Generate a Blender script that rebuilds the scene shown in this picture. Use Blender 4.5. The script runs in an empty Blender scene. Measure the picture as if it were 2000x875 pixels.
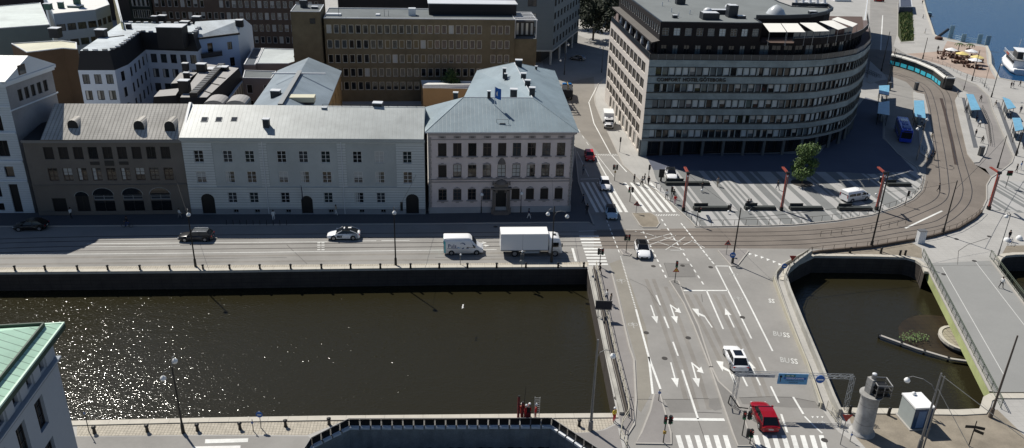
import bpy, bmesh, math, random
from mathutils import Vector, Matrix
from mathutils.geometry import tessellate_polygon
random.seed(7)
S = bpy.context.scene
COL = S.collection
R = math.radians

# ------------------------------------------------------------------ camera
FPX, CAMH = 1571.0, 51.0
_d = Vector((-110, 3483, 1571.0)).normalized()
_y = (Vector((0, 0, 1)) - _d * _d.z).normalized()
_x = _d.cross(_y)
if _x.x < 0: _x = -_x
cam = bpy.data.objects.new('camera', bpy.data.cameras.new('camera'))
COL.objects.link(cam)
cam.data.sensor_width = 36
cam.data.lens = FPX * 36 / 2000
cam.data.clip_end = 6000
right = Vector((_x.x, _y.x, -_d.x)); down = Vector((_x.y, _y.y, -_d.y)); fwd = Vector((_x.z, _y.z, -_d.z))
m = Matrix((right, -down, -fwd)).transposed().to_4x4()
m.translation = (0, 0, CAMH)
cam.matrix_world = m
S.camera = cam

def G(px, py, z=0.0):
    """point of the real place at height z that the survey pixel (2000 px wide photo) shows"""
    r = right * (px - 1000) + down * (py - 437.5) + fwd * FPX
    t = (z - CAMH) / r.z
    return Vector((r.x * t, r.y * t, z))
def GL(pts, z=0.0): return [G(p[0], p[1], z) for p in pts]

# ------------------------------------------------------------------ world, sun, exposure
SUNEL = 50.0
sun_dir = Vector((-.66, .75, 0)).normalized() * math.cos(R(SUNEL)) + Vector((0, 0, math.sin(R(SUNEL))))
W = bpy.data.worlds.new('World'); S.world = W; W.use_nodes = True
nt = W.node_tree
sky = nt.nodes.new('ShaderNodeTexSky'); sky.sky_type = 'NISHITA'; sky.sun_disc = False
sky.air_density = .8; sky.dust_density = .3; sky.ozone_density = 3
sky.sun_elevation = R(SUNEL); sky.sun_rotation = math.atan2(sun_dir.x, sun_dir.y)
nt.links.new(sky.outputs[0], nt.nodes['Background'].inputs[0])
nt.nodes['Background'].inputs[1].default_value = 0.068
sl = bpy.data.lights.new('sun', 'SUN'); sl.energy = 5.0; sl.angle = R(0.5); sl.color = (1, .955, .87)
so = bpy.data.objects.new('sun', sl); COL.objects.link(so)
so.rotation_euler = sun_dir.to_track_quat('Z', 'Y').to_euler(); so.location = (-100, 150, 200)
S.view_settings.view_transform = 'Standard'; S.view_settings.look = 'None'
S.view_settings.exposure = 0.14; S.view_settings.gamma = 1

# ------------------------------------------------------------------ materials
MATS = {}
def mat(name, col, rough=.8, metal=0.0, var=.12, scale=.5, lines=(), bump=0.0, bscale=14, spec=.35, stain=0.0):
    """principled surface: colour broken up by two noises, optional straight joints (dir, spacing, width, darkness)"""
    if name in MATS: return MATS[name]
    M = bpy.data.materials.new(name); M.use_nodes = True; MATS[name] = M
    N = M.node_tree.nodes; L = M.node_tree.links; B = N['Principled BSDF']
    B.inputs['Roughness'].default_value = rough; B.inputs['Metallic'].default_value = metal
    B.inputs['Specular IOR Level'].default_value = spec
    def math_(op, a, b=None, c=None):
        n = N.new('ShaderNodeMath'); n.operation = op
        for i, v in enumerate((a, b, c)):
            if v is None: continue
            if isinstance(v, (int, float)): n.inputs[i].default_value = v
            else: L.new(v, n.inputs[i])
        return n.outputs[0]
    if var == 0 and not lines and bump == 0:
        B.inputs['Base Color'].default_value = (*col, 1); return M
    geo = N.new('ShaderNodeNewGeometry')
    f = None
    for sc, am in ((scale, var), (scale * 9, var * .7)):
        n = N.new('ShaderNodeTexNoise'); n.inputs['Scale'].default_value = sc; n.inputs['Detail'].default_value = 4
        L.new(geo.outputs['Position'], n.inputs['Vector'])
        v = math_('MULTIPLY_ADD', n.outputs[0], am * 2.2, 1 - am * 1.1)
        f = v if f is None else math_('MULTIPLY', f, v)
    if stain:
        n = N.new('ShaderNodeTexNoise'); n.inputs['Scale'].default_value = .13; n.inputs['Detail'].default_value = 7; n.inputs['Roughness'].default_value = .7
        L.new(geo.outputs['Position'], n.inputs['Vector'])
        rp = N.new('ShaderNodeMapRange'); L.new(n.outputs[0], rp.inputs[0])
        rp.inputs[1].default_value = .42; rp.inputs[2].default_value = .62; rp.inputs[3].default_value = 1; rp.inputs[4].default_value = 1 - stain
        f = math_('MULTIPLY', f, rp.outputs[0])
    hl = None
    for (dv, sp, wd, dk) in lines:
        vm = N.new('ShaderNodeVectorMath'); vm.operation = 'DOT_PRODUCT'
        L.new(geo.outputs['Position'], vm.inputs[0]); vm.inputs[1].default_value = dv
        fr = math_('FRACT', math_('MULTIPLY_ADD', vm.outputs['Value'], 1 / sp, 500.37))
        lt = math_('LESS_THAN', fr, wd / sp)
        f = math_('MULTIPLY', f, math_('MULTIPLY_ADD', lt, -dk, 1))
        hl = lt if hl is None else math_('MAXIMUM', hl, lt)
    vm = N.new('ShaderNodeVectorMath'); vm.operation = 'SCALE'; vm.inputs[0].default_value = col
    L.new(f, vm.inputs['Scale']); L.new(vm.outputs[0], B.inputs['Base Color'])
    if bump or hl is not None:
        bn = N.new('ShaderNodeBump'); bn.inputs['Distance'].default_value = .05; bn.inputs['Strength'].default_value = max(bump, .3)
        n = N.new('ShaderNodeTexNoise'); n.inputs['Scale'].default_value = bscale; n.inputs['Detail'].default_value = 3
        L.new(geo.outputs['Position'], n.inputs['Vector'])
        h = math_('MULTIPLY', n.outputs[0], bump)
        if hl is not None: h = math_('SUBTRACT', h, math_('MULTIPLY', hl, .6))
        L.new(h, bn.inputs['Height']); L.new(bn.outputs[0], B.inputs['Normal'])
    return M
def glassmat(name, col, rough=.06):
    M = mat(name, col, rough, 0, 0, spec=.6); return M

U = Vector((.9962, .087, 0)); V = Vector((-.087, .9962, 0))      # along and across the quay
asphalt = mat('asphalt', (.262, .252, .236), .9, var=.07, scale=.25, bump=.3, bscale=30, stain=.13)
asphalt_brown = mat('asphalt_tramway', (.185, .16, .138), .9, var=.10, scale=.3, bump=.4, bscale=20, stain=.18)
asphalt_dark = mat('asphalt_patch', (.195, .187, .175), .9, var=.1, scale=.6, bump=.3, stain=.1)
asphalt_old = mat('asphalt_footpath', (.24, .225, .215), .9, var=.07, scale=.5, bump=.3, stain=.14)
paving = mat('light_paving', (.38, .37, .35), .85, var=.06, scale=.2, lines=((tuple(U), 1.2, .05, .12), (tuple(V), .8, .04, .12)), bump=.1, stain=.12)
paving_dark = mat('dark_paving', (.10, .105, .115), .85, var=.08, scale=.3, lines=((tuple(V), .8, .05, .15),), bump=.1)
cobble = mat('cobblestone', (.44, .40, .33), .9, var=.3, scale=1.6, lines=((tuple(U), .32, .06, .3), (tuple(V), .26, .05, .3)), bump=.8, bscale=9)
granite = mat('granite', (.46, .43, .37), .8, var=.12, scale=.9, lines=((tuple(U), 1.9, .05, .3),), bump=.2)
granite2 = mat('granite_kerb', (.36, .34, .31), .8, var=.12, scale=1.4)
quaystone = mat('quay_stone', (.06, .05, .043), .9, var=.35, scale=.8, lines=(((0, 0, 1), .55, .05, .4), (tuple(U), 1.3, .06, .3)), bump=.5)
white_paint = mat('road_paint', (.68, .68, .65), .75, var=.2, scale=2.5, stain=.15)
rail_steel = mat('rail_steel', (.045, .04, .038), .45, .3, var=.2)
dirt = mat('gravel_brown', (.27, .235, .185), .95, var=.22, scale=.8, bump=.8, bscale=12, stain=.3)
concrete = mat('concrete', (.40, .385, .345), .85, var=.16, scale=.7, bump=.2, stain=.35)
deckgrey = mat('deck_surface', (.255, .255, .245), .8, var=.05, scale=.3, stain=.06)
darkmetal = mat('dark_metal', (.035, .034, .033), .45, .5, var=.1)
polegrey = mat('galvanised_steel', (.20, .20, .20), .5, .5, var=.15)
white_obj = mat('white_paintwork', (.78, .78, .77), .35, var=.03)
black = mat('black_plastic', (.012, .012, .013), .5, var=0)
lampglass = mat('opal_lamp_glass', (.8, .8, .78), .2, var=0)

def stripemat():
    M = mat('striped_plaza_paving', (.5, .5, .5), .85, var=.07, scale=.3, bump=.1, stain=.08)
    N = M.node_tree.nodes; L = M.node_tree.links; B = N['Principled BSDF']
    old = B.inputs['Base Color'].links[0].from_socket
    geo = N.new('ShaderNodeNewGeometry')
    a, b = G(1409.8, 356.5), G(1457, 409.5); d = (b - a).normalized(); n = Vector((-d.y, d.x, 0))
    def dot(v, sc):
        q = N.new('ShaderNodeVectorMath'); q.operation = 'DOT_PRODUCT'; L.new(geo.outputs['Position'], q.inputs[0]); q.inputs[1].default_value = v * sc; return q.outputs['Value']
    def mth(op, x, y):
        q = N.new('ShaderNodeMath'); q.operation = op
        for i, v in enumerate((x, y)):
            if isinstance(v, (int, float)): q.inputs[i].default_value = v
            else: L.new(v, q.inputs[i])
        return q.outputs[0]
    fl = mth('FLOOR', dot(n, 1 / .5), 0)
    # bands of the pattern shift at the line of benches
    lim = G(1500, 412).dot(V)
    band = mth('GREATER_THAN', dot(V, 1), lim)
    wn = N.new('ShaderNodeTexWhiteNoise'); wn.noise_dimensions = '1D'
    L.new(mth('ADD', fl, mth('MULTIPLY', band, 31.0)), wn.inputs['W'])
    th = mth('GREATER_THAN', wn.outputs['Value'], .5)
    mx = N.new('ShaderNodeMix'); mx.data_type = 'RGBA'
    L.new(th, mx.inputs[0]); mx.inputs[6].default_value = (.36, .37, .365, 1); mx.inputs[7].default_value = (.74, .73, .71, 1)
    mu = N.new('ShaderNodeMix'); mu.data_type = 'RGBA'; mu.blend_type = 'MULTIPLY'; mu.inputs[0].default_value = 1
    L.new(mx.outputs[2], mu.inputs[6]); L.new(old, mu.inputs[7]); L.new(mu.outputs[2], B.inputs['Base Color'])
    return M
stripes = stripemat()

# ------------------------------------------------------------------ mesh builder
class MB:
    def __init__(s): s.v = []; s.f = []; s.mi = []; s.mats = []; s.sm = []
    def slot(s, m):
        if m not in s.mats: s.mats.append(m)
        return s.mats.index(m)
    def face(s, pts, m, smooth=False):
        b = len(s.v); s.v += [tuple(p) for p in pts]; s.f.append(tuple(range(b, b + len(pts)))); s.mi.append(s.slot(m)); s.sm.append(smooth)
    def mesh(s, verts, faces, m, smooth=False):
        b = len(s.v); s.v += [tuple(p) for p in verts]
        for f in faces: s.f.append(tuple(i + b for i in f)); s.mi.append(s.slot(m)); s.sm.append(smooth)
    def box(s, c, size, m, rz=0.0, ax=None):
        """c centre; size full; ax optional (x,y,z) axis vectors"""
        if ax is None:
            ca, sa = math.cos(rz), math.sin(rz); ax = (Vector((ca, sa, 0)), Vector((-sa, ca, 0)), Vector((0, 0, 1)))
        c = Vector(c); X, Y, Z = [a * (q / 2) for a, q in zip(ax, size)]
        vs = [c + X * i + Y * j + Z * k for k in (-1, 1) for j in (-1, 1) for i in (-1, 1)]
        s.mesh(vs, [(0, 2, 3, 1), (4, 5, 7, 6), (0, 1, 5, 4), (2, 6, 7, 3), (0, 4, 6, 2), (1, 3, 7, 5)], m)
    def prism(s, poly, z0, z1, m, mtop=None, bottom=False):
        n = len(poly); P = [(p[0], p[1]) for p in poly]
        s.mesh([(x, y, z0) for x, y in P] + [(x, y, z1) for x, y in P], [(i, (i + 1) % n, (i + 1) % n + n, i + n) for i in range(n)], m)
        s.face([(x, y, z1) for x, y in P], mtop or m)
        if bottom: s.face([(x, y, z0) for x, y in P[::-1]], m)
    def tube(s, p0, p1, r0, r1=None, n=8, m=None, cap=True, smooth=True):
        p0, p1 = Vector(p0), Vector(p1); r1 = r0 if r1 is None else r1
        d = (p1 - p0).normalized(); a = d.orthogonal().normalized(); b = d.cross(a)
        vs = []
        for p, r in ((p0, r0), (p1, r1)):
            for i in range(n):
                t = 2 * math.pi * i / n; vs.append(p + a * math.cos(t) * r + b * math.sin(t) * r)
        fs = [(i, (i + 1) % n, (i + 1) % n + n, i + n) for i in range(n)]
        s.mesh(vs, fs, m, smooth)
        if cap: s.face(vs[:n][::-1], m); s.face(vs[n:], m)
    def path(s, pts, r, n=6, m=None):
        for a, b in zip(pts, pts[1:]): s.tube(a, b, r, r, n, m)
    def lathe(s, c, prof, m, n=12, smooth=True):
        c = Vector(c); vs = []
        for r, z in prof:
            for i in range(n):
                t = 2 * math.pi * i / n; vs.append(c + Vector((r * math.cos(t), r * math.sin(t), z)))
        fs = []
        for k in range(len(prof) - 1):
            for i in range(n):
                fs.append((k * n + i, k * n + (i + 1) % n, (k + 1) * n + (i + 1) % n, (k + 1) * n + i))
        s.mesh(vs, fs, m, smooth)
        s.face(vs[:n][::-1], m); s.face(vs[-n:], m)
    def ball(s, c, r, m, sz=1.0, n=10):
        k = 6; s.lathe(c, [(max(.001, r * math.sin(math.pi * i / k)), -r * sz * math.cos(math.pi * i / k)) for i in range(k + 1)], m, n)
    def ribbon(s, pts, w, z0, z1, m, off=0.0, closed=False):
        """solid strip following a ground polyline"""
        P = [Vector((p[0], p[1], 0)) for p in pts]
        n = len(P); nr = []
        for i in range(n):
            if closed: a, b = P[i - 1], P[(i + 1) % n]
            else: a, b = P[max(0, i - 1)], P[min(n - 1, i + 1)]
            t = (b - a).normalized(); nr.append(Vector((t.y, -t.x, 0)))
        for i in range(n if closed else n - 1):
            j = (i + 1) % n
            A, B = P[i] + nr[i] * (off - w / 2), P[j] + nr[j] * (off - w / 2)
            C, D = P[j] + nr[j] * (off + w / 2), P[i] + nr[i] * (off + w / 2)
            if z1 - z0 < .001: s.face([(q.x, q.y, z1) for q in (A, D, C, B)], m); continue
            q = [(A.x, A.y), (B.x, B.y), (C.x, C.y), (D.x, D.y)]
            s.mesh([(x, y, z0) for x, y in q] + [(x, y, z1) for x, y in q], [(4, 7, 6, 5), (0, 1, 5, 4), (2, 3, 7, 6)] + ([(3, 0, 4, 7)] if i == 0 and not closed else []) + ([(1, 2, 6, 5)] if i == n - 2 and not closed else []), m)
    def add(s, o, M):
        b = len(s.v); s.v += [tuple(M @ Vector(p)) for p in o.v]
        for f, i, q in zip(o.f, o.mi, o.sm): s.f.append(tuple(k + b for k in f)); s.mi.append(s.slot(o.mats[i])); s.sm.append(q)
    def data(s, name):
        me = bpy.data.meshes.new(name); me.from_pydata(s.v, [], s.f)
        for mm in s.mats: me.materials.append(mm)
        me.polygons.foreach_set('material_index', s.mi); me.polygons.foreach_set('use_smooth', s.sm); me.update()
        return me
    def build(s, name, parent=None, shift=None):
        """shift: the world location of the parent when vertices were given in world space"""
        if shift is not None: s.v = [(x - shift[0], y - shift[1], z - shift[2]) for x, y, z in s.v]
        o = bpy.data.objects.new(name, s.data(name)); COL.objects.link(o)
        if parent: o.parent = parent
        return o
def tag(o, label=None, cat=None, group=None, kind=None):
    for k, v in (('label', label), ('category', cat), ('group', group), ('kind', kind)):
        if v: o[k] = v
    return o
def thing(name, label, cat, loc=(0, 0, 0), rz=0.0, group=None):
    o = bpy.data.objects.new(name, None); COL.objects.link(o); o.location = loc; o.rotation_euler = (0, 0, rz); o.empty_display_size = .3
    return tag(o, label, cat, group)
def struct(name, mb): return tag(mb.build(name), kind='structure')
KIDS = {}
def kids(o): return [c for c in bpy.data.objects if c.parent == o]
def dup(root, loc, rz, label=None, group=None, cat=None, first=[]):
    r = root.copy(); COL.objects.link(r); r.location = loc; r.rotation_euler = (0, 0, rz)
    if root.name not in KIDS: KIDS[root.name] = [(c, kids(c)) for c in kids(root)]
    for c, gs in KIDS[root.name]:
        d = c.copy(); COL.objects.link(d); d.parent = r
        for g in gs: e = g.copy(); COL.objects.link(e); e.parent = d
    if label: r['label'] = label
    if group: r['group'] = group
    if cat: r['category'] = cat
    return r
class Protos:
    """places the first use of a prototype itself and copies after that"""
    def __init__(s, root): s.root = root; s.used = False
    def put(s, loc, rz=0.0, label=None, group=None, cat=None, scale=None):
        if not s.used:
            s.used = True; o = s.root; o.location = loc; o.rotation_euler = (0, 0, rz)
            if label: o['label'] = label
            if group: o['group'] = group
            if cat: o['category'] = cat
        else: o = dup(s.root, loc, rz, label, group, cat)
        return o
# ------------------------------------------------------------------ ground with the canals cut out
far_q = [Vector(p) for p in ((-300, 72.5, 0), (-110, 88.9, 0), (-66.7, 92.5, 0), (-40.7, 94.7, 0), (-10.3, 97.7, 0), (10.6, 99.35, 0))]
near_q = [Vector(p) for p in ((11.3, 66.85, 0), (4.5, 66.42, 0), (-17.3, 65.0, 0), (-29.7, 64.05, 0), (-41.7, 63.0, 0), (-110, 57.2, 0), (-300, 41, 0))]
canal = far_q + near_q
basin = GL([(1532, 549), (1537, 533), (1552, 519), (1590, 500.5), (1640, 500.8), (1703, 501.6), (1769, 503.6), (1788, 509), (1800, 517), (1806, 531)])
small = GL([(1950, 520), (1955, 507), (1964, 500), (1983, 498), (2040, 497), (2300, 497)])
low = GL([(2300, 770), (1960, 770), (1934, 770), (1921, 777), (1917, 790), (1913, 800), (1870, 802), (1760, 800), (1645, 798), (1632, 797), (1624.4, 783), (1599.5, 720), (1565, 638)])
basin = basin + small + low
shore = GL([(1796, -60), (1801.6, 0), (1808, 24), (1814.4, 43), (1822, 67), (1829, 71), (1853, 76), (1877, 82), (1925, 89), (1931, 104), (1932, 124), (1941, 139), (1948, 152), (1975, 158), (2000, 161), (2100, 172), (2300, 190)])
shore = [Vector((shore[0].x - 60, 900, 0))] + shore + [Vector((900, 150, 0)), Vector((1400, 900, 0))]
pit = GL([(609, 869), (682, 831.5), (1077, 830), (1190, 905), (1190, 1010), (520, 1010)])
outer = [Vector(p) for p in ((-1500, -300, 0), (1500, -300, 0), (1500, 1500, 0), (-1500, 1500, 0))]
def holed(outer, holes, z, m, mb):
    loops = [outer] + holes; flat = [p for l in loops for p in l]
    for t in tessellate_polygon([[Vector((p.x, p.y, 0)) for p in l] for l in loops]):
        q = [flat[i] for i in t]
        if (q[1] - q[0]).cross(q[2] - q[0]).z < 0: q.reverse()
        mb.face([(p.x, p.y, z) for p in q], m)
g = MB(); holed(outer, [canal, basin, shore, pit], 0, paving, g)
struct('ground', g)

wm = bpy.data.materials.new('canal_water'); wm.use_nodes = True
N = wm.node_tree.nodes; L = wm.node_tree.links; B = N['Principled BSDF']
B.inputs['Base Color'].default_value = (.020, .0175, .0085, 1); B.inputs['Roughness'].default_value = .11; B.inputs['IOR'].default_value = 1.33
geo = N.new('ShaderNodeNewGeometry')
h = None
for sc, st, det, sx in ((.45, .9, 2, 1.0), (1.7, .5, 3, 1.25), (4.6, .7, 1, 1.0)):
    mp = N.new('ShaderNodeMapping'); mp.inputs['Scale'].default_value = (sx, 1.6 * sx, 1); mp.inputs['Rotation'].default_value = (0, 0, .5)
    L.new(geo.outputs['Position'], mp.inputs['Vector'])
    n = N.new('ShaderNodeTexNoise'); n.inputs['Scale'].default_value = sc; n.inputs['Detail'].default_value = det; L.new(mp.outputs[0], n.inputs['Vector'])
    q = N.new('ShaderNodeMath'); q.operation = 'MULTIPLY'; q.inputs[1].default_value = st; L.new(n.outputs[0], q.inputs[0])
    if h is None: h = q.outputs[0]
    else:
        a = N.new('ShaderNodeMath'); a.operation = 'ADD'; L.new(h, a.inputs[0]); L.new(q.outputs[0], a.inputs[1]); h = a.outputs[0]
n = N.new('ShaderNodeTexNoise'); n.inputs['Scale'].default_value = 2.6; n.inputs['Detail'].default_value = .5; L.new(geo.outputs['Position'], n.inputs['Vector'])
vo = N.new('ShaderNodeTexVoronoi'); vo.voronoi_dimensions = '2D'; vo.inputs['Scale'].default_value = 1.35; L.new(geo.outputs['Position'], vo.inputs['Vector'])
def wmath(op, a, b, c=None):
    q = N.new('ShaderNodeMath'); q.operation = op
    for i, x in enumerate((a, b, c)):
        if x is None: continue
        if isinstance(x, (int, float)): q.inputs[i].default_value = x
        else: L.new(x, q.inputs[i])
    return q.outputs[0]
sp_ = N.new('ShaderNodeSeparateColor'); L.new(vo.outputs['Color'], sp_.inputs[0])
dd = wmath('MULTIPLY', vo.outputs['Distance'], 1 / .24); dome = wmath('MAXIMUM', wmath('SUBTRACT', 1, wmath('MULTIPLY', dd, dd)), 0)
pn = N.new('ShaderNodeTexNoise'); pn.inputs['Scale'].default_value = .11; pn.inputs['Detail'].default_value = 2; L.new(geo.outputs['Position'], pn.inputs['Vector'])
pm_ = N.new('ShaderNodeMapRange'); L.new(pn.outputs[0], pm_.inputs[0]); pm_.inputs[1].default_value = .38; pm_.inputs[2].default_value = .62; pm_.inputs[3].default_value = .35; pm_.inputs[4].default_value = 1
amp = wmath('MULTIPLY', wmath('MULTIPLY_ADD', wmath('POWER', sp_.outputs[0], 3.0), .62, .03), pm_.outputs[0])
h = wmath('ADD', h, wmath('MULTIPLY', dome, amp))
pw_ = N.new('ShaderNodeMath'); pw_.operation = 'POWER'; pw_.inputs[1].default_value = 10; L.new(n.outputs[0], pw_.inputs[0])
ml = N.new('ShaderNodeMath'); ml.operation = 'MULTIPLY_ADD'; ml.inputs[1].default_value = 2; L.new(pw_.outputs[0], ml.inputs[0]); L.new(h, ml.inputs[2]); h = ml.outputs[0]
bn = N.new('ShaderNodeBump'); bn.inputs['Strength'].default_value = .5; bn.inputs['Distance'].default_value = .08
L.new(h, bn.inputs['Height']); L.new(bn.outputs[0], B.inputs['Normal'])
rw = wm.copy(); rw.name = 'river_water'
Br = rw.node_tree.nodes['Principled BSDF']; Br.inputs['Base Color'].default_value = (.008, .052, .135, 1); Br.inputs['Roughness'].default_value = .15
w = MB(); w.face([(-400, 20, -2.7), (96, 20, -2.7), (96, 140, -2.7), (-400, 140, -2.7)], wm); w.face([(96, 20, -2.7), (400, 20, -2.7), (400, 140, -2.7), (96, 140, -2.7)], wm)
struct('canal_water', w)
w = MB(); w.face([(p.x, p.y, -1.6) for p in [Vector((90, 900, 0)), Vector((90, 150.5, 0)), Vector((1450, 150.5, 0)), Vector((1450, 1400, 0)), Vector((90, 1400, 0))]], rw)
struct('river_water', w)

def quaywall(name, label, pts, z0=-3.2, m=quaystone, cop=None, w=.7):
    mb = MB()
    for a, b in zip(pts, pts[1:]): mb.face([(a.x, a.y, z0), (a.x, a.y, -.001), (b.x, b.y, -.001), (b.x, b.y, z0)], m)
    t = thing(name, label, 'wall', pts[len(pts) // 2]); mb.build('wall_face', t, t.location)
    if cop is not None:
        c = MB(); c.ribbon(pts, w, -.25, .11, granite, off=-cop * (w / 2 - .06)); c.build('coping', t, t.location)
    return t
quaywall('quay_wall', 'dark stone canal wall below the street with the parked van and lorry, pale granite coping', far_q, cop=1)
quaywall('quay_wall', 'granite edged canal wall on the near side beside the construction pit', near_q, cop=1)
quaywall('quay_wall', 'dark stone wall under the left side of the road bridge', [far_q[-1], near_q[0]])
quaywall('quay_wall', 'curved stone wall around the far side of the small basin right of the road bridge', basin[:10], cop=1)
quaywall('quay_wall', 'stone wall of the canal arm beyond the footbridge at right edge', basin[10:16], cop=1)
quaywall('quay_wall', 'stone wall below the lighthouse and the grey kiosk', basin[16:26], cop=1, w=.9)
quaywall('quay_wall', 'concrete wall carrying the right edge of the road bridge', basin[25:] + basin[:1], m=quaystone)
quaywall('quay_wall', 'stone quay edge along the blue river', shore[1:-2], z0=-2.2, cop=1)

def sheet(name, px, z, m, kerb=None, kw=.16):
    mb = MB(); P = GL(px); mb.face([(p.x, p.y, z) for p in P][::-1], m); o = struct(name, mb)
    # keep the face looking up
    me = o.data
    if me.polygons[0].normal.z < 0: me.flip_normals()
    return o, P
Z1, Z2, Z3 = .006, .012, .018
# quay street
quay_lo = [(-400, 549), (0, 522), (400, 517.5), (850, 514.5), (1130, 511.5), (1168, 511.5)]
road_px = quay_lo + [(1172, 521), (1195, 534.6), (1207.7, 584), (1222, 648), (1229.7, 680), (1238, 704), (1242, 783), (1238, 830), (1225, 850), (1215, 900), (1205, 1000),
    (1720, 1000), (1700, 890), (1663, 861), (1637, 843), (1601.6, 793.6), (1576, 715), (1540, 620), (1514.7, 548), (1516.6, 536.6), (1528, 521), (1555.5, 505.5), (1582.7, 492),
    (1700, 484), (1780, 470), (1820, 462.5), (1869, 448), (1902, 427.5), (1917, 414), (1927, 390.5), (1927, 362), (1935, 345), (1960, 331), (1975, 318), (1980, 306), (1963.4, 271), (1938.7, 214), (1932.6, 189), (1926, 183), (1908, 166.5), (1871, 152), (1840, 138), (1800, 122), (1760, 100),
    (1745, 90), (1760, 40), (1758, 0), (1757, -60), (1697, -60), (1700, 0), (1697, 80), (1690, 150), (1722, 170), (1725, 200), (1727, 270), (1754, 301), (1790, 326), (1803, 350), (1797, 373), (1781, 389), (1750, 404), (1703, 420), (1633, 431.6), (1551.6, 439.4), (1500, 441.4), (1358.6, 443.3),
    (1349, 432), (1318, 404), (1283, 373), (1250, 353), (1217, 323), (1203, 292), (1190, 265), (1173, 230), (1163, 205), (1160, 185), (1168, 165), (1190, 146), (1215, 125), (1190, 95), (1110, 60), (1060, 60), (1060, 130), (1085, 150), (1124, 294), (1130, 356), (1150, 414), (1160, 440), (1150, 435), (1105, 434.5), (850, 437.5), (450, 440), (0, 443), (-400, 460)]
sheet('road', road_px, Z1, asphalt)
tram_px = [(1160, 449), (1358, 446), (1500, 444.5), (1551.6, 442.5), (1633, 434.5), (1703, 423), (1750, 407), (1785, 390), (1803, 371), (1808, 350), (1809, 310), (1818, 290), (1817, 240), (1800, 190), (1770, 160), (1730, 145), (1695, 138), (1697, 95), (1745, 100), (1800, 122), (1848, 145), (1868, 175), (1880, 230), (1892, 302), (1905, 322), (1925, 330), (1935, 345), (1927, 362), (1926, 390.5), (1916, 413), (1901, 426.5), (1868, 447), (1820, 461.5), (1780, 469), (1700, 483), (1600, 486), (1400, 485), (1160, 486)]
sheet('tramway_road', tram_px, Z2, asphalt_brown)
sheet('bus_road', [(1905, 322), (1922, 300), (1930, 285), (1916, 214), (1889, 181), (1871, 158), (1908, 170), (1926, 187), (1934, 214), (1958, 271), (1975, 306), (1969, 322), (1935, 343)], Z2, asphalt_old)
sheet('footpath', [(1168, 511.5), (1172, 521), (1195, 534.6), (1207.7, 584), (1222, 648), (1229.7, 680), (1238, 704), (1242, 783), (1238, 830), (1225, 850), (1216, 850), (1168, 590)], Z1 - .002, asphalt_old)
sheet('pavement_shaded', [(-400, 460), (0, 443), (450, 440), (850, 437.5), (1105, 434.5), (1150, 435), (1160, 440), (1150, 414), (1130, 356), (1124, 300), (1105, 410), (830, 412), (370, 412), (60, 408), (-400, 430)], Z1 - .002, mat('shade_darkened_flags', (.09, .092, .10), .9, var=.08, scale=.4, lines=((tuple(U), .7, .03, .2), (tuple(V), .7, .03, .2)), stain=.1))  # flag colour darkened to deepen the shade below the facades
sheet('plaza_paving', [(1283, 358), (1283, 373), (1318, 404), (1349, 432), (1358.6, 441.5), (1500, 439.6), (1551.6, 437.6), (1633, 429.6), (1703, 418), (1750, 402), (1781, 387), (1796, 372), (1800, 352), (1787, 334), (1700, 340), (1640, 336), (1450, 335), (1276, 332)], Z2, stripes)
sheet('plaza_paving', [(1796, 372), (1802, 350), (1750, 296), (1724, 270), (1724, 200), (1690, 190), (1600, 300), (1260, 301), (1276, 332), (1450, 335), (1640, 336), (1700, 345)], Z1, mat('shade_tinted_paving', (.09, .10, .135), .85, var=.07, scale=.3, stain=.1))  # hotel shadow painted into the colour here: dark blue, without stripes
sheet('plaza_paving', [(1948, 352), (2030, 357), (2120, 425), (1938, 411), (1930, 392)], Z2, stripes)
sheet('quay_cobbles', [(-400, 552), (0, 527.5), (400, 524), (850, 521), (1150, 518.5), (1150, 511.5), (1130, 511.7), (850, 515), (400, 518), (0, 522.5), (-400, 549)], Z1, cobble)
sheet('quay_cobbles', [(150, 829), (400, 824), (650, 820), (672, 822), (600, 850), (400, 849), (150, 852)], Z1, cobble)
sheet('quay_cobbles', [(1078, 819), (1195, 815.5), (1199, 828), (1180, 838), (1150, 844), (1110, 846)], Z1, cobble)
sheet('near_road', [(-100, 866), (150, 853), (400, 851), (602, 852), (612, 862), (560, 900), (540, 1000), (-100, 1000)], Z1, asphalt)
sheet('near_road', [(1110, 847), (1150, 845), (1180, 840), (1205, 829), (1222, 900), (1205, 1000), (1195, 1000), (1195, 905)], Z1, asphalt_old)
sheet('gravel_ground', [(1655, 806), (1760, 806), (1870, 808), (1905, 807), (1930, 800), (1948, 800), (2010, 860), (2050, 1000), (1760, 1000), (1700, 885), (1672, 855)], Z1, dirt)
sheet('gravel_ground', [(1600, 493), (1700, 487), (1779, 473), (1800, 485), (1801, 505), (1790, 503), (1769, 499), (1703, 498), (1600, 497)], Z1, dirt)
sheet('gravel_ground', [(1955, 500), (1966, 480), (2060, 478), (2060, 494), (1983, 494), (1966, 496)], Z1, dirt)
sheet('cafe_terrace', [(1770, 105), (1840, 100), (1850, 80), (1925, 92), (1928, 124), (1936, 140), (1945, 155), (1905, 150), (1860, 133), (1800, 115)], Z1, mat('pink_paving', (.37, .29, .24), .9, var=.1, scale=.3, stain=.2))
sheet('lawn', [(1754, 20), (1782, 18), (1784, 55), (1785, 80), (1760, 82), (1754, 70)], Z1 + .01, mat('verge_soil', (.05, .06, .025), .95, var=.2))
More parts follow.
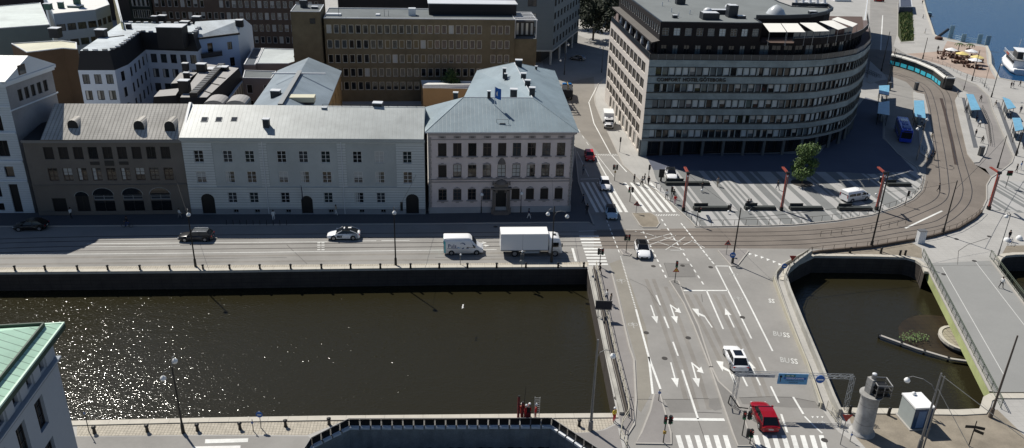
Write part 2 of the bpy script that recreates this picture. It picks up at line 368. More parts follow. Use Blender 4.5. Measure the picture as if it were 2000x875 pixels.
# tarmac patches and seams
sheet('road_patch', [(1297, 515), (1350, 516), (1357, 540), (1306, 541)], Z2, asphalt_dark)
sheet('road_patch', [(1298, 781), (1348, 781), (1355, 806), (1309, 806)], Z2, asphalt_dark)
sheet('road_patch', [(1385, 779), (1404, 777), (1410, 799), (1396, 802), (1384, 795)], Z2, asphalt_dark)
sheet('road_patch', [(1444, 777), (1545, 776), (1590, 784), (1600, 797), (1540, 796), (1450, 789)], Z2, asphalt_dark)
sheet('road_patch', [(1213, 506), (1234, 560), (1262, 640), (1268, 700), (1271, 770), (1252, 805), (1246, 800), (1243, 704), (1225, 640), (1201, 540), (1190, 515)], Z2, mat('cycle_lane_asphalt', (.245, .228, .195), .9, var=.08, scale=.4, stain=.15))
sheet('road_patch', [(1110, 160), (1160, 150), (1163, 205), (1205, 300), (1170, 300), (1125, 250), (1115, 200)], Z2, mat('street_asphalt', (.215, .198, .175), .9, var=.08, scale=.3, stain=.15))

# traffic islands (real kerb steps)
def island(px, m=asphalt_dark, h=.12, kerbm=granite2, kw=.18):
    P = GL(px); mb = MB(); mb.prism(P, 0, h - .01, kerbm, m)
    if mb.f and True: pass
    mb.ribbon(P, kw, 0, h, kerbm, closed=True)
    o = struct('traffic_island', mb)
    for p in o.data.polygons: pass
    return o
island([(1277.5, 771), (1289, 771), (1310, 846), (1311, 868), (1242, 867), (1253, 846), (1270, 803)], asphalt_old)
island([(1307.4, 549.7), (1316, 547.5), (1325, 550), (1340, 587), (1346, 600), (1364.5, 638.6), (1390, 717), (1386, 717), (1355.4, 638.6), (1335.3, 593)], asphalt_dark)
island([(1387, 719), (1390, 719), (1403, 746), (1434, 775), (1452, 813), (1464, 852), (1470, 872), (1441, 872), (1432, 850), (1404.5, 770)], asphalt_dark)
island([(1402, 490), (1458, 488), (1461.7, 491.4), (1439.4, 520), (1429, 521)], asphalt_old)
island([(1234, 417), (1250, 441), (1256, 445), (1282, 445), (1288, 437), (1283, 424), (1271, 417)], dirt)
island([(1211, 489), (1216, 487.5), (1233, 496), (1229, 500), (1217, 498)], asphalt_old)
# tram platforms
def platform(px, strip=None):
    P = GL(px); mb = MB(); mb.prism(P, 0, .16, granite2, paving); o = struct('tram_platform', mb)
    if strip: sheet('platform_strip', strip, .166, paving_dark)
platform([(1864.7, 197), (1872, 183), (1882, 179), (1890, 183), (1916, 214), (1930.5, 282), (1925, 300), (1912, 318), (1902, 319), (1889, 302)], [(1878, 192), (1884, 192), (1910, 290), (1901, 290)])
platform([(1783, 180), (1805, 185), (1811, 210), (1819, 250), (1823, 290), (1815, 311), (1797, 300), (1794, 260), (1786, 225)])
sheet('platform_strip', [(1945, 200), (1952, 200), (1990, 300), (1981, 300)], Z2, paving_dark)
platform([(1699, 120), (1712, 132), (1728, 147), (1732, 156), (1719, 158), (1700, 163), (1694, 160)])

def kerbline(px, w=.2, h=.12, m=granite2): 
    mb = MB(); mb.ribbon(GL(px), w, 0, h, m); return mb
kb = MB()
for px in ([(-400, 460), (0, 443), (450, 440), (850, 437.5), (1105, 434.5), (1150, 435), (1160, 440), (1150, 414), (1130, 356), (1124, 294), (1090, 165)],
           [(1358.6, 443.3), (1349, 432), (1318, 404), (1283, 373), (1250, 353), (1217, 323), (1203, 292), (1190, 265), (1173, 230), (1163, 205), (1160, 185), (1168, 165), (1190, 146)],
           [(1358.6, 443.3), (1500, 441.4), (1551.6, 439.4), (1633, 431.6), (1703, 420), (1750, 404), (1781, 389), (1797, 373), (1803, 350), (1790, 326), (1754, 301), (1727, 270), (1725, 200)],
           [(1195, 534.6), (1207.7, 584), (1222, 648), (1229.7, 680), (1238, 704), (1242, 783), (1238, 830), (1225, 850)],
           [(1932.6, 189), (1938.7, 214), (1963.4, 271), (1980, 306), (1976, 318), (1960, 331), (1935, 348), (1927, 362), (1927, 390), (1917, 412)],
           [(1871, 152), (1908, 166.5), (1926, 183), (1932.6, 189)],
           [(1754, 5), (1753, 70), (1759, 84), (1786, 84)]):
    kb.ribbon(GL(px), .22, 0, .12, granite2)
struct('kerb', kb)

# rails
rl = MB()
def track(px, gauge=1.435, n=6):
    P = GL(px); Q = []
    for i in range(len(P) - 1):
        p0, p1, p2, p3 = P[max(0, i - 1)], P[i], P[i + 1], P[min(len(P) - 1, i + 2)]
        for k in range(n):
            t = k / n; Q.append(.5 * ((2 * p1) + (p2 - p0) * t + (2 * p0 - 5 * p1 + 4 * p2 - p3) * t * t + (3 * p1 - p0 - 3 * p2 + p3) * t ** 3))
    Q.append(P[-1])
    for s in (-1, 1): rl.ribbon(Q, .13, .002, .026, rail_steel, off=s * gauge / 2)
    return Q
track_in = track([(-300, 491), (0, 471), (400, 463.5), (850, 459), (1150, 457), (1358, 457), (1480, 457.2), (1580, 454), (1680, 444.5), (1750, 429), (1800, 410), (1831, 395), (1844, 378), (1844, 350), (1838, 300), (1830, 255), (1821, 205), (1808, 172), (1780, 155), (1740, 141), (1697, 130)])
track_out = track([(-300, 511), (0, 489.5), (400, 482.5), (850, 478), (1150, 476), (1358, 475.8), (1480, 475.4), (1580, 472), (1680, 463), (1750, 451), (1820, 439.5), (1851, 426.5), (1879, 402), (1889, 380), (1887, 355), (1872, 300), (1858, 240), (1851, 195), (1838, 172), (1805, 149), (1765, 135), (1697, 117)])
struct('tram_rails', rl)
gr = MB(); P = GL([(1838, 192), (1846, 220), (1860, 280), (1868, 322)]); gr.ribbon(P, .7, .014, .02, mat('track_channel', (.05, .035, .03), .9, var=.3))
struct('track_drain', gr)

# ------------------------------------------------------------------ road markings
mk = MB()
ZP = .024
def ln(a, b, w=.15, z=ZP): mk.ribbon([G(*a), G(*b)], w, z, z, white_paint)
def dashes(a, b, n, duty=.5, w=.15):
    A, B = G(*a), G(*b)
    for i in range(n): p = A.lerp(B, i / n); q = A.lerp(B, (i + duty) / n); mk.ribbon([p, q], w, ZP, ZP, white_paint)
def quad(px): 
    P = GL(px, ZP)
    if (P[1] - P[0]).cross(P[2] - P[0]).z < 0: P.reverse()
    mk.face(P, white_paint)
for a, b, w in (((1242, 604), (1267, 697), .24), ((1267, 697), (1275, 770), .24), ((1267, 697), (1290, 760), .24), ((1281.4, 576.5), (1289.6, 596.5), .2), ((1297, 618.5), (1306, 641.3), .2),
    ((1314.3, 668), (1324.3, 695.3), .2), ((1332.3, 722.3), (1363.5, 819), .22), ((1335, 567.7), (1421.4, 567.7), .3), ((1397.4, 519.7), (1423, 520), .22), ((1397.5, 519.7), (1432.5, 589), .2), ((1432.5, 589), (1467.6, 661.5), .2),
    ((1424, 520), (1461, 590), .2), ((1461, 590), (1509, 686), .2), ((1380, 568), (1412.6, 643), .2), ((1482.8, 698), (1495.4, 725), .2), ((1528, 731.5), (1535.7, 744), .2), ((1505.5, 754.8), (1521, 787), .2), ((1549, 775.5), (1569, 809), .22),
    ((1525.7, 809), (1537.6, 845), .22), ((1571.4, 813.7), (1589.7, 832), .18), ((1589.7, 832), (1606, 846.6), .18), ((1430, 731), (1437, 751.6), .2), ((1449, 733), (1459.6, 754.8), .2), ((1306, 819), (1415, 820), .42),
    ((0, 498), (400, 494.3), .14), ((400, 494.3), (970, 487.5), .14), ((164, 482.3), (352, 480.3), .12), ((170, 476.5), (640, 472.5), .14), ((700, 471), (735, 470.6), .14), ((745, 470.4), (800, 469.8), .14), ((1118, 485), (1125, 511), .35),
    ((1160, 241), (1193, 302), .2), ((1150, 200), (1160, 241), .2), ((1165, 170), (1150, 200), .15), ((1163, 305), (1185, 345), .2), ((1168, 305), (1199, 345), .12), ((1193, 302), (1224, 336), .2),
    ((1127, 296), (1150, 345), .1), ((1134, 350), (1185, 349), .2), ((1768, 446), (1840, 412), .32), ((1724, 30), (1720, 98), .35), ((1130, 452), (1165, 451), .12)): ln(a, b, w)
for a, b, n, d, w in (((1212, 501), (1242, 604), 34, .5, .18), ((1256, 452), (1304, 548), 10, .5, .2), ((1292, 428), (1378, 562), 13, .5, .2), ((1330, 436), (1396, 518), 12, .75, .2), ((1185, 430), (1211, 497), 8, .6, .15), ((1240, 452), (1262, 456), 2, .5, .12), ((1115, 230), (1163, 305), 6, .45, .12)): dashes(a, b, n, d, w)
for a, b in (((1222, 449), (1290, 448)), ((1262, 456), (1282, 462)), ((1256, 471), (1312, 456)), ((1270, 478), (1320, 460)), ((1296, 463), (1330, 473)), ((1284, 473), (1336, 488)), ((1300, 488), (1338, 463)), ((1310, 489), (1337, 489)), ((1335, 478), (1350, 472)), ((1350, 470), (1376, 484))): ln(a, b, .1)
for i, (t, b) in enumerate(zip((1136, 1146.6, 1157.5, 1168, 1178, 1189), (1167, 1178.5, 1190, 1201.5, 1213, 1224))): quad([(t - 2.6, 356), (t + 2.6, 356), (b + 3.2, 414.5), (b - 3.2, 414.5)])
for t, b in ((1220, 1264), (1232.5, 1277.5), (1245, 1291), (1257.5, 1304.5), (1270, 1318)): quad([(t - 2.8, 356.5), (t + 2.8, 356.5), (b + 3.4, 414.5), (b - 3.4, 414.5)])
for i in range(10): y = 459.5 + i * 6.1; x = 1131 + i * 2.0; quad([(x, y), (x + 38, y), (x + 39, y + 3.3), (x + 1, y + 3.3)])
for x in [1319.5 + 18.4 * i for i in range(6)] + [1471, 1489, 1507.5, 1526, 1544, 1562.5, 1581, 1599]: quad([(x, 850), (x + 9.3, 850), (x + 26, 905), (x + 15.5, 905)])
quad([(401, 858), (485, 856), (484, 863.5), (400, 866)]); quad([(378, 872), (470, 870), (469, 880), (375, 882)])
def blocks(a, b, n, rows=2, w=.3):
    A, B = G(*a), G(*b); t = (B - A).normalized(); nn = Vector((-t.y, t.x, 0))
    for i in range(n):
        for r_ in range(rows):
            p = A.lerp(B, (i + (.5 if r_ % 2 else 0)) / n) - nn * (r_ * w); q = p + t * ((B - A).length / n * .5)
            mk.ribbon([p, q], w * .9, ZP, ZP, white_paint)
blocks((1164, 302), (1206, 302.5), 9); blocks((1276, 420), (1326, 419), 10)
for y in (473.5, 478, 482.5, 487): 
    for x in (620, 628): quad([(x, y), (x + 6, y), (x + 5.5, y + 1.6), (x - .5, y + 1.6)])
for x, y in ((1465, 496), (1477, 499), (1488.5, 502.5), (1500, 507), (1512, 511), (1523, 516)): quad([(x - 3, y - 2.4), (x + 4, y), (x - 2, y + 2.6)])
for x, y in ((1587, 813), (1596.5, 813), (1606, 813)): quad([(x - 2.5, y), (x + 2.5, y), (x + .5, y + 4)])
for k in range(24): y = 22 + k * 3.3; mk.ribbon([G(1703 - k * .25, y), G(1716 - k * .25, y)], .5, ZP, ZP, mat('worn_step_lines', (.25, .245, .235), .8, var=.1))
def arrow(tail, tip, kind='s', w=.17):
    A, B = G(*tail), G(*tip); t = (B - A).normalized(); n = Vector((-t.y, t.x, 0)); L_ = (B - A).length; hd = min(1.7, L_ * .45)
    def pl(uv, dz=0):
        P = [A + t * u + n * v + Vector((0, 0, ZP + dz)) for u, v in uv]
        if (P[1] - P[0]).cross(P[2] - P[0]).z < 0: P.reverse()
        mk.face(P, white_paint)
    if kind in ('s', 'sr', 'sl'):
        pl([(0, -w / 2), (L_ - hd, -w / 2), (L_ - hd, w / 2), (0, w / 2)]); pl([(L_ - hd, -.42), (L_, 0), (L_ - hd, .42)])
    sd = {'sr': 1, 'sl': -1, 'l': 1, 'r': -1}.get(kind, 0)
    if kind in ('sr', 'sl'):
        pl([(.1, -sd * w / 2), (.1, sd * w * .5), (1.15, sd * .72), (1.45, sd * .55)], .003); pl([(.75, sd * .95), (1.75, sd * .25), (2.1, sd * 1.0)], .006)
    if kind in ('l', 'r'):
        pl([(0, -w / 2), (L_ * .55, -w / 2), (L_ * .55, w / 2), (0, w / 2)]); pl([(L_ * .5, -sd * w / 2), (L_ * .62, -sd * w / 2), (L_ * .8, sd * .5), (L_ * .66, sd * .6)], .003); pl([(L_ * .55, sd * .75), (L_ * .98, sd * .15), (L_ * 1.02, sd * .95)], .006)
arrow((1271, 596), (1283.5, 632)); arrow((1309, 595), (1322, 632), 'sr'); arrow((1310, 708), (1323, 757)); arrow((1351, 708), (1364.5, 757), 'sr')
arrow((1434, 640), (1416, 602)); arrow((1391, 640), (1366, 603), 'l'); arrow((1485, 753), (1461, 703)); arrow((1437, 752), (1415, 706), 'l')
arrow((932, 474), (951, 474)); arrow((935, 481), (956, 480)); 
faint = mat('worn_road_paint', (.42, .42, .40), .8, var=.2, scale=3)
def bike(px, py, s=.24, flip=1):
    c = G(px, py); t = (G(px + 4, py + 12) - c).normalized(); n = Vector((t.y, -t.x, 0))
    for sg in (-1, 1):
        o = c + n * sg * s * 1.35; pts = [o + Vector((math.cos(a), math.sin(a) * 1.3, 0)) * s for a in [k * math.pi / 5 for k in range(10)]]
        mk.ribbon(pts, .06, ZP, ZP, faint, closed=True)
    mk.ribbon([c + n * s, c - t * .5 * flip, c - n * s * .8], .06, ZP + .003, ZP + .003, faint); mk.ribbon([c - t * .4, c + t * .9], .07, ZP + .006, ZP + .006, faint)
for q in ((1236, 634), (1213, 548), (1433, 536), (1442, 583), (1608, 828)): bike(*q)
struct('road_markings', mk)
sm = MB(); seamm = mat('tar_seam', (.09, .085, .08), .8, var=.2); wear = mat('tyre_worn_asphalt', (.233, .218, .197), .9, var=.1, scale=.7, stain=.2)
for pts in ([(1244, 780), (1300, 780), (1348, 780)], [(1350, 778), (1385, 779)], [(1443, 777), (1500, 775), (1545, 776), (1592, 785), (1600, 797)], [(1297, 514), (1351, 516), (1358, 541), (1306, 541), (1297, 514)], [(1363, 819), (1380, 868)], [(1205, 775), (1238, 776)], [(1355, 805), (1384, 806), (1410, 807)], [(1370, 575), (1372, 590)], [(850, 503), (1000, 500), (1120, 500)], [(200, 508), (560, 503)], [(560, 478), (600, 516)], [(1230, 545), (1262, 560), (1290, 600)], [(1810, 519), (1880, 518.5), (1937, 518)], [(1870, 517), (1872, 490), (1890, 478), (1930, 465)]): sm.ribbon(GL(pts), .06, .0225, .0225, seamm)
struct('road_seams', sm); sm = MB()
for pts in ([(1262, 545), (1290, 620), (1322, 715), (1345, 800)], [(1276, 545), (1305, 620), (1338, 715), (1362, 800)], [(1300, 560), (1325, 620), (1360, 715), (1385, 800)], [(1340, 575), (1375, 640), (1412, 715)], [(1357, 575), (1392, 640), (1428, 715)], [(1395, 575), (1430, 645), (1462, 715), (1490, 790)], [(1411, 575), (1446, 645), (1478, 715), (1506, 790)], [(-50, 505), (400, 500.5), (1120, 493)], [(-50, 517), (400, 512), (1120, 505)]): sm.ribbon(GL(pts), .5, .0095, .0095, wear)
struct('tyre_wear', sm)
for k, (px, py) in enumerate(((1276, 520), (1388, 522), (1333, 519), (1298, 700), (1205, 778), (1868, 467), (1932, 462), (1450, 620), (968, 443), (1262, 650), (1344, 660), (1610, 860), (1843, 536), (1903, 510))):
    mh = MB(); c = G(px, py); mh.tube((0, 0, 0), (0, 0, .012), .33, .33, 14, mat('cast_iron', (.06, .055, .05), .6, .3, var=.2), smooth=False); o = mh.build('manhole_cover'); o.location = (c.x, c.y, .02); tag(o, 'round dark manhole cover set flush in the paving', 'manhole cover', 'manhole covers in the roads')

def text_mesh(txt, size, m, name, extrude=0.0, spacing=1.0, bold=0.0):
    c = bpy.data.curves.new(name + '_c', 'FONT'); c.body = txt; c.size = size; c.extrude = extrude; c.space_character = spacing; c.offset = bold; c.resolution_u = 2
    c.align_x = 'CENTER'; c.align_y = 'CENTER'
    o = bpy.data.objects.new('tmp', c); COL.objects.link(o)
    me = bpy.data.meshes.new_from_object(o.evaluated_get(bpy.context.evaluated_depsgraph_get()))
    bpy.data.objects.remove(o); bpy.data.curves.remove(c)
    me.materials.clear(); me.materials.append(m); me.name = name
    return me
def place_text(txt, size, m, name, M, parent=None, shift=None, **kw):
    me = text_mesh(txt, size, m, name, **kw); o = bpy.data.objects.new(name, me); COL.objects.link(o)
    if shift is not None: M = Matrix.Translation(-Vector(shift)) @ M
    o.matrix_world = M
    if parent: o.parent = parent
    return o
def frame(o, x, y, sx=1, sy=1):
    x = Vector(x).normalized(); y = Vector(y); y = (y - x * y.dot(x)).normalized(); z = x.cross(y)
    M = Matrix((x * sx, y * sy, z)).transposed().to_4x4(); M.translation = o; return M
for cx, cy, tx in ((1518.5, 652.5, 'BU'), (1536, 654.8, 'SS'), (1533, 703.8, 'BU'), (1551.5, 706, 'SS'), (1507, 588, 'SS')):
    p = G(cx, cy, ZP + .002); u = (G(cx + 30, cy + 4) - G(cx, cy)); tag(place_text(tx, 1.0, faint if tx == 'BU' else white_paint, 'road_lettering', frame(p, u, (-.12, 1, 0), .86, 1.5), bold=.012), kind='structure')
def prow(p):
    c = Vector(p) - Vector((0, 0, CAMH)); return 437.5 + FPX * c.dot(down) / c.dot(fwd)
def zat(p, py, lo=-5, hi=70):
    for _ in range(40):
        m_ = (lo + hi) / 2
        if prow((p[0], p[1], m_)) > py: lo = m_
        else: hi = m_
    return m_
# ------------------------------------------------------------------ building kit
glasses = [glassmat('window_glass', (.010, .012, .014)), glassmat('window_glass_grey', (.045, .05, .055)), glassmat('window_glass_green', (.02, .03, .03))]
curtain = mat('window_blind', (.42, .42, .40), .8, var=.15, scale=1)
shutter = mat('dark_shutter', (.022, .017, .015), .6, var=.2, lines=(((0, 0, 1), .12, .03, .3),))
frame_white = mat('white_window_frame', (.62, .62, .60), .5, var=0); frame_dark = mat('dark_window_frame', (.03, .028, .027), .5, var=0)
frame_grey = mat('grey_window_frame', (.26, .27, .27), .5, var=0); frame_tan = mat('tan_window_frame', (.60, .57, .49), .5, var=0)
frame_brown = mat('brown_window_frame', (.09, .06, .045), .5, var=0)
WCACHE = {}
def win_mb(w, h, style, fm, gm):
    """window unit: local x along wall, y = inwards, origin bottom centre of the opening"""
    mb = MB(); t = (.10 if fm is frame_tan else .08) if w > .8 else .05
    mb.face([(-w / 2, .05, 0), (w / 2, .05, 0), (w / 2, .05, h), (-w / 2, .05, h)], gm)
    for x in (-w / 2 + t / 2, w / 2 - t / 2): mb.box((x, .02, h / 2), (t, .08, h), fm)
    for z in (t / 2, h - t / 2): mb.box((0, .018, z), (w - .01, .08, t), fm)
    if 'm' in style: mb.box((0, .022, h / 2), (t * .9, .07, h - .01), fm)
    if 't' in style: mb.box((0, .024, h * .62), (w - .02, .06, t * .8), fm)
    if '4' in style:
        mb.box((0, .026, h * .33), (w - .02, .05, t * .6), fm); mb.box((0, .027, h * .66), (w - .02, .05, t * .6), fm)
    if 'h' in style: mb.face([(-w / 2 + t, .04, h * .45), (w / 2 - t, .04, h * .45), (w / 2 - t, .04, h - t), (-w / 2 + t, .04, h - t)], curtain)
    if 'c' in style: mb.face([(-w / 2 + t, .04, t), (w / 2 - t, .04, t), (w / 2 - t, .04, h - t), (-w / 2 + t, .04, h - t)], curtain)
    if 'l' in style: mb.face([(-w / 2 + t, .04, t), (-w * .12, .04, t), (-w * .12, .04, h - t), (-w / 2 + t, .04, h - t)], curtain)
    return mb
class Bldg:
    def __init__(s, label, loc, name='building', cat='building', group=None):
        s.t = thing(name, label, cat, loc, 0, group); s.loc = Vector(loc); s.w = MB(); s.wins = []; s.rest = {}
    def part(s, mb, name, parent=None):
        if parent is not None: return mb.build(name, parent, s.loc)
        return mb.build(name, s.t, s.loc)
    def openings(s, A, B, z0, z1, holes, m, depth=.2, wm=None):
        """wall from A to B (left to right seen from outside) with real recesses. holes: (u,z,w,h,style,frame,glass,partname)"""
        A = Vector((A[0], A[1], 0)); B = Vector((B[0], B[1], 0)); L_ = (B - A).length; t = (B - A) / L_; n = Vector((t.y, -t.x, 0))
        rect = []
        for H in holes:
            u, z, w, h = H[:4]
            if u - w / 2 < .02 or u + w / 2 > L_ - .02 or z <= z0 or z + h >= z1: continue
            rect.append((u - w / 2, u + w / 2, z, z + h, H))
        us = sorted({0, L_} | {r[0] for r in rect} | {r[1] for r in rect}); zs = sorted({z0, z1} | {r[2] for r in rect} | {r[3] for r in rect})
        P = lambda u, z, d=0: (A.x + t.x * u - n.x * d, A.y + t.y * u - n.y * d, z)
        # merge columns: rows of cells
        for k in range(len(zs) - 1):
            za, zb = zs[k], zs[k + 1]; zc = (za + zb) / 2
            act = sorted([(r[0], r[1]) for r in rect if r[2] < zc < r[3]]); u = 0
            for a, b in act:
                if a - u > 1e-4: s.w.face([P(u, za), P(a, za), P(a, zb), P(u, zb)], m)
                u = max(u, b)
            if L_ - u > 1e-4: s.w.face([P(u, za), P(L_, za), P(L_, zb), P(u, zb)], m)
        for a, b, za, zb, H in rect:
            rm = wm or m
            s.w.face([P(a, za), P(a, za, depth), P(a, zb, depth), P(a, zb)], rm); s.w.face([P(b, za, depth), P(b, za), P(b, zb), P(b, zb, depth)], rm)
            s.w.face([P(a, za), P(b, za), P(b, za, depth), P(a, za, depth)], rm); s.w.face([P(a, zb, depth), P(b, zb, depth), P(b, zb), P(a, zb)], rm)
            st, fm, gm = H[4:7]; nm = H[7] if len(H) > 7 else 'window'
            M = Matrix((t, -n, Vector((0, 0, 1)))).transposed().to_4x4(); M.translation = Vector(P((a + b) / 2, za, depth - .05))
            s.wins.append((round(b - a, 3), round(zb - za, 3), st, fm, gm, nm, M))
    def finish(s, limit=100, wallname='wall'):
        cnt = 0; rest = MB()
        for (w, h, st, fm, gm, nm, M) in s.wins:
            if cnt < limit:
                k = (w, h, st, fm.name, gm.name)
                if k not in WCACHE: WCACHE[k] = win_mb(w, h, st, fm, gm).data('window')
                o = bpy.data.objects.new(nm, WCACHE[k]); COL.objects.link(o); o.parent = s.t
                o.matrix_world = Matrix.Translation(-s.loc) @ M
                cnt += 1
            else: rest.add(win_mb(w, h, st, fm, gm), M)
        if rest.v:
            o = s.part(rest, 'window'); o['kind'] = 'stuff'
        if s.w.v: s.part(s.w, wallname)
    def chimney(s, c, w, d, h, cap=None, m=None, rz=0, name='chimney'):
        mb = MB(); mb.box((c[0], c[1], c[2] + h / 2), (w, d, h), m or sheetdark, rz); mb.box((c[0], c[1], c[2] + h + .06), (w + .15, d + .15, .12), cap or metal_white, rz)
        return s.part(mb, name)
def rw(a, b, n): return [a + (b - a) * i / (n - 1) for i in range(n)] if n > 1 else [(a + b) / 2]
def seam(name, col, dv, sp=.6, dk=.22, rough=.45, var=.12, metal=.0, stain=.2): return mat(name, col, rough, metal, var=var, scale=.5, lines=((tuple(dv), sp, .06, dk),), bump=.25, bscale=3, stain=stain)
metal_white = mat('pale_sheet_metal', (.62, .63, .64), .35, .0, var=.12, scale=1)
sheetdark = mat('dark_sheet_metal', (.03, .035, .042), .45, .2, var=.2, scale=1)
roof_felt = mat('grey_roof_felt', (.13, .145, .15), .9, var=.12, scale=.2, bump=.2, stain=.2)
def gable_roof(b, F0, F1, B0, B1, R0, R1, ze, zr, m, name='roof', th=.18, over=.35, hips=False, edge=None):
    """F0,F1 front eave left/right, B0,B1 back eave, R0,R1 ridge ends (2D)"""
    mb = MB(); v = lambda p, z: (p[0], p[1], z); edge = edge or m
    mb.face([v(F0, ze), v(F1, ze), v(R1, zr), v(R0, zr)], m); mb.face([v(B1, ze), v(B0, ze), v(R0, zr), v(R1, zr)], m)
    mb.face([v(F1, ze), v(B1, ze), v(R1, zr)], m if hips else edge); mb.face([v(B0, ze), v(F0, ze), v(R0, zr)], m if hips else edge)
    mb.face([v(F0, ze - .004), v(B0, ze - .004), v(B1, ze - .004), v(F1, ze - .004)], edge)
    for a, c in ((F0, F1), (F1, B1), (B1, B0), (B0, F0)): mb.face([v(a, ze - th), v(c, ze - th), v(c, ze), v(a, ze)], edge)
    mb.face([v(F0, ze - th), v(B0, ze - th), v(B1, ze - th), v(F1, ze - th)], edge)
    return b.part(mb, name)
XY = lambda p: Vector((p[0], p[1], 0))
def offs(A, B, u, n): 
    """point u metres along A>B and n metres behind the facade"""
    t = (XY(B) - XY(A)).normalized(); return XY(A) + t * u + Vector((-t.y, t.x, 0)) * n

# ================================================================== the street row
# --- corner palace, rose render, L-shaped
rose = mat('rose_render', (.62, .535, .51), .85, var=.08, scale=.5, stain=.14); rose_trim = mat('rose_stone_trim', (.33, .29, .27), .85, var=.12, scale=1)
roofblue = seam('blue_grey_sheet_roof', (.24, .30, .33), U, .62, .10)
roofblue_side = seam('blue_grey_sheet_roof_side', (.24, .30, .33), V, .62, .10)
A, Bp = XY(G(838, 416.5)), XY(G(1113, 413)); LN = (Bp - A).length
P = Bldg('rose coloured three storey palace with carved portal on the street corner', A)
hs = []; us = rw(2.15, LN - 2.0, 9)
for i, u in enumerate(us):
    hs.append((u, 9.45, 1.3, 2.15, ['', 'm', '', 'mt', '', 'mt', 'mt', '4m', '4m'][i], frame_brown, shutter if i in (0, 1, 3, 4) else glasses[i % 2]))
    hs.append((u, 6.0, 1.3, 2.05, ['', '4mh', '4m', 'mt', '4mc', '4mc', '4ml', '4m', '4m'][i], frame_brown, shutter if i == 0 else glasses[i % 2]))
    if i != 4: hs.append((u, 2.15, 1.3, 1.9, '4m' if i < 4 else '', frame_brown, glasses[i % 2] if i < 4 else shutter))
hs.append((us[4], .25, 1.7, 3.6, '', frame_dark, black, 'door'))
P.openings(A, Bp, 0, 13.3, hs, rose)
Bk = Vector((6.9, 157.0, 0)); Bl = Vector((-7.2, 155.0, 0)); I1 = offs(A, Bp, 5.6, 12.5); I2 = offs(A, Bp, 0, 12.5)
sidew = [(u, z, 1.3, h, 'mt', frame_brown, glasses[0]) for u in rw(2.5, 35.5, 12) for z, h in ((2.15, 1.9), (6.0, 2.05), (9.45, 2.15))]
P.openings(Bp, Bk, 0, 13.3, sidew, rose); P.openings(Bk, Bl, 0, 13.3, [], rose); P.openings(Bl, I1, 0, 13.3, [], rose); P.openings(I1, I2, 0, 13.3, [], rose); P.openings(I2, A, 0, 13.3, [], rose)
P.finish()
tr = MB()
def strip(mb, A, B, z0, z1, d, m, ov=0.0):
    t = (XY(B) - XY(A)).normalized(); c = (XY(A) + XY(B)) / 2; c.z = (z0 + z1) / 2; n = Vector((t.y, -t.x, 0))
    mb.box(c + n * (d / 2 + .003), ((XY(B) - XY(A)).length + ov, d, z1 - z0), m, math.atan2(t.y, t.x))
for z0, z1, d in ((0, 1.0, .12), (5.2, 5.32, .16), (5.62, 5.76, .2), (12.15, 12.25, .1), (12.95, 13.3, .35)): strip(tr, A, Bp, z0, z1, d, rose_trim if z0 else mat('plinth_stone', (.33, .34, .35), .85, var=.12), .1); 
for z0, z1, d in ((0, 1.0, .12), (5.2, 5.32, .16), (12.95, 13.3, .35)): strip(tr, Bp, Bk, z0, z1, d, rose_trim)
for i, u in enumerate(us):
    for z, h in ((9.45, 2.15), (6.0, 2.05), (2.15, 1.9)):
        if i == 4 and z < 3: continue
        c = offs(A, Bp, u, -.09)
        tr.box((c.x, c.y, z - .08), (1.75, .2, .14), rose_trim, math.atan2((Bp - A).y, (Bp - A).x)); tr.box((c.x, c.y, z - .27), (.5, .12, .22), rose_trim, math.atan2((Bp - A).y, (Bp - A).x))
        if z < 9: tr.box((c.x, c.y, z + h + .12), (.9 if z < 5 else 1.2, .14, .14), rose_trim, math.atan2((Bp - A).y, (Bp - A).x)); tr.box((c.x, c.y, z + h + .26), (.4, .12, .16), rose_trim, math.atan2((Bp - A).y, (Bp - A).x))
    c = offs(A, Bp, u, -.06); tr.box((c.x, c.y, 12.55), (1.1, .1, .32), rose_trim, math.atan2((Bp - A).y, (Bp - A).x)); tr.box((c.x, c.y, 12.55), (.5, .16, .2), mat('dark_relief', (.14, .12, .11), .9, var=.2), math.atan2((Bp - A).y, (Bp - A).x))
for k in range(26):
    c = offs(A, Bp, LN - .25, -.04); tr.box((c.x, c.y, .3 + k * .48), (.5 if k % 2 else .36, .08, .4), rose_trim, .1); c = offs(A, Bp, .25, -.04); tr.box((c.x, c.y, .3 + k * .48), (.5 if k % 2 else .36, .08, .4), rose_trim, .1)
P.part(tr, 'stone_trim')
po = MB(); pst = mat('portal_sandstone', (.17, .145, .125), .9, var=.25, scale=1.5, bump=.4); ang = math.atan2((Bp - A).y, (Bp - A).x)
def at(u, n, z): c = offs(A, Bp, u, n); return (c.x, c.y, z)
for s_ in (-1, 1):
    po.box(at(us[4] + s_ * 1.12, -.22, 1.9), (.42, .44, 3.8), pst, ang); po.tube(at(us[4] + s_ * 1.3, -.5, .9), at(us[4] + s_ * 1.3, -.5, 3.9), .13, .11, 8, pst); po.box(at(us[4] + s_ * 1.3, -.45, .45), (.5, .5, .9), pst, ang)
    po.tube(at(us[4] + s_ * 1.3, -.35, 4.8), at(us[4] + s_ * 1.3, -.35, 5.5), .14, .05, 8, pst)
    po.box(at(us[4] + s_ * .72, .02, 3.62), (.3, .3, .5), pst, ang)
po.box(at(us[4], -.3, 4.2), (3.2, .62, .32), pst, ang); po.box(at(us[4], -.18, 4.72), (2.2, .36, .75), pst, ang); po.lathe(Vector(at(us[4], -.2, 5.05)), [(.9, 0), (.75, .35), (.3, .6), (.01, .75)], pst, 10)
po.lathe(Vector(at(us[4], -.05, 8.3)), [(.62, 0), (.5, .4), (.15, .9), (.01, 1.1)], pst, 8)
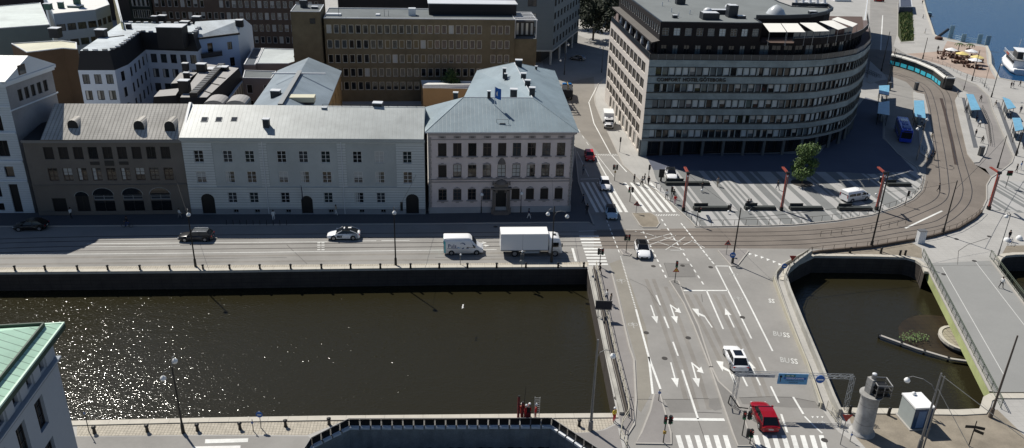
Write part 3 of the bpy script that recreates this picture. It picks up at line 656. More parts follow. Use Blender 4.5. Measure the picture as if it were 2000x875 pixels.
for k in range(3): po.box(at(us[4], -.5 - .2 * k, .36 - .14 * k), (2.4, .5, .16), pst, ang)
P.part(po, 'portal')
ze = 13.5
f0, f1 = offs(A, Bp, -.45, -.5), offs(A, Bp, LN + .55, -.5); r0, r1 = XY(G(905, 190, 16.8)), XY(G(1040, 191, 16.8)); bk0 = offs(A, Bp, -.45, 13.0)
rb = Vector((-.5, 149.2, 0)); b1, b2 = Vector((7.5, 157.6, 0)), Vector((-7.8, 155.6, 0)); inn = offs(A, Bp, 5.2, 13.0)
zr = 16.8; v = lambda p, z: (p[0], p[1], z); mb = MB()
mb.face([v(f0, ze), v(f1, ze), v(r1, zr), v(r0, zr)], roofblue); mb.face([v(f1, ze), v(b1, ze), v(rb, zr), v(r1, zr)], roofblue_side); mb.face([v(b1, ze), v(b2, ze), v(rb, zr)], roofblue)
mb.face([v(b2, ze), v(inn, ze), v(r1, zr), v(rb, zr)], roofblue_side); mb.face([v(inn, ze), v(bk0, ze), v(r0, zr), v(r1, zr)], roofblue); mb.face([v(bk0, ze), v(f0, ze), v(r0, zr)], roofblue_side)
loop = [f0, f1, b1, b2, inn, bk0]
for i in range(6): a, b = loop[i], loop[(i + 1) % 6]; mb.face([v(a, ze - .15), v(b, ze - .15), v(b, ze), v(a, ze)], metal_white)
mb.face([v(p, ze - .15) for p in loop[::-1]], metal_white)
rf = P.part(mb, 'roof')
sm_ = MB(); 
for a, b in ((r0, r1), (r1, rb)): sm_.tube((a.x, a.y, zr), (b.x, b.y, zr), .07, .07, 6, metal_white)
for a, b in ((f0, r0), (f1, r1), (b1, rb), (b2, rb)): sm_.tube((a.x, a.y, ze), (b.x, b.y, zr), .06, .06, 6, roofblue)
P.part(sm_, 'ridge_cap', rf)
for px, py, zz, w, h in ((890, 200, 15.3, .7, 1.6), (955, 193, 16.6, .5, 1.2), (1003, 190, 16.5, 1.1, 1.3), (1039, 188, 16.5, .9, 1.4), (985, 147, 16.0, .6, 1.2), (988, 153, 15.8, .5, .8), (1013, 130, 16.4, 1.2, 1.2), (1022, 158, 16.2, .9, 1.3), (1030, 173, 16.2, .9, 1.4), (1047, 137, 15.0, .4, .7)):
    c = G(px, py, zz); P.chimney((c.x, c.y, zz - .5), w, w * .8, h + .5)
sk = MB(); c = G(981, 243, 14.1); sk.box((c.x, c.y, 14.1), (.9, .7, .5), sheetdark, ang); sk.tube((c.x - .9, c.y, 14), (c.x - .9, c.y, 14.9), .03, .03, 5, polegrey); sk.tube((c.x + .9, c.y, 14), (c.x + .9, c.y, 14.9), .03, .03, 5, polegrey); sk.tube((c.x - .9, c.y, 14.9), (c.x + .9, c.y, 14.9), .03, .03, 5, polegrey); P.part(sk, 'roof_hatch')
wp = MB()
for q, cc in ((LN - .15, None), (.1, None)): a = offs(A, Bp, q, -.12); wp.tube((a.x, a.y, .1), (a.x, a.y, 13.3), .07, .07, 6, frame_grey)
P.part(wp, 'drainpipe')
# flag on the roof ridge
F = thing('flag', 'blue flag with pale crest on a pole above the corner palace roof', 'flag', G(966, 200, 16.5))
mb = MB(); mb.tube((0, 0, -.6), (0, 0, 2.6), .05, .035, 6, white_obj); mb.build('pole', F)
fb = mat('blue_flag_cloth', (.02, .12, .42), .8, var=.1); mb = MB(); n = 8
vs = [(.06 + .95 * i / n * 1.0, -.2 - .35 * i / n + .1 * math.sin(i * 1.1), 2.5 - .35 * i / n * .7 - (1.75 if j else 0)) for j in (0, 1) for i in range(n + 1)]
mb.mesh(vs, [(i + n + 1, i + n + 2, i + 1, i) for i in range(n)], fb, True); fo = mb.build('flag_cloth', F)
mb = MB(); cr = mat('flag_crest', (.75, .72, .66), .8, var=.35, scale=8); mb.lathe((.5, -.46, 1.45), [(.28, -.02), (.28, .02)], cr, 10, False)
me = mb.data('crest'); me.transform(Matrix.Translation((.53, -.38, 1.5)) @ Matrix.Rotation(R(90), 4, 'X') @ Matrix.Scale(1.5, 4, (0, 1, 0)) @ Matrix.Translation((-.5, .46, -1.45)))
o = bpy.data.objects.new('crest', me); COL.objects.link(o); o.parent = fo

# --- long white-grey building
wg = mat('pale_grey_render', (.43, .45, .435), .85, var=.07, scale=.4, stain=.14)
wr = mat('rusticated_pale_render', (.52, .54, .525), .85, var=.10, scale=.5, lines=(((0, 0, 1), .42, .07, .45),), bump=.1)
A, Bp = XY(G(375, 418)), XY(G(831, 418)); LN = (Bp - A).length; ang = math.atan2((Bp - A).y, (Bp - A).x)
P = Bldg('long pale grey three storey building with arched gates and light sheet metal roof', A)
xs = [(2.2, 1), (6.4, 1), (9.6, 1), (14.3, 1), (17.5, 1), (20.8, 1), (25.5, 1), (28.8, 1), (33.0, 1)]
xs = [(u * LN / 35.6, k) for u, k in xs]
hs = []
for i, (u, _) in enumerate(xs):
    hs.append((u, 8.45, 1.4, 1.9, '4mc' if i == 7 else '4m', frame_white, glasses[i % 3])); hs.append((u, 5.15, 1.4, 1.9, ['4mh', '4ml', '4m'][i % 3], frame_white, glasses[(i + 1) % 3]))
    if i not in (0, 4, 8): hs.append((u, 1.85, 1.35, 1.75, '4ml' if i == 6 else '4m', frame_white, glasses[i % 3]))
    elif i == 4: hs.append((u, .1, 1.75, 3.0, '', frame_dark, black, 'gate'))
    if i in (1, 2, 3, 5, 6, 7): hs.append((u + .3, .25, .75, .55, 'm', frame_grey, glasses[0], 'cellar_window'))
hs += [(2.7, .05, 2.0, 2.4, '', frame_dark, black, 'gate'), (LN - 2.0, .05, 2.0, 2.4, '', frame_dark, black, 'gate'), (LN - 3.7, .5, .4, 1.6, '', frame_dark, frame_dark, 'notice_board')]
P.openings(A, Bp, 0, 12.3, hs, wg, depth=.16)
D = 13.5; P.openings(Bp, offs(A, Bp, LN, D), 0, 12.3, [], wg); P.openings(offs(A, Bp, LN, D), offs(A, Bp, 0, D), 0, 12.3, [(u, z, 1.2, 1.7, '4m', frame_white, glasses[0]) for u in rw(2, LN - 2, 11) for z in (2, 5.2, 8.5)], wg); P.openings(offs(A, Bp, 0, D), A, 0, 12.3, [], wg)
P.finish()
tr = MB(); at = lambda u, n, z: tuple(Vector((offs(A, Bp, u, n).x, offs(A, Bp, u, n).y, z)))
def panel(u0, u1, z0, z1, d, m, holes):
    """raised rusticated field that leaves the window openings free"""
    us_ = sorted({u0, u1} | {x for h in holes for x in (max(u0, h[0] - h[2] / 2), min(u1, h[0] + h[2] / 2)) if u0 < h[0] < u1})
    for a, b in zip(us_, us_[1:]):
        zc = [(z0, z1)]
        for h in holes:
            if u0 < h[0] < u1 and h[0] - h[2] / 2 - .01 <= a and b <= h[0] + h[2] / 2 + .01:
                zc = [q for z_ in zc for q in ((z_[0], min(z_[1], h[1])), (max(z_[0], h[1] + h[3]), z_[1])) if q[1] - q[0] > .02]
        for za, zb in zc: tr.box(at((a + b) / 2, -d / 2 - .002, (za + zb) / 2), (b - a, d, zb - za), m, ang)
hh = [h[:4] for h in hs]
panel(0, LN, .95, 4.35, .07, wr, hh)
for u0, u1 in ((0, 4.3), (LN - 4.3, LN), (11.1, 12.3), (22.7, 24.0)): panel(u0, u1, 4.55, 11.6, .07, wr, hh)
panel(0, LN, 0, .9, .12, mat('grey_plinth', (.26, .27, .28), .85, var=.1), hh)
tr.box(at(LN / 2, -.09, 4.45), (LN, .18, .18), wr, ang); tr.box(at(LN / 2, -.09, 11.72), (LN, .18, .2), wr, ang); tr.box(at(LN / 2, -.2, 12.12), (LN + .2, .45, .36), wg, ang)
P.part(tr, 'rusticated_facing')
sp = MB()   # arches of the gates
for u, w, zt in ((2.7, 2.0, 2.45), (LN - 2.0, 2.0, 2.45)):
    nseg = 8; r = w / 2
    sp.face([at(u + r * math.cos(math.pi * k / nseg), -.076, zt + r * math.sin(math.pi * k / nseg)) for k in range(nseg + 1)], black)
for u, w, zb, zt in ((xs[4][0], 1.75, 2.2, 3.1),):
    for s_ in (-1, 1):
        sp.face([at(u + s_ * w / 2, -.02, zt)] + [at(u + s_ * w / 2 * math.cos(math.pi / 2 * k / 6), -.02, zb + w / 2 * math.sin(math.pi / 2 * k / 6)) for k in (range(7) if s_ > 0 else range(7))] , wr)
P.part(sp, 'gate_arch')
fr = MB()
for u in (2.7, xs[4][0], LN - 2.0):
    r = 1.35
    for k in range(9):
        a0 = math.pi * k / 9; a1 = math.pi * (k + .8) / 9; zc = 2.4
        q = [at(u + rr * math.cos(a), -.1, zc + rr * math.sin(a)) for rr, a in ((1.02, a0), (1.5, a0), (1.5, a1), (1.02, a1))]; fr.face(q, wr)
P.part(fr, 'arch_stones')
roofw = seam('pale_sheet_roof', (.39, .415, .405), U, .62, .24, .42, stain=.25)
gable_roof(P, offs(A, Bp, -.1, -.5), offs(A, Bp, LN - .05, -.5), offs(A, Bp, -.1, D + .4), offs(A, Bp, LN - .05, D + .4), offs(A, Bp, -.1, 6.3), offs(A, Bp, LN - .05, 6.3), 12.5, 15.6, roofw, edge=wg)
for u in (11.7, 23.35):
    mb = MB(); c = at(u, -.16, 0); mb.tube((c[0], c[1], .1), (c[0], c[1], 12.3), .07, .07, 6, metal_white); P.part(mb, 'drainpipe')
for px, py in ((400, 234), (428, 234), (458, 234)):
    c = G(px, py, 14.1); mb = MB(); mb.box((c.x, c.y - .1, 14.18), (1.0, 1.0, .12), frame_grey, ax=(U, (V + Vector((0, 0, .46))).normalized(), U.cross((V + Vector((0, 0, .46))).normalized()))); mb.box((c.x, c.y - .1, 14.26), (.8, .8, .06), glasses[1], ax=(U, (V + Vector((0, 0, .46))).normalized(), U.cross((V + Vector((0, 0, .46))).normalized()))); P.part(mb, 'skylight')
for px, py, zz, w, h in ((521, 249, 13.4, .9, 1.3), (634, 231, 14.0, .6, .7), (634, 220, 14.6, .7, .8), (738, 213, 15.0, 1.4, 1.0)):
    c = G(px, py, zz); P.chimney((c.x, c.y, zz - .4), w, w * .8, h + .4)
rl_ = MB(); a, b = offs(A, Bp, 20, 6.3), offs(A, Bp, LN, 6.3); rl_.path([(a.x, a.y, 15.85), (b.x, b.y, 15.85)], .03, 5, darkmetal)
for k in range(12): q = a.lerp(b, k / 11); rl_.tube((q.x, q.y, 15.5), (q.x, q.y, 15.85), .025, .025, 5, darkmetal)
P.part(rl_, 'roof_rail')
# vertical banner flag over the middle gate
F = thing('flag', 'dark blue flag on a slanted pole over the middle gate of the pale building', 'flag', at(xs[4][0] - .45, -.1, 3.9))
mb = MB(); mb.tube((0, 0, 0), (0, -.9, 1.5), .04, .03, 6, white_obj); mb.build('pole', F)
mb = MB(); mb.mesh([(0, -.85, 1.4), (.02, -.45, .75), (.02, -.4, -1.1), (0, -.62, -1.3), (-.02, -.8, -1.0)], [(0, 1, 2, 3, 4)], mat('navy_cloth', (.01, .015, .05), .8, var=.1)); mb.build('flag_cloth', F)

# --- dark brown building
db = mat('dark_brown_render', (.165, .145, .125), .9, var=.1, scale=.5, stain=.15)
A0, Bp0 = A.copy(), Bp.copy()
Bp = offs(A0, Bp0, -.05, .1); A = XY(G(128, 420)); A = Bp + (A - Bp).normalized() * ((A - Bp).length); LN = (Bp - A).length; ang = math.atan2((Bp - A).y, (Bp - A).x)
Lx = A.copy(); A = XY(G(77, 421)); LN = (Bp - A).length
P = Bldg('dark brown three storey building with arched shop windows and ribbed tile roof', A)
hs = []; us = rw(3.3, LN - 2.5, 9); sty = ['', '', '', '4h', '', '', '', '', 'h']
for i, u in enumerate(us):
    hs.append((u, 9.0, 1.35, 1.9, 'm' if i % 3 else '', frame_dark, shutter if i % 4 != 3 else glasses[0])); hs.append((u, 5.6, 1.35, 2.0, '4ml' if i in (2, 3, 5) else '4mh' if i in (1, 6) else '4m', frame_brown, glasses[i % 2]))
hs += [(2.0 + 1.3, .1, 2.0, 2.7, '', frame_dark, black, 'gate'), (us[1] + 1.3, .1, 1.9, 3.0, 'm', frame_dark, black, 'gate')]
for u in (us[3] + .3, us[5] + .4, us[7] + .3): hs.append((u, .4, 3.0, 1.9, 'm', frame_dark, glasses[0], 'shop_window')); hs.append((u, 2.45, 2.9, .8, 'mt', frame_grey, glasses[1], 'arched_window'))
P.openings(A, Bp, 0, 12.0, hs, db)
D = 12.5; P.openings(Bp, offs(A, Bp, LN, D), 0, 12, [], db); P.openings(offs(A, Bp, LN, D), offs(A, Bp, 0, D), 0, 12, [], db); P.openings(offs(A, Bp, 0, D), A, 0, 12, [], db); P.finish()
at = lambda u, n, z: tuple(Vector((offs(A, Bp, u, n).x, offs(A, Bp, u, n).y, z)))
tr = MB(); lt = mat('brown_stone_band', (.14, .125, .11), .9, var=.1); tr.box(at(LN / 2, -.08, 4.9), (LN, .16, .16), lt, ang); tr.box(at(LN / 2, -.2, 11.85), (LN + .1, .4, .4), mat('grey_cornice', (.2, .19, .18), .8, var=.1), ang); tr.box(at(LN / 2, -.05, .35), (LN, .1, .6), lt, ang)
for i in (3, 4, 5): tr.box(at(us[i] + (0 if i != 4 else 0), -.04, 8.35), (1.3, .08, .5 if i != 4 else .8), frame_dark, ang)
P.part(tr, 'stone_bands')
for u in (us[3] + .3, us[5] + .4, us[7] + .3, us[1] + 1.3):
    ar = MB(); r = 1.5 if u != us[1] + 1.3 else .95; zc = 3.25 if r > 1 else 3.1; pt = lambda rr, k: at(u + rr * math.cos(math.pi * k / 10), -.006, zc + rr * .75 * math.sin(math.pi * k / 10))
    ar.face([pt(r, k) for k in range(11)], glasses[0]); 
    for k in range(10): ar.mesh([at(u + q_ * math.cos(math.pi * j / 10), -.02, zc + q_ * .75 * math.sin(math.pi * j / 10)) for q_, j in ((r, k), (r + .1, k), (r + .1, k + 1), (r, k + 1))], [(0, 1, 2, 3)], frame_grey)
    P.part(ar, 'arch_window')
rtile = mat('ribbed_tile_roof', (.50, .475, .43), .85, var=.2, scale=.5, lines=((tuple(U), .55, .16, .35), (tuple(V), .38, .05, .2)), bump=.3, stain=.2)
gx = Lx - A; g0 = (XY(G(113, 199, 15.8)) - A).dot((Bp - A).normalized())
gable_roof(P, offs(A, Bp, g0 - .3, -.4), offs(A, Bp, LN + .05, -.4), offs(A, Bp, g0 - .3, D + .3), offs(A, Bp, LN + .05, D + .3), offs(A, Bp, g0 - .3, 6.2), offs(A, Bp, LN + .05, 6.2), 12.15, 15.7, rtile, edge=db)
gable_roof(P, offs(A, Bp, .2, -.3), offs(A, Bp, g0 - .35, -.3), offs(A, Bp, .2, D), offs(A, Bp, g0 - .35, D), offs(A, Bp, .2, 6.2), offs(A, Bp, g0 - .35, 6.2), 12.1, 12.6, mat('black_flat_roof', (.02, .02, .022), .9, var=.1))
fw = MB(); 
for s_, nn in ((-1, 6.2), (1, 6.2)):
    q = [offs(A, Bp, LN + .05, -.45), offs(A, Bp, LN + .05, 6.2), offs(A, Bp, LN + .05, D + .3)]
fw.mesh([(q[0].x, q[0].y, 12.3), (q[1].x, q[1].y, 15.95), (q[2].x, q[2].y, 12.3), (q[0].x + .35, q[0].y, 12.3), (q[1].x + .35, q[1].y, 15.95), (q[2].x + .35, q[2].y, 12.3), (q[0].x, q[0].y, 11.9), (q[1].x, q[1].y, 15.5), (q[2].x, q[2].y, 11.9), (q[0].x + .35, q[0].y, 11.9), (q[1].x + .35, q[1].y, 15.5), (q[2].x + .35, q[2].y, 11.9)], [(0, 3, 4, 1), (1, 4, 5, 2), (0, 1, 7, 6), (1, 2, 8, 7), (3, 9, 10, 4), (4, 10, 11, 5), (0, 6, 9, 3)], metal_white); P.part(fw, 'fire_wall')
for px, py in ((142, 246), (271, 247), (331, 248)):   # rounded dormers
    c = G(px, py, 13.6); dm = MB(); w = .75; prof = [(w * math.cos(a), w * 1.05 * math.sin(a)) for a in [math.pi * k / 8 for k in range(9)]]
    t = U; bk = V * 2.6
    fr_ = [(c + t * x + Vector((0, 0, y + .1))) for x, y in prof]; ba = [p + bk for p in fr_]
    for k in range(8): dm.face([fr_[k], fr_[k + 1], ba[k + 1], ba[k]], rtile)
    base = [c + t * w - Vector((0, 0, 1.0)), c - t * w - Vector((0, 0, 1.0))]
    dm.face([base[1], base[0]] + fr_, black); dm.face([base[0], base[0] + bk, ba[0], fr_[0]], rtile); dm.face([base[1] + bk, base[1], fr_[8], ba[8]], rtile)
    P.part(dm, 'dormer')

# --- tall pale building at the left edge
lw = mat('pale_stone_facing', (.52, .56, .585), .85, var=.08, scale=.5, lines=(((0, 0, 1), .36, .05, .28),), bump=.1); ls = mat('smooth_pale_render', (.58, .62, .66), .85, var=.06)
C = XY(G(68.6, 415.8)); t = (XY(G(68.6, 415.8)) - XY(G(0, 416))).normalized(); t = Vector((.9966, .082, 0)); A = C - t * 26; Bp = C; LN = 26; ang = math.atan2(t.y, t.x)
H1 = 20.3; zr_ = lambda y: zat(C, y); P = Bldg('tall pale stone building with pediment gable at the left edge of the street row', A)
hs = []
for u in (LN - 2.4, LN - 5.6, LN - 8.8, LN - 12): hs += [(u, zr_(306), 1.6, 2.5, 'm', frame_dark, glasses[0]), (u, zr_(256), 1.5, 2.3, 'm', frame_dark, glasses[0]), (u, zr_(205), 1.4, 1.5, 'm', frame_dark, glasses[0])]
for u in (LN - 2.3, LN - 5.4, LN - 8.6, LN - 11.8): hs += [(u, zr_(346), 1.3, 1.7, '', frame_dark, glasses[0])]
hs += [(LN - 2.3, .1, 1.3, 4.6, '', frame_dark, black, 'door'), (LN - 4.9, 2.6, 1.5, 2.3, 'm', frame_dark, glasses[0]), (LN - 4.9, .4, 1.3, 1.2, '', frame_dark, glasses[0], 'cellar_window'), (LN - 8.6, 2.6, 1.5, 2.4, 'm', frame_dark, glasses[0]), (LN - 12, 2.6, 1.5, 2.4, 'm', frame_dark, glasses[0])]
P.openings(A, Bp, 0, H1, hs, lw, depth=.3)
bk_ = XY(G(104, 126, 20.4)); vv = (bk_ - Bp).normalized(); D = (bk_ - Bp).length - .6; Q = Bp + vv * D; shad = mat('shaded_side_render', (.30, .30, .31), .9, var=.1, scale=.3, stain=.2)  # side wall turned from the sun: its shade painted in as darker grey
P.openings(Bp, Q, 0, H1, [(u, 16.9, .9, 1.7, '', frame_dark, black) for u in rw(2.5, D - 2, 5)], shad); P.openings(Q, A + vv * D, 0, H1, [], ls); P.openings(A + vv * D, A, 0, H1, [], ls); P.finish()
tr = MB(); at = lambda u, n, z: tuple(Vector(((Bp + t * (u - LN) + vv * n).x, (Bp + t * (u - LN) + vv * n).y, z)))
for z0, z1, d in ((19.7, 20.1, .3), (20.1, 20.45, .6), (8.2, 8.5, .2), (5.1, 5.3, .2), (12.6, 12.9, .25), (16.6, 16.8, .15)): tr.box(at(LN / 2, -d / 2, (z0 + z1) / 2), (LN, d, z1 - z0), ls, ang)
for z0, z1, d in ((19.7, 20.1, .3), (20.1, 20.45, .6), (16.0, 16.2, .1)): strip(tr, Bp, Q, z0, z1, d, ls, .6)
P.part(tr, 'cornice')
zr = 23.0; mid = offs(A, Bp, LN + .5, D / 2)
mb = MB(); f0, f1, b1, b0 = [Vector(at(u, n, 20.47)) for u, n in ((-.5, -.6), (LN + .5, -.6), (LN + .5, D + .5), (-.5, D + .5))]; m0, m1 = Vector(at(-.5, D * .5, zr)), Vector(at(LN + .5, D * .5, zr))
rwhite = seam('white_sheet_roof', (.55, .58, .57), U, .7, .12, .42)
mb.face([f0, f1, m1, m0], rwhite); mb.face([b1, b0, m0, m1], rwhite); mb.face([f1, b1, m1], ls); mb.face([b0, f0, m0], ls); mb.face([f0, b0, b1, f1], ls)
rf = P.part(mb, 'roof')
mb = MB(); cc = Bp + (Q - Bp) * .32; tt = (Q - Bp).normalized(); nn = Vector((tt.y, -tt.x, 0)); cc = cc + nn * .53; mb.box((cc.x, cc.y, 21.4), (1.5, .08, 1.4), frame_brown, math.atan2(tt.y, tt.x)); mb.box((cc.x + .02, cc.y, 21.4), (1.2, .1, 1.2), glasses[1], math.atan2(tt.y, tt.x)); P.part(mb, 'gable_window', rf)
def inset(P, d):
    Q = []
    for i, p in enumerate(P):
        a = P[max(0, i - 1)]; b = P[min(len(P) - 1, i + 1)]; t = (b - a).normalized(); Q.append(p + Vector((-t.y, t.x, 0)) * d)
    return Q
def resample(P, step):
    L_ = [0]; 
    for a, b in zip(P, P[1:]): L_.append(L_[-1] + (b - a).length)
    n = max(1, round(L_[-1] / step)); Q = []
    for k in range(n + 1):
        s_ = L_[-1] * k / n; i = 0
        while i < len(P) - 2 and L_[i + 1] < s_: i += 1
        Q.append(P[i].lerp(P[i + 1], (s_ - L_[i]) / (L_[i + 1] - L_[i])))
    return Q
# ================================================================== the curved hotel
hstone = mat('weathered_stone_cladding', (.27, .32, .33), .85, var=.28, scale=.45, lines=(((0, 0, 1), .5, .04, .15),), stain=.3); hpale = mat('pale_side_cladding', (.60, .55, .50), .85, var=.07, scale=.4, lines=(((0, 0, 1), .8, .03, .1),), stain=.06)
hdark = mat('black_brown_metal_cladding', (.012, .009, .010), .8, .1, var=.15, lines=((tuple(U), .6, .03, .3),)); hroof = mat('hotel_roof_felt', (.17, .185, .185), .9, var=.07, scale=.15, bump=.1, stain=.15)
hglass = [glassmat('hotel_glass', (.012, .015, .018)), glassmat('hotel_glass_grey', (.10, .125, .14)), glassmat('hotel_glass_light', (.44, .50, .53), .15)]
sideglass = mat('side_window_blind', (.115, .105, .09), .5, var=.12, scale=1)
C0 = Vector((24.17, 146.75, 0)); Lb = Vector((20.95, 185.6, 0))
Fp = [C0] + [Vector(p).to_3d() for p in ((40.71, 148.5), (51.4, 149.7), (57.27, 151.5), (62.38, 154.6), (66.19, 157.6), (69.6, 162.2), (73.6, 169.3), (79, 184))]
HB = Bldg('large curved grey hotel with ribbon windows and dark set back top floors', C0)
FL = (15.75, 12.65, 9.6, 6.6, 3.75)
# left flank, ten wide panes per floor
hs = []
Ll = (C0 - Lb).length
for z in FL:
    for u in rw(2.6, Ll - 4.2, 10): hs.append((u, z - .35, 3.15, 1.95, 'm', frame_dark, sideglass))
for i, u in enumerate(rw(7, Ll - 2.4, 9)): hs.append((u, .35, 2.3, 2.6, 'm', frame_tan, [glasses[0], hpale, glasses[1]][i % 3] if i % 3 != 1 else curtain, 'shop_window'))
HB.openings(Lb, C0, 0, 18.5, hs, hpale, depth=.25)
bays = resample(Fp, 1.3)
random.seed(3)
nb = len(bays) - 1
for i in range(nb):
    a, b = bays[i], bays[i + 1]; w_ = (b - a).length
    hs = []
    if i > 0:
        for k, z in enumerate(FL):
            g = random.choices([0, 1, 2], [4, 3, 3.4])[0]; hs.append((w_ / 2, z, w_ - .2, 1.5, random.choice(['', '', 'h', 'l', '']) if g < 2 else '', frame_dark, hglass[g]))
    HB.openings(a, b, 3.2 if i > 0 else 0, 18.5, hs, hstone, depth=.3, wm=frame_dark)
# sort so that the nearest become parts: lower front first keeps a mixed hundred
HB.wins.sort(key=lambda q: 0 if q[6].translation.x > 24.2 else 1)
# recessed ground floor behind columns, kept as openings
Gi = inset(Fp, 1.6); gb = resample([C0 + Vector((.0, .0, 0))] + Gi[1:], 4.2)
for i in range(len(gb) - 1):
    a, b = gb[i], gb[i + 1]; w_ = (b - a).length
    HB.openings(a, b, 0, 3.2, [(w_ * .5, .3, w_ - .9, 2.5, 'm', frame_dark, hglass[0], 'shop_window')], hdark)
for z0_, z1_, mm_ in [(3.05, 3.3, mat('metal_band', (.2, .22, .23), .5, var=.05)), (18.35, 18.62, hstone)] + [(z + q_, z + r_, frame_dark) for z in FL for q_, r_ in ((-.18, -.02), (1.52, 1.6))]:
    cap = MB()
    for a, b in zip(bays, bays[1:]): strip(cap, a, b, z0_, z1_, .1, mm_, .05)
    HB.part(cap, 'band_course')
so_ = MB(); 
for P_, Q_ in ((Fp, Gi),):
    for i in range(len(P_) - 1): so_.face([(P_[i].x, P_[i].y, 3.15), (Q_[i].x, Q_[i].y, 3.15), (Q_[i + 1].x, Q_[i + 1].y, 3.15), (P_[i + 1].x, P_[i + 1].y, 3.15)], hdark)
HB.part(so_, 'soffit')
for i, p in enumerate(resample(inset(Fp, .35), 4.2)):
    mb = MB(); mb.box((p.x, p.y, 1.6), (.5, .5, 3.2), mat('dark_column', (.10, .11, .115), .8, var=.1), .1); HB.part(mb, 'column')
# terrace deck at 18.5 and recessed dark floors
back = [Vector((84, 198, 0)), Vector((60, 205, 0)), Vector((20, 203, 0))]
dk = MB(); poly = [Lb] + Fp + back[:1] + [Vector((24, 199, 0))]; dk.face([(p.x, p.y, 18.5) for p in poly], mat('pinkish_terrace', (.13, .10, .095), .85, var=.08, scale=.5)); 
HB.part(dk, 'terrace_deck')
HB.openings(Fp[-1], back[0], 0, 18.5, [], hstone); HB.openings(back[0], Vector((24, 199, 0)), 0, 18.5, [], hstone); HB.openings(Vector((24, 199, 0)), Lb, 0, 18.5, [], hpale)
I0 = Vector((26.0, 149.3, 0)); front = [I0] + inset(Fp, 2.0)[1:]
up_l = Vector((22.7, 186.0, 0))
hs = [(u, 22.7, 1.0, 1.45, 'm', frame_white, curtain if int(u * 7) % 3 else hglass[1]) for u in rw(1.4, (I0 - up_l).length - 1.0, 21)]
HB.openings(up_l, I0, 21.7, 25, hs, hdark)
HB.openings(up_l + Vector((.3, 0, 0)), I0 + Vector((.3, 0.1, 0)), 18.5, 21.5, [(u, 18.8, 2.0, 2.2, 'm', frame_dark, hglass[0]) for u in rw(3, 34, 9)], hdark)
topf = resample(front[:2] + [Vector((45.1, 151.4, 0))], 2.1)
for i in range(len(topf) - 1):
    w_ = (topf[i + 1] - topf[i]).length
    HB.openings(topf[i], topf[i + 1], 18.5, 25, [(w_ / 2, 22.6, 1.25, 1.4, '4m', frame_grey, hglass[1 + (i % 2)] if i % 3 else glasses[0]), (w_ / 2, 18.9, 1.1, 2.0, 'm', frame_dark, hglass[i % 2])], hdark)
lowf = resample([Vector((45.1, 151.4, 0))] + [p for p in front[2:]], 2.3)
for i in range(len(lowf) - 1):
    w_ = (lowf[i + 1] - lowf[i]).length; HB.openings(lowf[i], lowf[i + 1], 18.5, 21.5, [(w_ / 2, 18.8, w_ - .5, 2.2, 'm', frame_dark, hglass[0 if i % 4 else 1])], hdark)
HB.finish(100)
# balustrade
for P_, nm in ((resample(Fp, 1.6), 'balustrade'), ([Lb, C0], 'balustrade')):
    mb = MB(); Q_ = inset(P_, .15)
    for a, b in zip(Q_, Q_[1:]):
        mb.face([(a.x, a.y, 18.6), (b.x, b.y, 18.6), (b.x, b.y, 19.65), (a.x, a.y, 19.65)], glassmat('balustrade_glass', (.012, .018, .026), .3)); mb.tube((a.x, a.y, 19.68), (b.x, b.y, 19.68), .04, .04, 5, darkmetal)
        mb.tube((a.x, a.y, 18.5), (a.x, a.y, 19.68), .03, .03, 4, frame_grey)
    HB.part(mb, nm)
# roof slab above the flank terrace, upper box roof, awning terrace deck
mb = MB(); s0 = [Lb + Vector((0, 0, 0)), C0 + Vector((.15, .3, 0)), I0 + Vector((.1, -.3, 0)), up_l + Vector((.1, 0, 0))]
mb.prism([(p.x, p.y) for p in s0], 21.45, 21.75, hdark, mat('slab_felt', (.13, .12, .11), .9, var=.1, stain=.1), True); HB.part(mb, 'terrace_canopy')
for k in range(9):
    p = Lb.lerp(C0, .06 + .11 * k) + Vector((.5, 0, 0)); mb = MB(); mb.box((p.x, p.y, 20), (.12, .12, 2.9), frame_dark); HB.part(mb, 'canopy_post')
cyc = [Vector(p).to_3d() for p in ((45.1, 151.4), (45.0, 156.0), (50.6, 157.0), (56.2, 159.1), (60.6, 163.3), (63.5, 168.1), (64.4, 172.3), (57, 172.5))]
ct = [Vector(p).to_3d() for p in ((36.2, 172), (35.6, 158.4), (44.2, 158.9))]
rp = [I0, front[1], cyc[0]] + cyc[1:] + [Vector((56, 178, 0)), Vector((56, 198, 0)), Vector((24, 198, 0)), up_l]
mb = MB(); mb.face([(p.x, p.y, 25) for p in rp], hroof); HB.part(mb, 'roof')
mb = MB(); 
for a, b in zip(cyc, cyc[1:]): mb.face([(a.x, a.y, 21.6), (b.x, b.y, 21.6), (b.x, b.y, 25), (a.x, a.y, 25)], hdark)
mb.face([(56, 178, 18.5), (56, 198, 18.5), (56, 198, 25), (56, 178, 25)], hdark); mb.face([(57, 172.5, 18.5), (56, 178, 18.5), (56, 178, 25), (57, 172.5, 25)], hdark); mb.face([(56, 198, 18.5), (24, 198, 18.5), (24, 198, 25), (56, 198, 25)], hdark); mb.face([(24, 198, 18.5), (up_l.x, up_l.y, 18.5), (up_l.x, up_l.y, 25), (24, 198, 25)], hdark)
HB.part(mb, 'penthouse_wall')
mb = MB(); tp = [cyc[0]] + [p for p in front[2:]] + [Vector((70, 184, 0)), Vector((57, 184, 0))]; mb.face([(p.x, p.y, 21.5) for p in tp], mat('roof_terrace_deck', (.09, .06, .05), .85, var=.1)); 
for a, b in zip(tp, tp[1:] + tp[:1]): mb.face([(a.x, a.y, 21.3), (b.x, b.y, 21.3), (b.x, b.y, 21.5), (a.x, a.y, 21.5)], hdark)
HB.part(mb, 'roof_terrace')
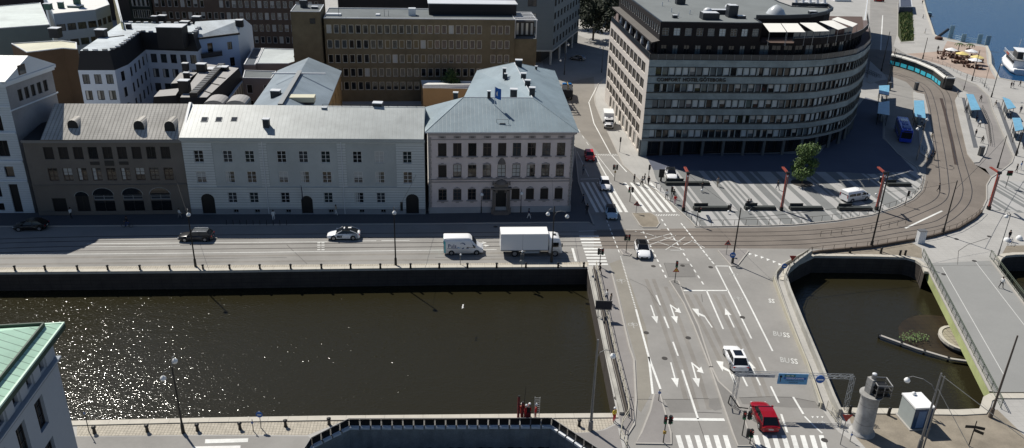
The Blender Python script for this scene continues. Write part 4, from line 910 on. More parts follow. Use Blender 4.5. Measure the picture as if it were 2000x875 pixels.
mb = MB(); mb.ribbon([(p.x, p.y) for p in rp], .3, 25, 25.16, sheetdark, off=-.16, closed=True); mb.ribbon([(p.x, p.y) for p in cyc[1:]], .35, 25.17, 25.8, sheetdark, off=.3); HB.part(mb, 'roof_edge')
# rail around the roof terrace and glazed screen
mb = MB(); tr_ = resample(inset(front[2:], -.9), 2)
for a, b in zip(tr_, tr_[1:]): mb.tube((a.x, a.y, 22.6), (b.x, b.y, 22.6), .05, .05, 5, frame_grey); mb.face([(a.x, a.y, 21.5), (b.x, b.y, 21.5), (b.x, b.y, 22.6), (a.x, a.y, 22.6)], hdark)
HB.part(mb, 'terrace_rail')
aw = mat('white_awning_cloth', (.80, .78, .72), .8, var=.03)
for q in ([(1490, 46), (1524.5, 46), (1536, 63), (1503, 63)], [(1526, 46), (1558, 46), (1573, 63), (1538, 63)], [(1562, 45), (1594, 45), (1620, 61), (1590, 62)], [(1600, 42.5), (1627, 40), (1655, 54), (1637, 58.5)], [(1624, 38), (1636, 33.5), (1675, 47), (1665, 53)]):
    p = [G(*q[0], 24.8), G(*q[1], 24.8), G(*q[2], 24.0), G(*q[3], 24.0)]
    mb = MB(); up = Vector((0, 0, .05)); mb.mesh(p + [x + up for x in p], [(3, 2, 1, 0)[::-1][::-1], (7, 6, 5, 4), (0, 1, 5, 4), (1, 2, 6, 5), (2, 3, 7, 6), (3, 0, 4, 7)], aw)
    o = HB.part(mb, 'awning'); mb = MB()
    for x in (p[2], p[3]): mb.tube((x.x, x.y, 21.5), (x.x, x.y, 24), .04, .04, 5, frame_grey)
    HB.part(mb, 'awning_posts', o)
mb = MB()
for a, b in zip(tr_, tr_[1:]):
    a2, b2 = a + (Vector((50, 175, 0)) - a).normalized() * .5, b + (Vector((50, 175, 0)) - b).normalized() * .5
for k in range(14):
    p = resample(inset(front[2:5], 1.0), 1.4)
scr = resample(inset(front[2:6], -.3), 1.5)
for a, b in zip(scr, scr[1:]): mb.box(((a.x + b.x) / 2, (a.y + b.y) / 2, 22.8), ((b - a).length * .9, .05, 1.9), hglass[1] if (int(a.x * 3) % 2) else mat('red_brown_screen', (.06, .025, .02), .6, var=.3), math.atan2((b - a).y, (b - a).x))
HB.part(mb, 'terrace_glazing')
# roof furniture
for px, py, w, d, h in ((1385, 37, 3.2, 2.2, 1.2), (1428, 33, 1.8, 1.8, 2.2), (1447, 36, 1.6, 1.0, .5), (1587, 27, 1.6, 1.0, .5), (1328, 8, 1.8, 1.5, 1.2), (1318, 35, .9, .7, .5), (1400, 27, 4.5, 1.5, .8)):
    c = G(px, py, 25); mb = MB(); mb.box((c.x, c.y, 25 + h / 2), (w, d, h), sheetdark, .1); mb.box((c.x, c.y, 25.04 + h), (w * .9, d * .9, .08), metal_white, .1); HB.part(mb, 'roof_ventilation')
for px, py in ((1424, 14), (1382, 22)): c = G(px, py, 25.5); mb = MB(); mb.ball(c, .9, metal_white, .8); mb.tube((c.x, c.y, 25), (c.x, c.y, 25.6), .4, .4, 8, sheetdark); HB.part(mb, 'vent_cowl')
for px, py in ((1293, 12), (1311, 24), (1325, 33), (1305, 3), (1347, 28)): c = G(px, py, 25); mb = MB(); mb.tube(c, c + Vector((0, 0, .9)), .09, .09, 6, metal_white); HB.part(mb, 'roof_pipe')
c = G(1515, 27, 25); mb = MB(); mb.lathe(c, [(1.9, .02), (1.5, .8), (.7, 1.5), (.05, 1.8)], mat('pale_skylight', (.5, .52, .53), .3, var=.05), 14); HB.part(mb, 'skylight_cone')
# hotel lettering
bron = mat('bronze_letters', (.03, .022, .018), .5, .3, var=0); zt = 14.95
u = (Fp[1] - Fp[0]).normalized(); p = G(1342, 154.5, 0); s_ = Fp[0] + u * 8.0 + Vector((u.y, -u.x, 0)) * .14
for i, (txt, du) in enumerate((('COMFORT', 4.0), ('HOTEL', 8.15), ('GÖTEBORG', 12.35))):
    o = place_text(txt, .95, bron, 'lettering', frame((Fp[0] + u * du + Vector((u.y, -u.x, 0)) * .14 + Vector((0, 0, zt))), u, (0, 0, 1)), HB.t, HB.loc, extrude=.06, bold=.012)
# closed parasols on the flank terrace
um = None
for k in range(6):
    p = Lb.lerp(C0, .17 + .135 * k) + Vector((1.0, 0, 0))
    if um is None:
        um = thing('parasol', 'white parasol folded on the narrow side terrace of the hotel', 'parasol', (p.x, p.y, 18.5), 0, 'folded parasols on the hotel terrace')
        mb = MB(); mb.tube((0, 0, 0), (0, 0, 2.7), .04, .04, 6, white_obj); mb.build('pole', um); mb = MB(); mb.lathe((0, 0, 0), [(.45, .7), (.38, 1.2), (.2, 2.2), (.03, 2.7)], white_obj, 8); mb.build('canopy', um)
    else: dup(um, (p.x, p.y, 18.5), 0)
# ================================================================== buildings behind the street row
def side_windows(b, A, B, z0, z1, n, rows, w, h, m, fm, sty=('',), gl=None, end=1.2, depth=.15, skip=()):
    LN = (XY(B) - XY(A)).length; hs = []
    for r_, z in enumerate(rows):
        for i, u in enumerate(rw(end, LN - end, n)):
            if (r_, i) in skip: continue
            hs.append((u, z, w, h, sty[(i * 3 + r_ * 5) % len(sty)], fm, (gl or glasses)[(i * 7 + r_ * 3) % len(gl or glasses)]))
    b.openings(A, B, z0, z1, hs, m, depth)
brick = mat('brown_brick', (.17, .135, .082), .9, var=.25, scale=.7, lines=(((0, 0, 1), .25, .05, .2),), stain=.2)
# --- brown brick office
ZT = 18.6; A, B = XY(G(632, 36, ZT)), XY(G(1006, 39, ZT)); tv = (B - A).normalized(); nv = Vector((-tv.y, tv.x, 0))
OF = Bldg('long brown brick office block with five rows of pale framed windows and flat grey roof', A)
LN = (B - A).length; n = 30
rows = [zat(((A + B) / 2)[:2], y) for y in (64, 93, 121, 147.5, 173.5)]
hs = []
for r_, z in enumerate(rows):
    for i in range(26):
        u = 1.0 + i * (LN - 2.2) / 25.3
        if i == 22: continue
        hs.append((u, z - .25, 1.12, 1.9, '', frame_tan, curtain if (i * 5 + r_ * 3) % 17 == 0 else (mat('ochre_blind', (.16, .12, .06), .6, var=.2) if r_ in (1, 2) and 7 < i < 15 and (i + r_) % 2 else glasses[0])))
OF.openings(A, B, 0, ZT, hs, brick)
D = 13; OF.openings(B, B + nv * D, 0, ZT, [], brick); OF.openings(B + nv * D, A + nv * D, 0, ZT, [], brick); OF.openings(A + nv * D, A, 0, ZT, [], brick)
OF.finish()
mb = MB(); mb.prism([tuple(p)[:2] for p in (A, B, B + nv * D, A + nv * D)], ZT - .02, ZT, brick, roof_felt); mb.ribbon([A, B, B + nv * D, A + nv * D], .25, ZT, ZT + .2, metal_white, off=-.13, closed=True); OF.part(mb, 'roof')
mb = MB(); c = A + tv * 33 + nv * 8; mb.box((c.x, c.y, ZT + 1.25), (20, 5, 2.5), mat('dark_penthouse', (.018, .016, .018), .7, var=.2), math.atan2(tv.y, tv.x)); mb.box((c.x, c.y, ZT + 2.55), (20.5, 5.5, .15), metal_white, math.atan2(tv.y, tv.x)); OF.part(mb, 'roof_plant_room')
for px, w, h in ((652, 3.2, .4), (738, .9, .3), (805, 1.6, 1.6)): c = G(px, 28, ZT + .2); mb = MB(); mb.box((c.x, c.y, ZT + h / 2), (w, 1.6, h), metal_white, .1); OF.part(mb, 'roof_ventilation')
for px, h in ((662, 4.5), (751, 1.6), (759, 1.3)): c = G(px, 32, ZT); mb = MB(); mb.tube(c, c + Vector((0, 0, h)), .06, .04, 5, polegrey); OF.part(mb, 'mast')
# tower at its left end and the lower right wing with the white pergola
t0, t1, t2 = XY(G(567, 22, 20.3)), XY(G(625, 22.5, 20.3)), XY(G(639, 10, 20.3))
OF2 = Bldg('windowless brown brick stair tower at the left end of the brick office', t0)
q = [t0, t1, t1 + nv * 9, t0 + nv * 9]
OF2.openings(q[0], q[1], 0, 20.2, [((q[1] - q[0]).length * .72, 17.6, 1.3, 1.3, '', brick, frame_dark, 'louvre')], brick); OF2.openings(q[1], q[2], 0, 20.2, [(2.2, z, .7, 2.6, '', frame_tan, glasses[1]) for z in (15, 11, 7)], brick); OF2.openings(q[2], q[3], 0, 20.2, [], brick); OF2.openings(q[3], q[0], 0, 20.2, [], brick); OF2.finish()
mb = MB(); mb.prism([tuple(p)[:2] for p in q], 20.15, 20.2, brick, roof_felt); mb.ribbon(q, .2, 20.2, 20.35, metal_white, off=-.1, closed=True); OF2.part(mb, 'roof')
c = (q[0] + q[2]) / 2; OF2.chimney((c.x - 1, c.y + 1, 20.2), 1.4, 1.2, 1.6); OF2.chimney((c.x + 1.6, c.y, 20.2), 1.3, 1, .4)
w0 = B + tv * .05; w1 = B + tv * 5.2
OF3 = Bldg('brick end wing of the office with a slatted white pergola on its roof', w0)
OF3.openings(w0 + nv * .6, w1 + nv * .6, 0, 14.3, [], brick); OF3.openings(w1 + nv * .6, w1 + nv * 12, 0, 14.3, [], brick); OF3.openings(w1 + nv * 12, w0 + nv * 12, 0, 14.3, [], brick); OF3.finish()
mb = MB(); mb.prism([tuple(p)[:2] for p in (w0 + nv * .6, w1 + nv * .6, w1 + nv * 12, w0 + nv * 12)], 14.25, 14.3, brick, roof_felt); OF3.part(mb, 'roof')
mb = MB(); ang = math.atan2(tv.y, tv.x)
for k in range(6): c = (w0 + w1) / 2 + nv * (1 + k * 1.9); mb.box((c.x, c.y, 18.5), (5.2, .55, .14), metal_white, ang)
for s_ in (.15, 5.0):
    c = w0 + tv * s_ + nv * 5.8; mb.box((c.x, c.y, 18.35), (.2, 10.5, .2), metal_white, ang)
    for k in (1, 10.5): c = w0 + tv * s_ + nv * k; mb.box((c.x, c.y, 16.3), (.16, .16, 4.1), metal_white, ang)
OF3.part(mb, 'pergola')
mb = MB(); c = (w0 + w1) / 2 + nv * 6; mb.box((c.x, c.y, 16), (4.6, 5, 3.3), frame_dark, ang); 
for k in range(4): c = w0 + tv * (1 + k * 1.1) + nv * 3.45; mb.box((c.x, c.y, 16), (.5, .06, 2.6), curtain if k % 2 else frame_tan, ang)
OF3.part(mb, 'glazed_room')

def block(label, top_px, z, m, roofm, rows=(), n=0, w=1.1, h=1.5, fm=frame_white, sty=('m',), gl=None, sides=(0,), front_to=0, edge=metal_white, name='building', z0=0, group=None):
    """flat-roofed block from the outline of its roof; point 0 > 1 is the side that faces us"""
    q = [XY(G(x, y, z)) for x, y in top_px]
    a = sum(q[i].x * q[(i + 1) % len(q)].y - q[(i + 1) % len(q)].x * q[i].y for i in range(len(q)))
    assert a > 0, label
    b = Bldg(label, q[0], name, group=group)
    for i in range(len(q)):
        A_, B_ = q[i], q[(i + 1) % len(q)]
        if i in sides: 
            nn = n if i == sides[0] else max(1, int(n * (B_ - A_).length / (q[1] - q[0]).length))
            side_windows(b, A_, B_, z0, z, nn, [r for r in rows], w, h, m, fm, sty, gl)
        else: b.openings(A_, B_, z0, z, [], m)
    b.finish()
    if roofm:
        mb = MB(); mb.prism([tuple(p)[:2] for p in q], z - .03, z, m, roofm); mb.ribbon(q, .25, z, z + .18, edge, off=-.13, closed=True); b.part(mb, 'roof')
    b.q = q; return b
# --- brown office behind the courtyards
dbrick = mat('dark_red_brown_brick', (.11, .08, .062), .9, var=.15, scale=.5, lines=(((0, 0, 1), .25, .05, .15),))
A = XY(G(272, 125)); B = XY(G(572, 100)); A = Vector((-101, 226, 0)); B = Vector((-56, 231, 0)); 
tv2 = (B - A).normalized(); nv2 = Vector((-tv2.y, tv2.x, 0)); OB = Bldg('dark brown brick office with close set white framed windows behind the courtyard houses', A)
LN = (B - A).length; mid = (A + B) / 2; rows = [zat(mid[:2], y) for y in (-8, 15, 38, 61, 84)]
hs = []
for r_, z in enumerate(rows):
    for i, u in enumerate(rw(1.0, LN - 1.0, 26)):
        if r_ == 1 and i in (8, 9): continue
        hs.append((u, z, 1.05, 1.9, ['', 'h', '', 'c', '', ''][(i * 5 + r_ * 7) % 6], frame_white, glasses[(i + r_) % 2]))
OB.openings(A, B, 0, 30, hs, dbrick); OB.openings(B, B + nv2 * 12, 0, 30, [], dbrick); OB.openings(B + nv2 * 12, A + nv2 * 12, 0, 30, [], dbrick); OB.openings(A + nv2 * 12, A, 0, 30, [], dbrick); OB.finish()
mb = MB(); mb.prism([tuple(p)[:2] for p in (A, B, B + nv2 * 12, A + nv2 * 12)], 29.97, 30, dbrick, roof_felt); OB.part(mb, 'roof')
A2 = A - tv2 * 6.5 + nv2 * .8; B2 = A - tv2 * .6 + nv2 * .8
OG = Bldg('narrow dark green office bay with tall paired windows left of the brown office', A2)
side_windows(OG, A2, B2, 0, 30, 4, [z - .1 for z in rows], 1.1, 2.3, mat('dark_green_metal', (.02, .03, .028), .7, var=.1), frame_white, ('c', 'm', 'l')); OG.openings(B2, B2 + nv2 * 10, 0, 30, [], dbrick); OG.openings(B2 + nv2 * 10, A2 + nv2 * 10, 0, 30, [], dbrick); OG.openings(A2 + nv2 * 10, A2, 0, 30, [], dbrick); OG.finish()
mb = MB(); mb.prism([tuple(p)[:2] for p in (A2, B2, B2 + nv2 * 10, A2 + nv2 * 10)], 29.97, 30, dbrick, roof_felt); OG.part(mb, 'roof')
# dark gap building and far roofs along the top edge
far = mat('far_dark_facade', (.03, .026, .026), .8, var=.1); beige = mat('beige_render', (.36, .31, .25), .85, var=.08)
def farblock(label, x0, x1, y, d, z, m, rows=(), n=0, sty=('',), fm=frame_tan, w=1.2, h=2.0, roofm=roof_felt):
    b = Bldg(label, (x0, y, 0)); A_, B_ = Vector((x0, y, 0)), Vector((x1, y + (x1 - x0) * .06, 0)); C_, D_ = B_ + Vector((0, d, 0)), A_ + Vector((0, d, 0))
    side_windows(b, A_, B_, 0, z, n, rows, w, h, m, fm, sty) if n else b.openings(A_, B_, 0, z, [], m)
    for p_, q_ in ((B_, C_), (C_, D_), (D_, A_)): b.openings(p_, q_, 0, z, [], m)
    b.finish(); mb = MB(); mb.prism([tuple(p)[:2] for p in (A_, B_, C_, D_)], z - .03, z, m, roofm); b.part(mb, 'roof'); return b
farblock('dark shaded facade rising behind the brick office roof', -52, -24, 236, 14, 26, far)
farblock('beige house with tall windows behind the right part of the brick office roof', -20, -7, 232, 12, 24, beige, (8.5, 12, 15.5, 19), 8, ('m', ''))
farblock('grey brown facade with dark window strips behind the office plant room', -6.6, -1.5, 236, 12, 24, mat('grey_brown_render', (.12, .10, .09), .85, var=.1), (8, 12, 16), 6, ('',), frame_dark, .9, 3)
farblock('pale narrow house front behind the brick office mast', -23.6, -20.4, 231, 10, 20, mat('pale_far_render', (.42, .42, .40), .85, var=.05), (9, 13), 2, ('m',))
# grey blue office on stilts
gb_ = mat('grey_blue_panels', (.14, .17, .19), .75, var=.06, scale=.4, lines=(((0, 0, 1), 1.6, .05, .15),)); A = Vector((-2.5, 219.5, 0)); B = Vector((9.6, 221, 0)); C_ = Vector((18.6, 252, 0)); D_ = Vector((6, 255, 0))
GB = Bldg('grey blue office tower raised on pale corner columns over the shaded street', A)
rows = [5.2, 8.7, 12.2, 15.7, 19.2, 22.7, 26.2]
side_windows(GB, A, B, 3.9, 30, 3, rows, 2.4, 1.7, gb_, frame_dark, ('m', 'mh', 'm')); side_windows(GB, B, C_, 3.9, 30, 9, rows, 1.9, 1.8, gb_, frame_dark, ('m',)); GB.openings(C_, D_, 0, 30, [], gb_); GB.openings(D_, A, 0, 30, [], gb_)
GB.openings(A + Vector((1, 3, 0)), B + Vector((-3, 3, 0)), 0, 3.9, [], frame_dark); GB.openings(B + Vector((-3, 3, 0)), C_ + Vector((-3, 0, 0)), 0, 3.9, [], frame_dark); GB.finish()
mb = MB(); mb.face([(p.x, p.y, 3.9) for p in (A, D_, C_, B)], gb_); mb.face([(p.x, p.y, 30) for p in (A, B, C_, D_)], roof_felt); GB.part(mb, 'floor_slab')
for p in (B + Vector((-.4, .4, 0)), A + Vector((1, .4, 0)), B.lerp(C_, .25), B.lerp(C_, .5), B.lerp(C_, .75)): mb = MB(); mb.tube((p.x, p.y, 0), (p.x, p.y, 3.9), .35, .35, 10, mat('pale_column', (.4, .41, .4), .7, var=.05)); GB.part(mb, 'column')
mb = MB(); strip(mb, A, B, 3.7, 4.1, .15, mat('pale_column', (.4, .41, .4), .7, var=.05)); strip(mb, B, C_, 3.7, 4.1, .15, mat('pale_column', (.4, .41, .4), .7, var=.05)); GB.part(mb, 'floor_band')

# --- ochre low building with white roof in the courtyard
och = mat('ochre_render', (.34, .21, .10), .85, var=.1); OC = block('low ochre courtyard building with white roof edge beside the rose palace', [(826, 172), (938, 174), (939, 160), (822, 158)], 5.6, och, mat('white_flat_roof', (.62, .61, .58), .7, var=.05), edge=metal_white)
mb = MB(); c = G(900, 150, 6.6); q = [G(826, 172, 5.9), G(938, 171, 5.9), G(938, 160, 7.0), G(880, 159, 7.2), G(842, 163, 6.2)]; mb.prism([(p.x, p.y + .6) for p in q], 5.7, 6.5, metal_white, mat('white_flat_roof', (.62, .61, .58), .7, var=.05)); OC.part(mb, 'roof_lantern')

# --- low blue roof and the angled wing behind the pale grey building
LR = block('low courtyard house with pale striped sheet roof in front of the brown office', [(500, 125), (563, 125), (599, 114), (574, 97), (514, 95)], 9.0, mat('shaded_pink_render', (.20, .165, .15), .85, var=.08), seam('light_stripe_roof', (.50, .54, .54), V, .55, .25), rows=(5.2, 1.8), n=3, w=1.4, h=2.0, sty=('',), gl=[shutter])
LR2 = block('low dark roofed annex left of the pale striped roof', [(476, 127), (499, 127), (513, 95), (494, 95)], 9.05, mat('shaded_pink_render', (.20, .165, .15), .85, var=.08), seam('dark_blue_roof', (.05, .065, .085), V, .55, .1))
PK = block('pinkish grey rendered courtyard house with brown shuttered windows', [(474, 153), (530, 154), (540, 140), (478, 138)], 8.2, mat('pink_grey_render', (.27, .225, .205), .85, var=.08), roof_felt, rows=(5.0, 1.6), n=2, w=1.2, h=1.9, sty=('',), gl=[shutter])
yel = mat('ochre_wing_render', (.30, .19, .08), .85, var=.12, lines=((tuple(V), 3.0, .3, .4),)); wroof = seam('blue_grey_ribbed_roof', (.24, .29, .33), (.83, .55, 0), .42, .15)
zE, zR = 9.2, 12.2
ePx = [(545, 232), (655, 205), (664, 142)]; FR = XY(G(640, 212, zE)); BR = XY(G(664, 142, zE)); BL = XY(G(565, 122, zE)); rN = XY(G(602, 111, zR)); rF = XY(G(545, 208, zR)); 
rB, rA = XY(G(603, 112, zR)), XY(G(548, 205, zR)); axis = (rB - rA).normalized(); rA = rA - axis * 2; per = Vector((axis.y, -axis.x, 0))
wd = abs((BR - rB).dot(per)); 
f0, f1, k1, k0 = rA - per * wd, rA + per * wd, rB + per * wd, rB - per * wd
WG = Bldg('courtyard wing with ochre side wall and blue grey ribbed roof running diagonally', f0)
WG.openings(f0, f1, 0, zE, [], yel); WG.openings(f1, k1, 0, zE, [(u, z, 1.2, 2.0, '', frame_brown, shutter) for u in rw(3, (k1 - f1).length - 2, 8) for z in (1.5, 5.6)], yel); WG.openings(k1, k0, 0, zE, [], yel); WG.openings(k0, f0, 0, zE, [], mat('pink_grey_render', (.27, .225, .205), .85, var=.08)); WG.finish()
gable_roof(WG, f0 - per * .3, f1 + per * .3, k0 - per * .3, k1 + per * .3, rA, rB, zE + .15, zR, wroof)
mb = MB(); 
for k in range(22): c = rA.lerp(rB, .05 + k / 36); mb.box((c.x, c.y, zR + .15), (.9, .12, .3), roof_felt, math.atan2(per.y, per.x)); 
mb.box((rA.lerp(rB, .35).x, rA.lerp(rB, .35).y, zR + .32), ((rB - rA).length * .62, .8, .06), frame_grey, math.atan2(axis.y, axis.x)); WG.part(mb, 'roof_walkway')
c = rA.lerp(rB, .22) + per * 2.6; mb = MB(); mb.box((c.x, c.y, 11.6), (4.6, 2.2, .9), mat('cream_dormer', (.52, .50, .38), .7, var=.05), math.atan2(per.y, per.x)); mb.box((c.x, c.y, 11.1), (4.4, 2.0, .6), frame_dark, math.atan2(per.y, per.x)); WG.part(mb, 'dormer')
c = rA.lerp(rB, .3) - per * 2.4; WG.chimney((c.x, c.y, 10.2), 1.6, 1.3, 2.0); c = rA.lerp(rB, .02) + per * 5.2; WG.chimney((c.x, c.y, 9.5), 1.6, 1.3, 2.4)
mb = MB(); c = rA.lerp(rB, .62); mb.box((c.x, c.y, zR + .1), (.3, wd * 1.6, .25), metal_white, math.atan2(axis.y, axis.x)); WG.part(mb, 'fire_wall')

# --- dark mansard complex behind the brown building
dm = mat('black_sheet_mansard', (.018, .017, .018), .6, .1, var=.2); flat = mat('grey_sheet_flat', (.30, .29, .28), .7, var=.08, scale=.5, lines=((tuple(U), .6, .04, .12),))
def mansard(label, px, z, h, d=1.0):
    q = [XY(G(x, y, z)) for x, y in px]; b = Bldg(label, q[0]); a = sum(q[i].x * q[(i + 1) % 4].y - q[(i + 1) % 4].x * q[i].y for i in range(4)); q = q if a > 0 else q[::-1]
    c = sum(q, Vector()) / 4; o = [c + (p - c) * 1.0 + (p - c).normalized() * d for p in q]; mb = MB()
    for i in range(4):
        j = (i + 1) % 4; mb.face([(o[i].x, o[i].y, z - h), (o[j].x, o[j].y, z - h), (q[j].x, q[j].y, z), (q[i].x, q[i].y, z)], dm)
    mb.face([(p.x, p.y, z) for p in q], flat); b.part(mb, 'mansard_roof')
    for i in range(4): b.openings(o[i], o[(i + 1) % 4], 0, z - h, [(u, zz, 1.1, 1.7, 'm', frame_grey, glasses[0]) for u in rw(2, (o[(i + 1) % 4] - o[i]).length - 2, 5) for zz in (1.5, 4.8)] if (o[(i + 1) % 4] - o[i]).length > 9 else [], mat('dark_court_wall', (.05, .045, .042), .9, var=.1))
    b.finish(); return b
MN = mansard('long dark mansard house with grey flat roof panels and black chimneys in the courtyard', [(352, 190), (404, 190), (466, 133), (400, 124)], 10.5, 2.5)
q = [XY(G(x, y, 10.5)) for x, y in ((378, 190), (434, 131))]
mb = MB(); mb.ribbon([q[0], q[1]], 1.3, 10.5, 11.3, dm)
for k in range(14): c = q[0].lerp(q[1], (k + .5) / 14); mb.box((c.x, c.y, 11.35), (1.1, .25, .1), frame_grey, .3)
MN.part(mb, 'ridge_lantern')
for (x0, y0), (x1, y1) in (((388, 174), (412, 182)), ((405, 161), (428, 166)), ((415, 149), (440, 153))):
    mb = MB(); a, b_ = G(x0, y0, 10.55), G(x1, y1, 10.55); mb.ribbon([a, b_], .22, 10.5, 10.62, dm); MN.part(mb, 'roof_joint')
for px, py, w, h in ((362, 180, 1.8, 2.4), (395, 140, 1.7, 1.8), (365, 152, 1.0, 1.2), (363, 135, 1.1, 1.4), (436, 137, 1.9, .9), (418, 136, 2.6, .4)):
    c = G(px, py, 10.5); MN.chimney((c.x, c.y, 10.3), w, w * .8, h, m=dm)
for zz, k in ((7.0, 6),):
    pass
for px, py, lab in (((293, 190, 0)), ((330, 153, 0))) if False else ():
    pass
LD = mansard('low dark dormered house with grey slanted roof left of the mansard house', [(300, 189), (343, 186), (352, 172), (312, 176)], 10.0, 2.0, .6)
LD2 = mansard('small grey roofed house behind the black chimneys', [(334, 163), (360, 161), (386, 141), (352, 142)], 9.6, 1.8, .5)
yw = block('sunlit narrow yellow fronted gallery at the edge of the dark courtyard', [(436, 205), (440, 206), (474, 160), (471, 158)], 7.6, mat('cream_gallery', (.40, .35, .26), .85, var=.1, lines=((tuple(V), 2.2, .9, .7),)), metal_white, name='gallery_building')
for i, px in enumerate((417, 460)):
    c = G(px, 205, 11.3); mb = MB(); prof = [(1.7 * math.cos(a), .8 * math.sin(a)) for a in [math.pi * k / 8 for k in range(9)]]
    o = Bldg(('left' if i == 0 else 'right') + ' of two ribbed barrel skylights just behind the pale sheet roof', c, 'barrel_skylight', 'skylight')
    for k in range(8): a, b_ = prof[k], prof[k + 1]; mb.face([c + U * a[0] + Vector((0, 0, a[1])), c + U * a[0] + V * 4 + Vector((0, 0, a[1])), c + U * b_[0] + V * 4 + Vector((0, 0, b_[1])), c + U * b_[0] + Vector((0, 0, b_[1]))], flat)
    mb.face([c + U * p[0] + Vector((0, 0, p[1])) for p in prof][::-1], flat); mb.box(c + V * 2 - Vector((0, 0, 5.6)), (3.4, 4, 11.2), dm, .087); o.part(mb, 'skylight_body')

# --- white courtyard apartment house
wa = mat('white_apartment_render', (.52, .58, .66), .85, var=.05, scale=.4); lightroof = mat('pale_roof_sheets', (.48, .53, .56), .5, var=.15, scale=.6, lines=((tuple(V), .6, .05, .15),), stain=.3)
Zt, Ze = 15.5, 11.9
def mans(label, px, sides, z=Zt, ze=Ze, d=.9, wall=wa, glz=None, rf_=lightroof, n=(3,), rows=(9.2, 6.0, 2.8), w=1.3, h=1.9):
    q = [XY(G(x, y, z)) for x, y in px]; b = Bldg(label, q[0]); a = sum(q[i].x * q[(i + 1) % len(q)].y - q[(i + 1) % len(q)].x * q[i].y for i in range(len(q))); assert a > 0, label
    N_ = len(q); o = []
    for i in range(N_):
        t0_ = (q[i] - q[i - 1]).normalized(); t1_ = (q[(i + 1) % N_] - q[i]).normalized(); nn = (Vector((t0_.y, -t0_.x, 0)) + Vector((t1_.y, -t1_.x, 0))).normalized(); o.append(q[i] + nn * d * 1.2)
    mb = MB()
    for i in range(N_):
        j = (i + 1) % N_; mb.face([(o[i].x, o[i].y, ze), (o[j].x, o[j].y, ze), (q[j].x, q[j].y, z), (q[i].x, q[i].y, z)], dm)
    mb.face([(p.x, p.y, z) for p in q], rf_); b.part(mb, 'mansard_roof')
    for i in range(N_):
        A_, B_ = o[i], o[(i + 1) % N_]
        if i in sides: side_windows(b, A_, B_, 0, ze, sides[i], rows, w, h, wall, frame_dark, ('m', '', 'ml'), glasses)
        else: b.openings(A_, B_, 0, ze, [], wall)
    b.finish(); b.q = q; b.o = o; return b
W1 = mans('white apartment wing with rounded front and black mansard, nearest the brown roof', [(156, 99), (213, 99), (234, 90), (272, 62), (245, 45), (238, 43)], {0: 3, 1: 1, 2: 5})
W2 = mans('middle white apartment wing with pale roof and a tall black dormer block', [(271, 62), (377, 66), (395, 47), (247, 45)], {0: 6})
c = G(340, 58, Zt + 1); mb = MB(); mb.box((c.x, c.y - 1, Zt - .2), (5.2, 4, 4.4), dm, .09); mb.box((c.x, c.y - 1, Zt + 2.05), (5.4, 4.2, .12), metal_white, .09); W2.part(mb, 'dormer_block')
for b_, lst in ((W1, ((199, 72, 1.9, 1.7), (252, 56, 1.0, 1.2))), (W2, ((303, 44, 1.1, 1.6), (318, 39, 1.6, 1.2), (362, 48, 1.8, .9)))):
    for px, py, w, h in lst: c = G(px, py, Zt); b_.chimney((c.x, c.y, Zt - .2), w, w * .8, h, m=dm)
for b_, q_ in ((W1, W1.q), (W2, W2.q)):
    mb = MB()
    for i in (0, 1, 2): 
        a, c = q_[i], q_[i + 1]
        for k in range(max(2, int((c - a).length / 1.6))): p = a.lerp(c, (k + .5) / max(2, int((c - a).length / 1.6))); mb = MB(); mb.box((p.x, p.y + .3, Zt + .16), (.9, .5, .3), metal_white if k % 2 else frame_grey, .3); b_.part(mb, 'roof_hatch')
    p = sum(q_, Vector()) / len(q_); mb = MB(); mb.box((p.x, p.y, Zt + .06), (3, .5, .1), dm, .8); b_.part(mb, 'roof_walkway')
wb = mat('blue_white_render', (.36, .47, .66), .85, var=.05)
q = [XY(G(x, y, 14.2)) for x, y in ((372, 74), (464, 63), (492, 48), (395, 50))]
W3 = Bldg('right white apartment block with balcony and skylit gable facing the courtyard', q[0])
LN = (q[1] - q[0]).length
W3.openings(q[0], q[1], 0, 14, [(LN * .38, 10.2, 1.2, 2.4, '', frame_dark, glasses[0], 'door'), (LN * .8, 10.6, 1.1, 1.7, 'm', frame_dark, glasses[0]), (LN * .16, 6.4, 1.3, 2.2, 'm', frame_white, glasses[0]), (LN * .82, 6.8, 1.1, 2.0, '4m', frame_dark, glasses[0]), (LN * .2, 2.8, 1.2, 1.8, 'm', frame_dark, glasses[0]), (LN * .8, 2.8, 1.2, 1.8, 'm', frame_dark, glasses[0])], wb)
W3.openings(q[1], q[2], 0, 14, [], wa); W3.openings(q[2], q[3], 0, 14, [], wa); W3.openings(q[3], q[0], 0, 14, [], wa); W3.finish()
mb = MB(); t = (q[1] - q[0]).normalized(); nn = Vector((t.y, -t.x, 0)); c = q[0] + t * LN * .33 + nn * .7; an = math.atan2(t.y, t.x); mb.box((c.x, c.y, 9.9), (5.0, 1.4, .18), dm, an)
for k in range(16): p = q[0] + t * (LN * .33 - 2.4 + k * .32) + nn * 1.38; mb.tube((p.x, p.y, 9.95), (p.x, p.y, 11), .025, .025, 4, darkmetal)
p = c + nn * .68; mb.box((p.x, p.y, 11), (5, .06, .06), darkmetal, an); mb.box((p.x, p.y, 10.4), (5, .03, .9), mat('balcony_mesh', (.03, .035, .045), .6, var=0), an); W3.part(mb, 'balcony')
m_ = [(q[0] + q[3]) / 2, (q[1] + q[2]) / 2]; mb = MB(); zz = 14.0
mb.face([(q[0].x, q[0].y, zz), (q[1].x, q[1].y, zz), (m_[1].x, m_[1].y, 16.4), (m_[0].x, m_[0].y, 16.4)], lightroof); mb.face([(q[2].x, q[2].y, zz), (q[3].x, q[3].y, zz), (m_[0].x, m_[0].y, 16.4), (m_[1].x, m_[1].y, 16.4)], lightroof)
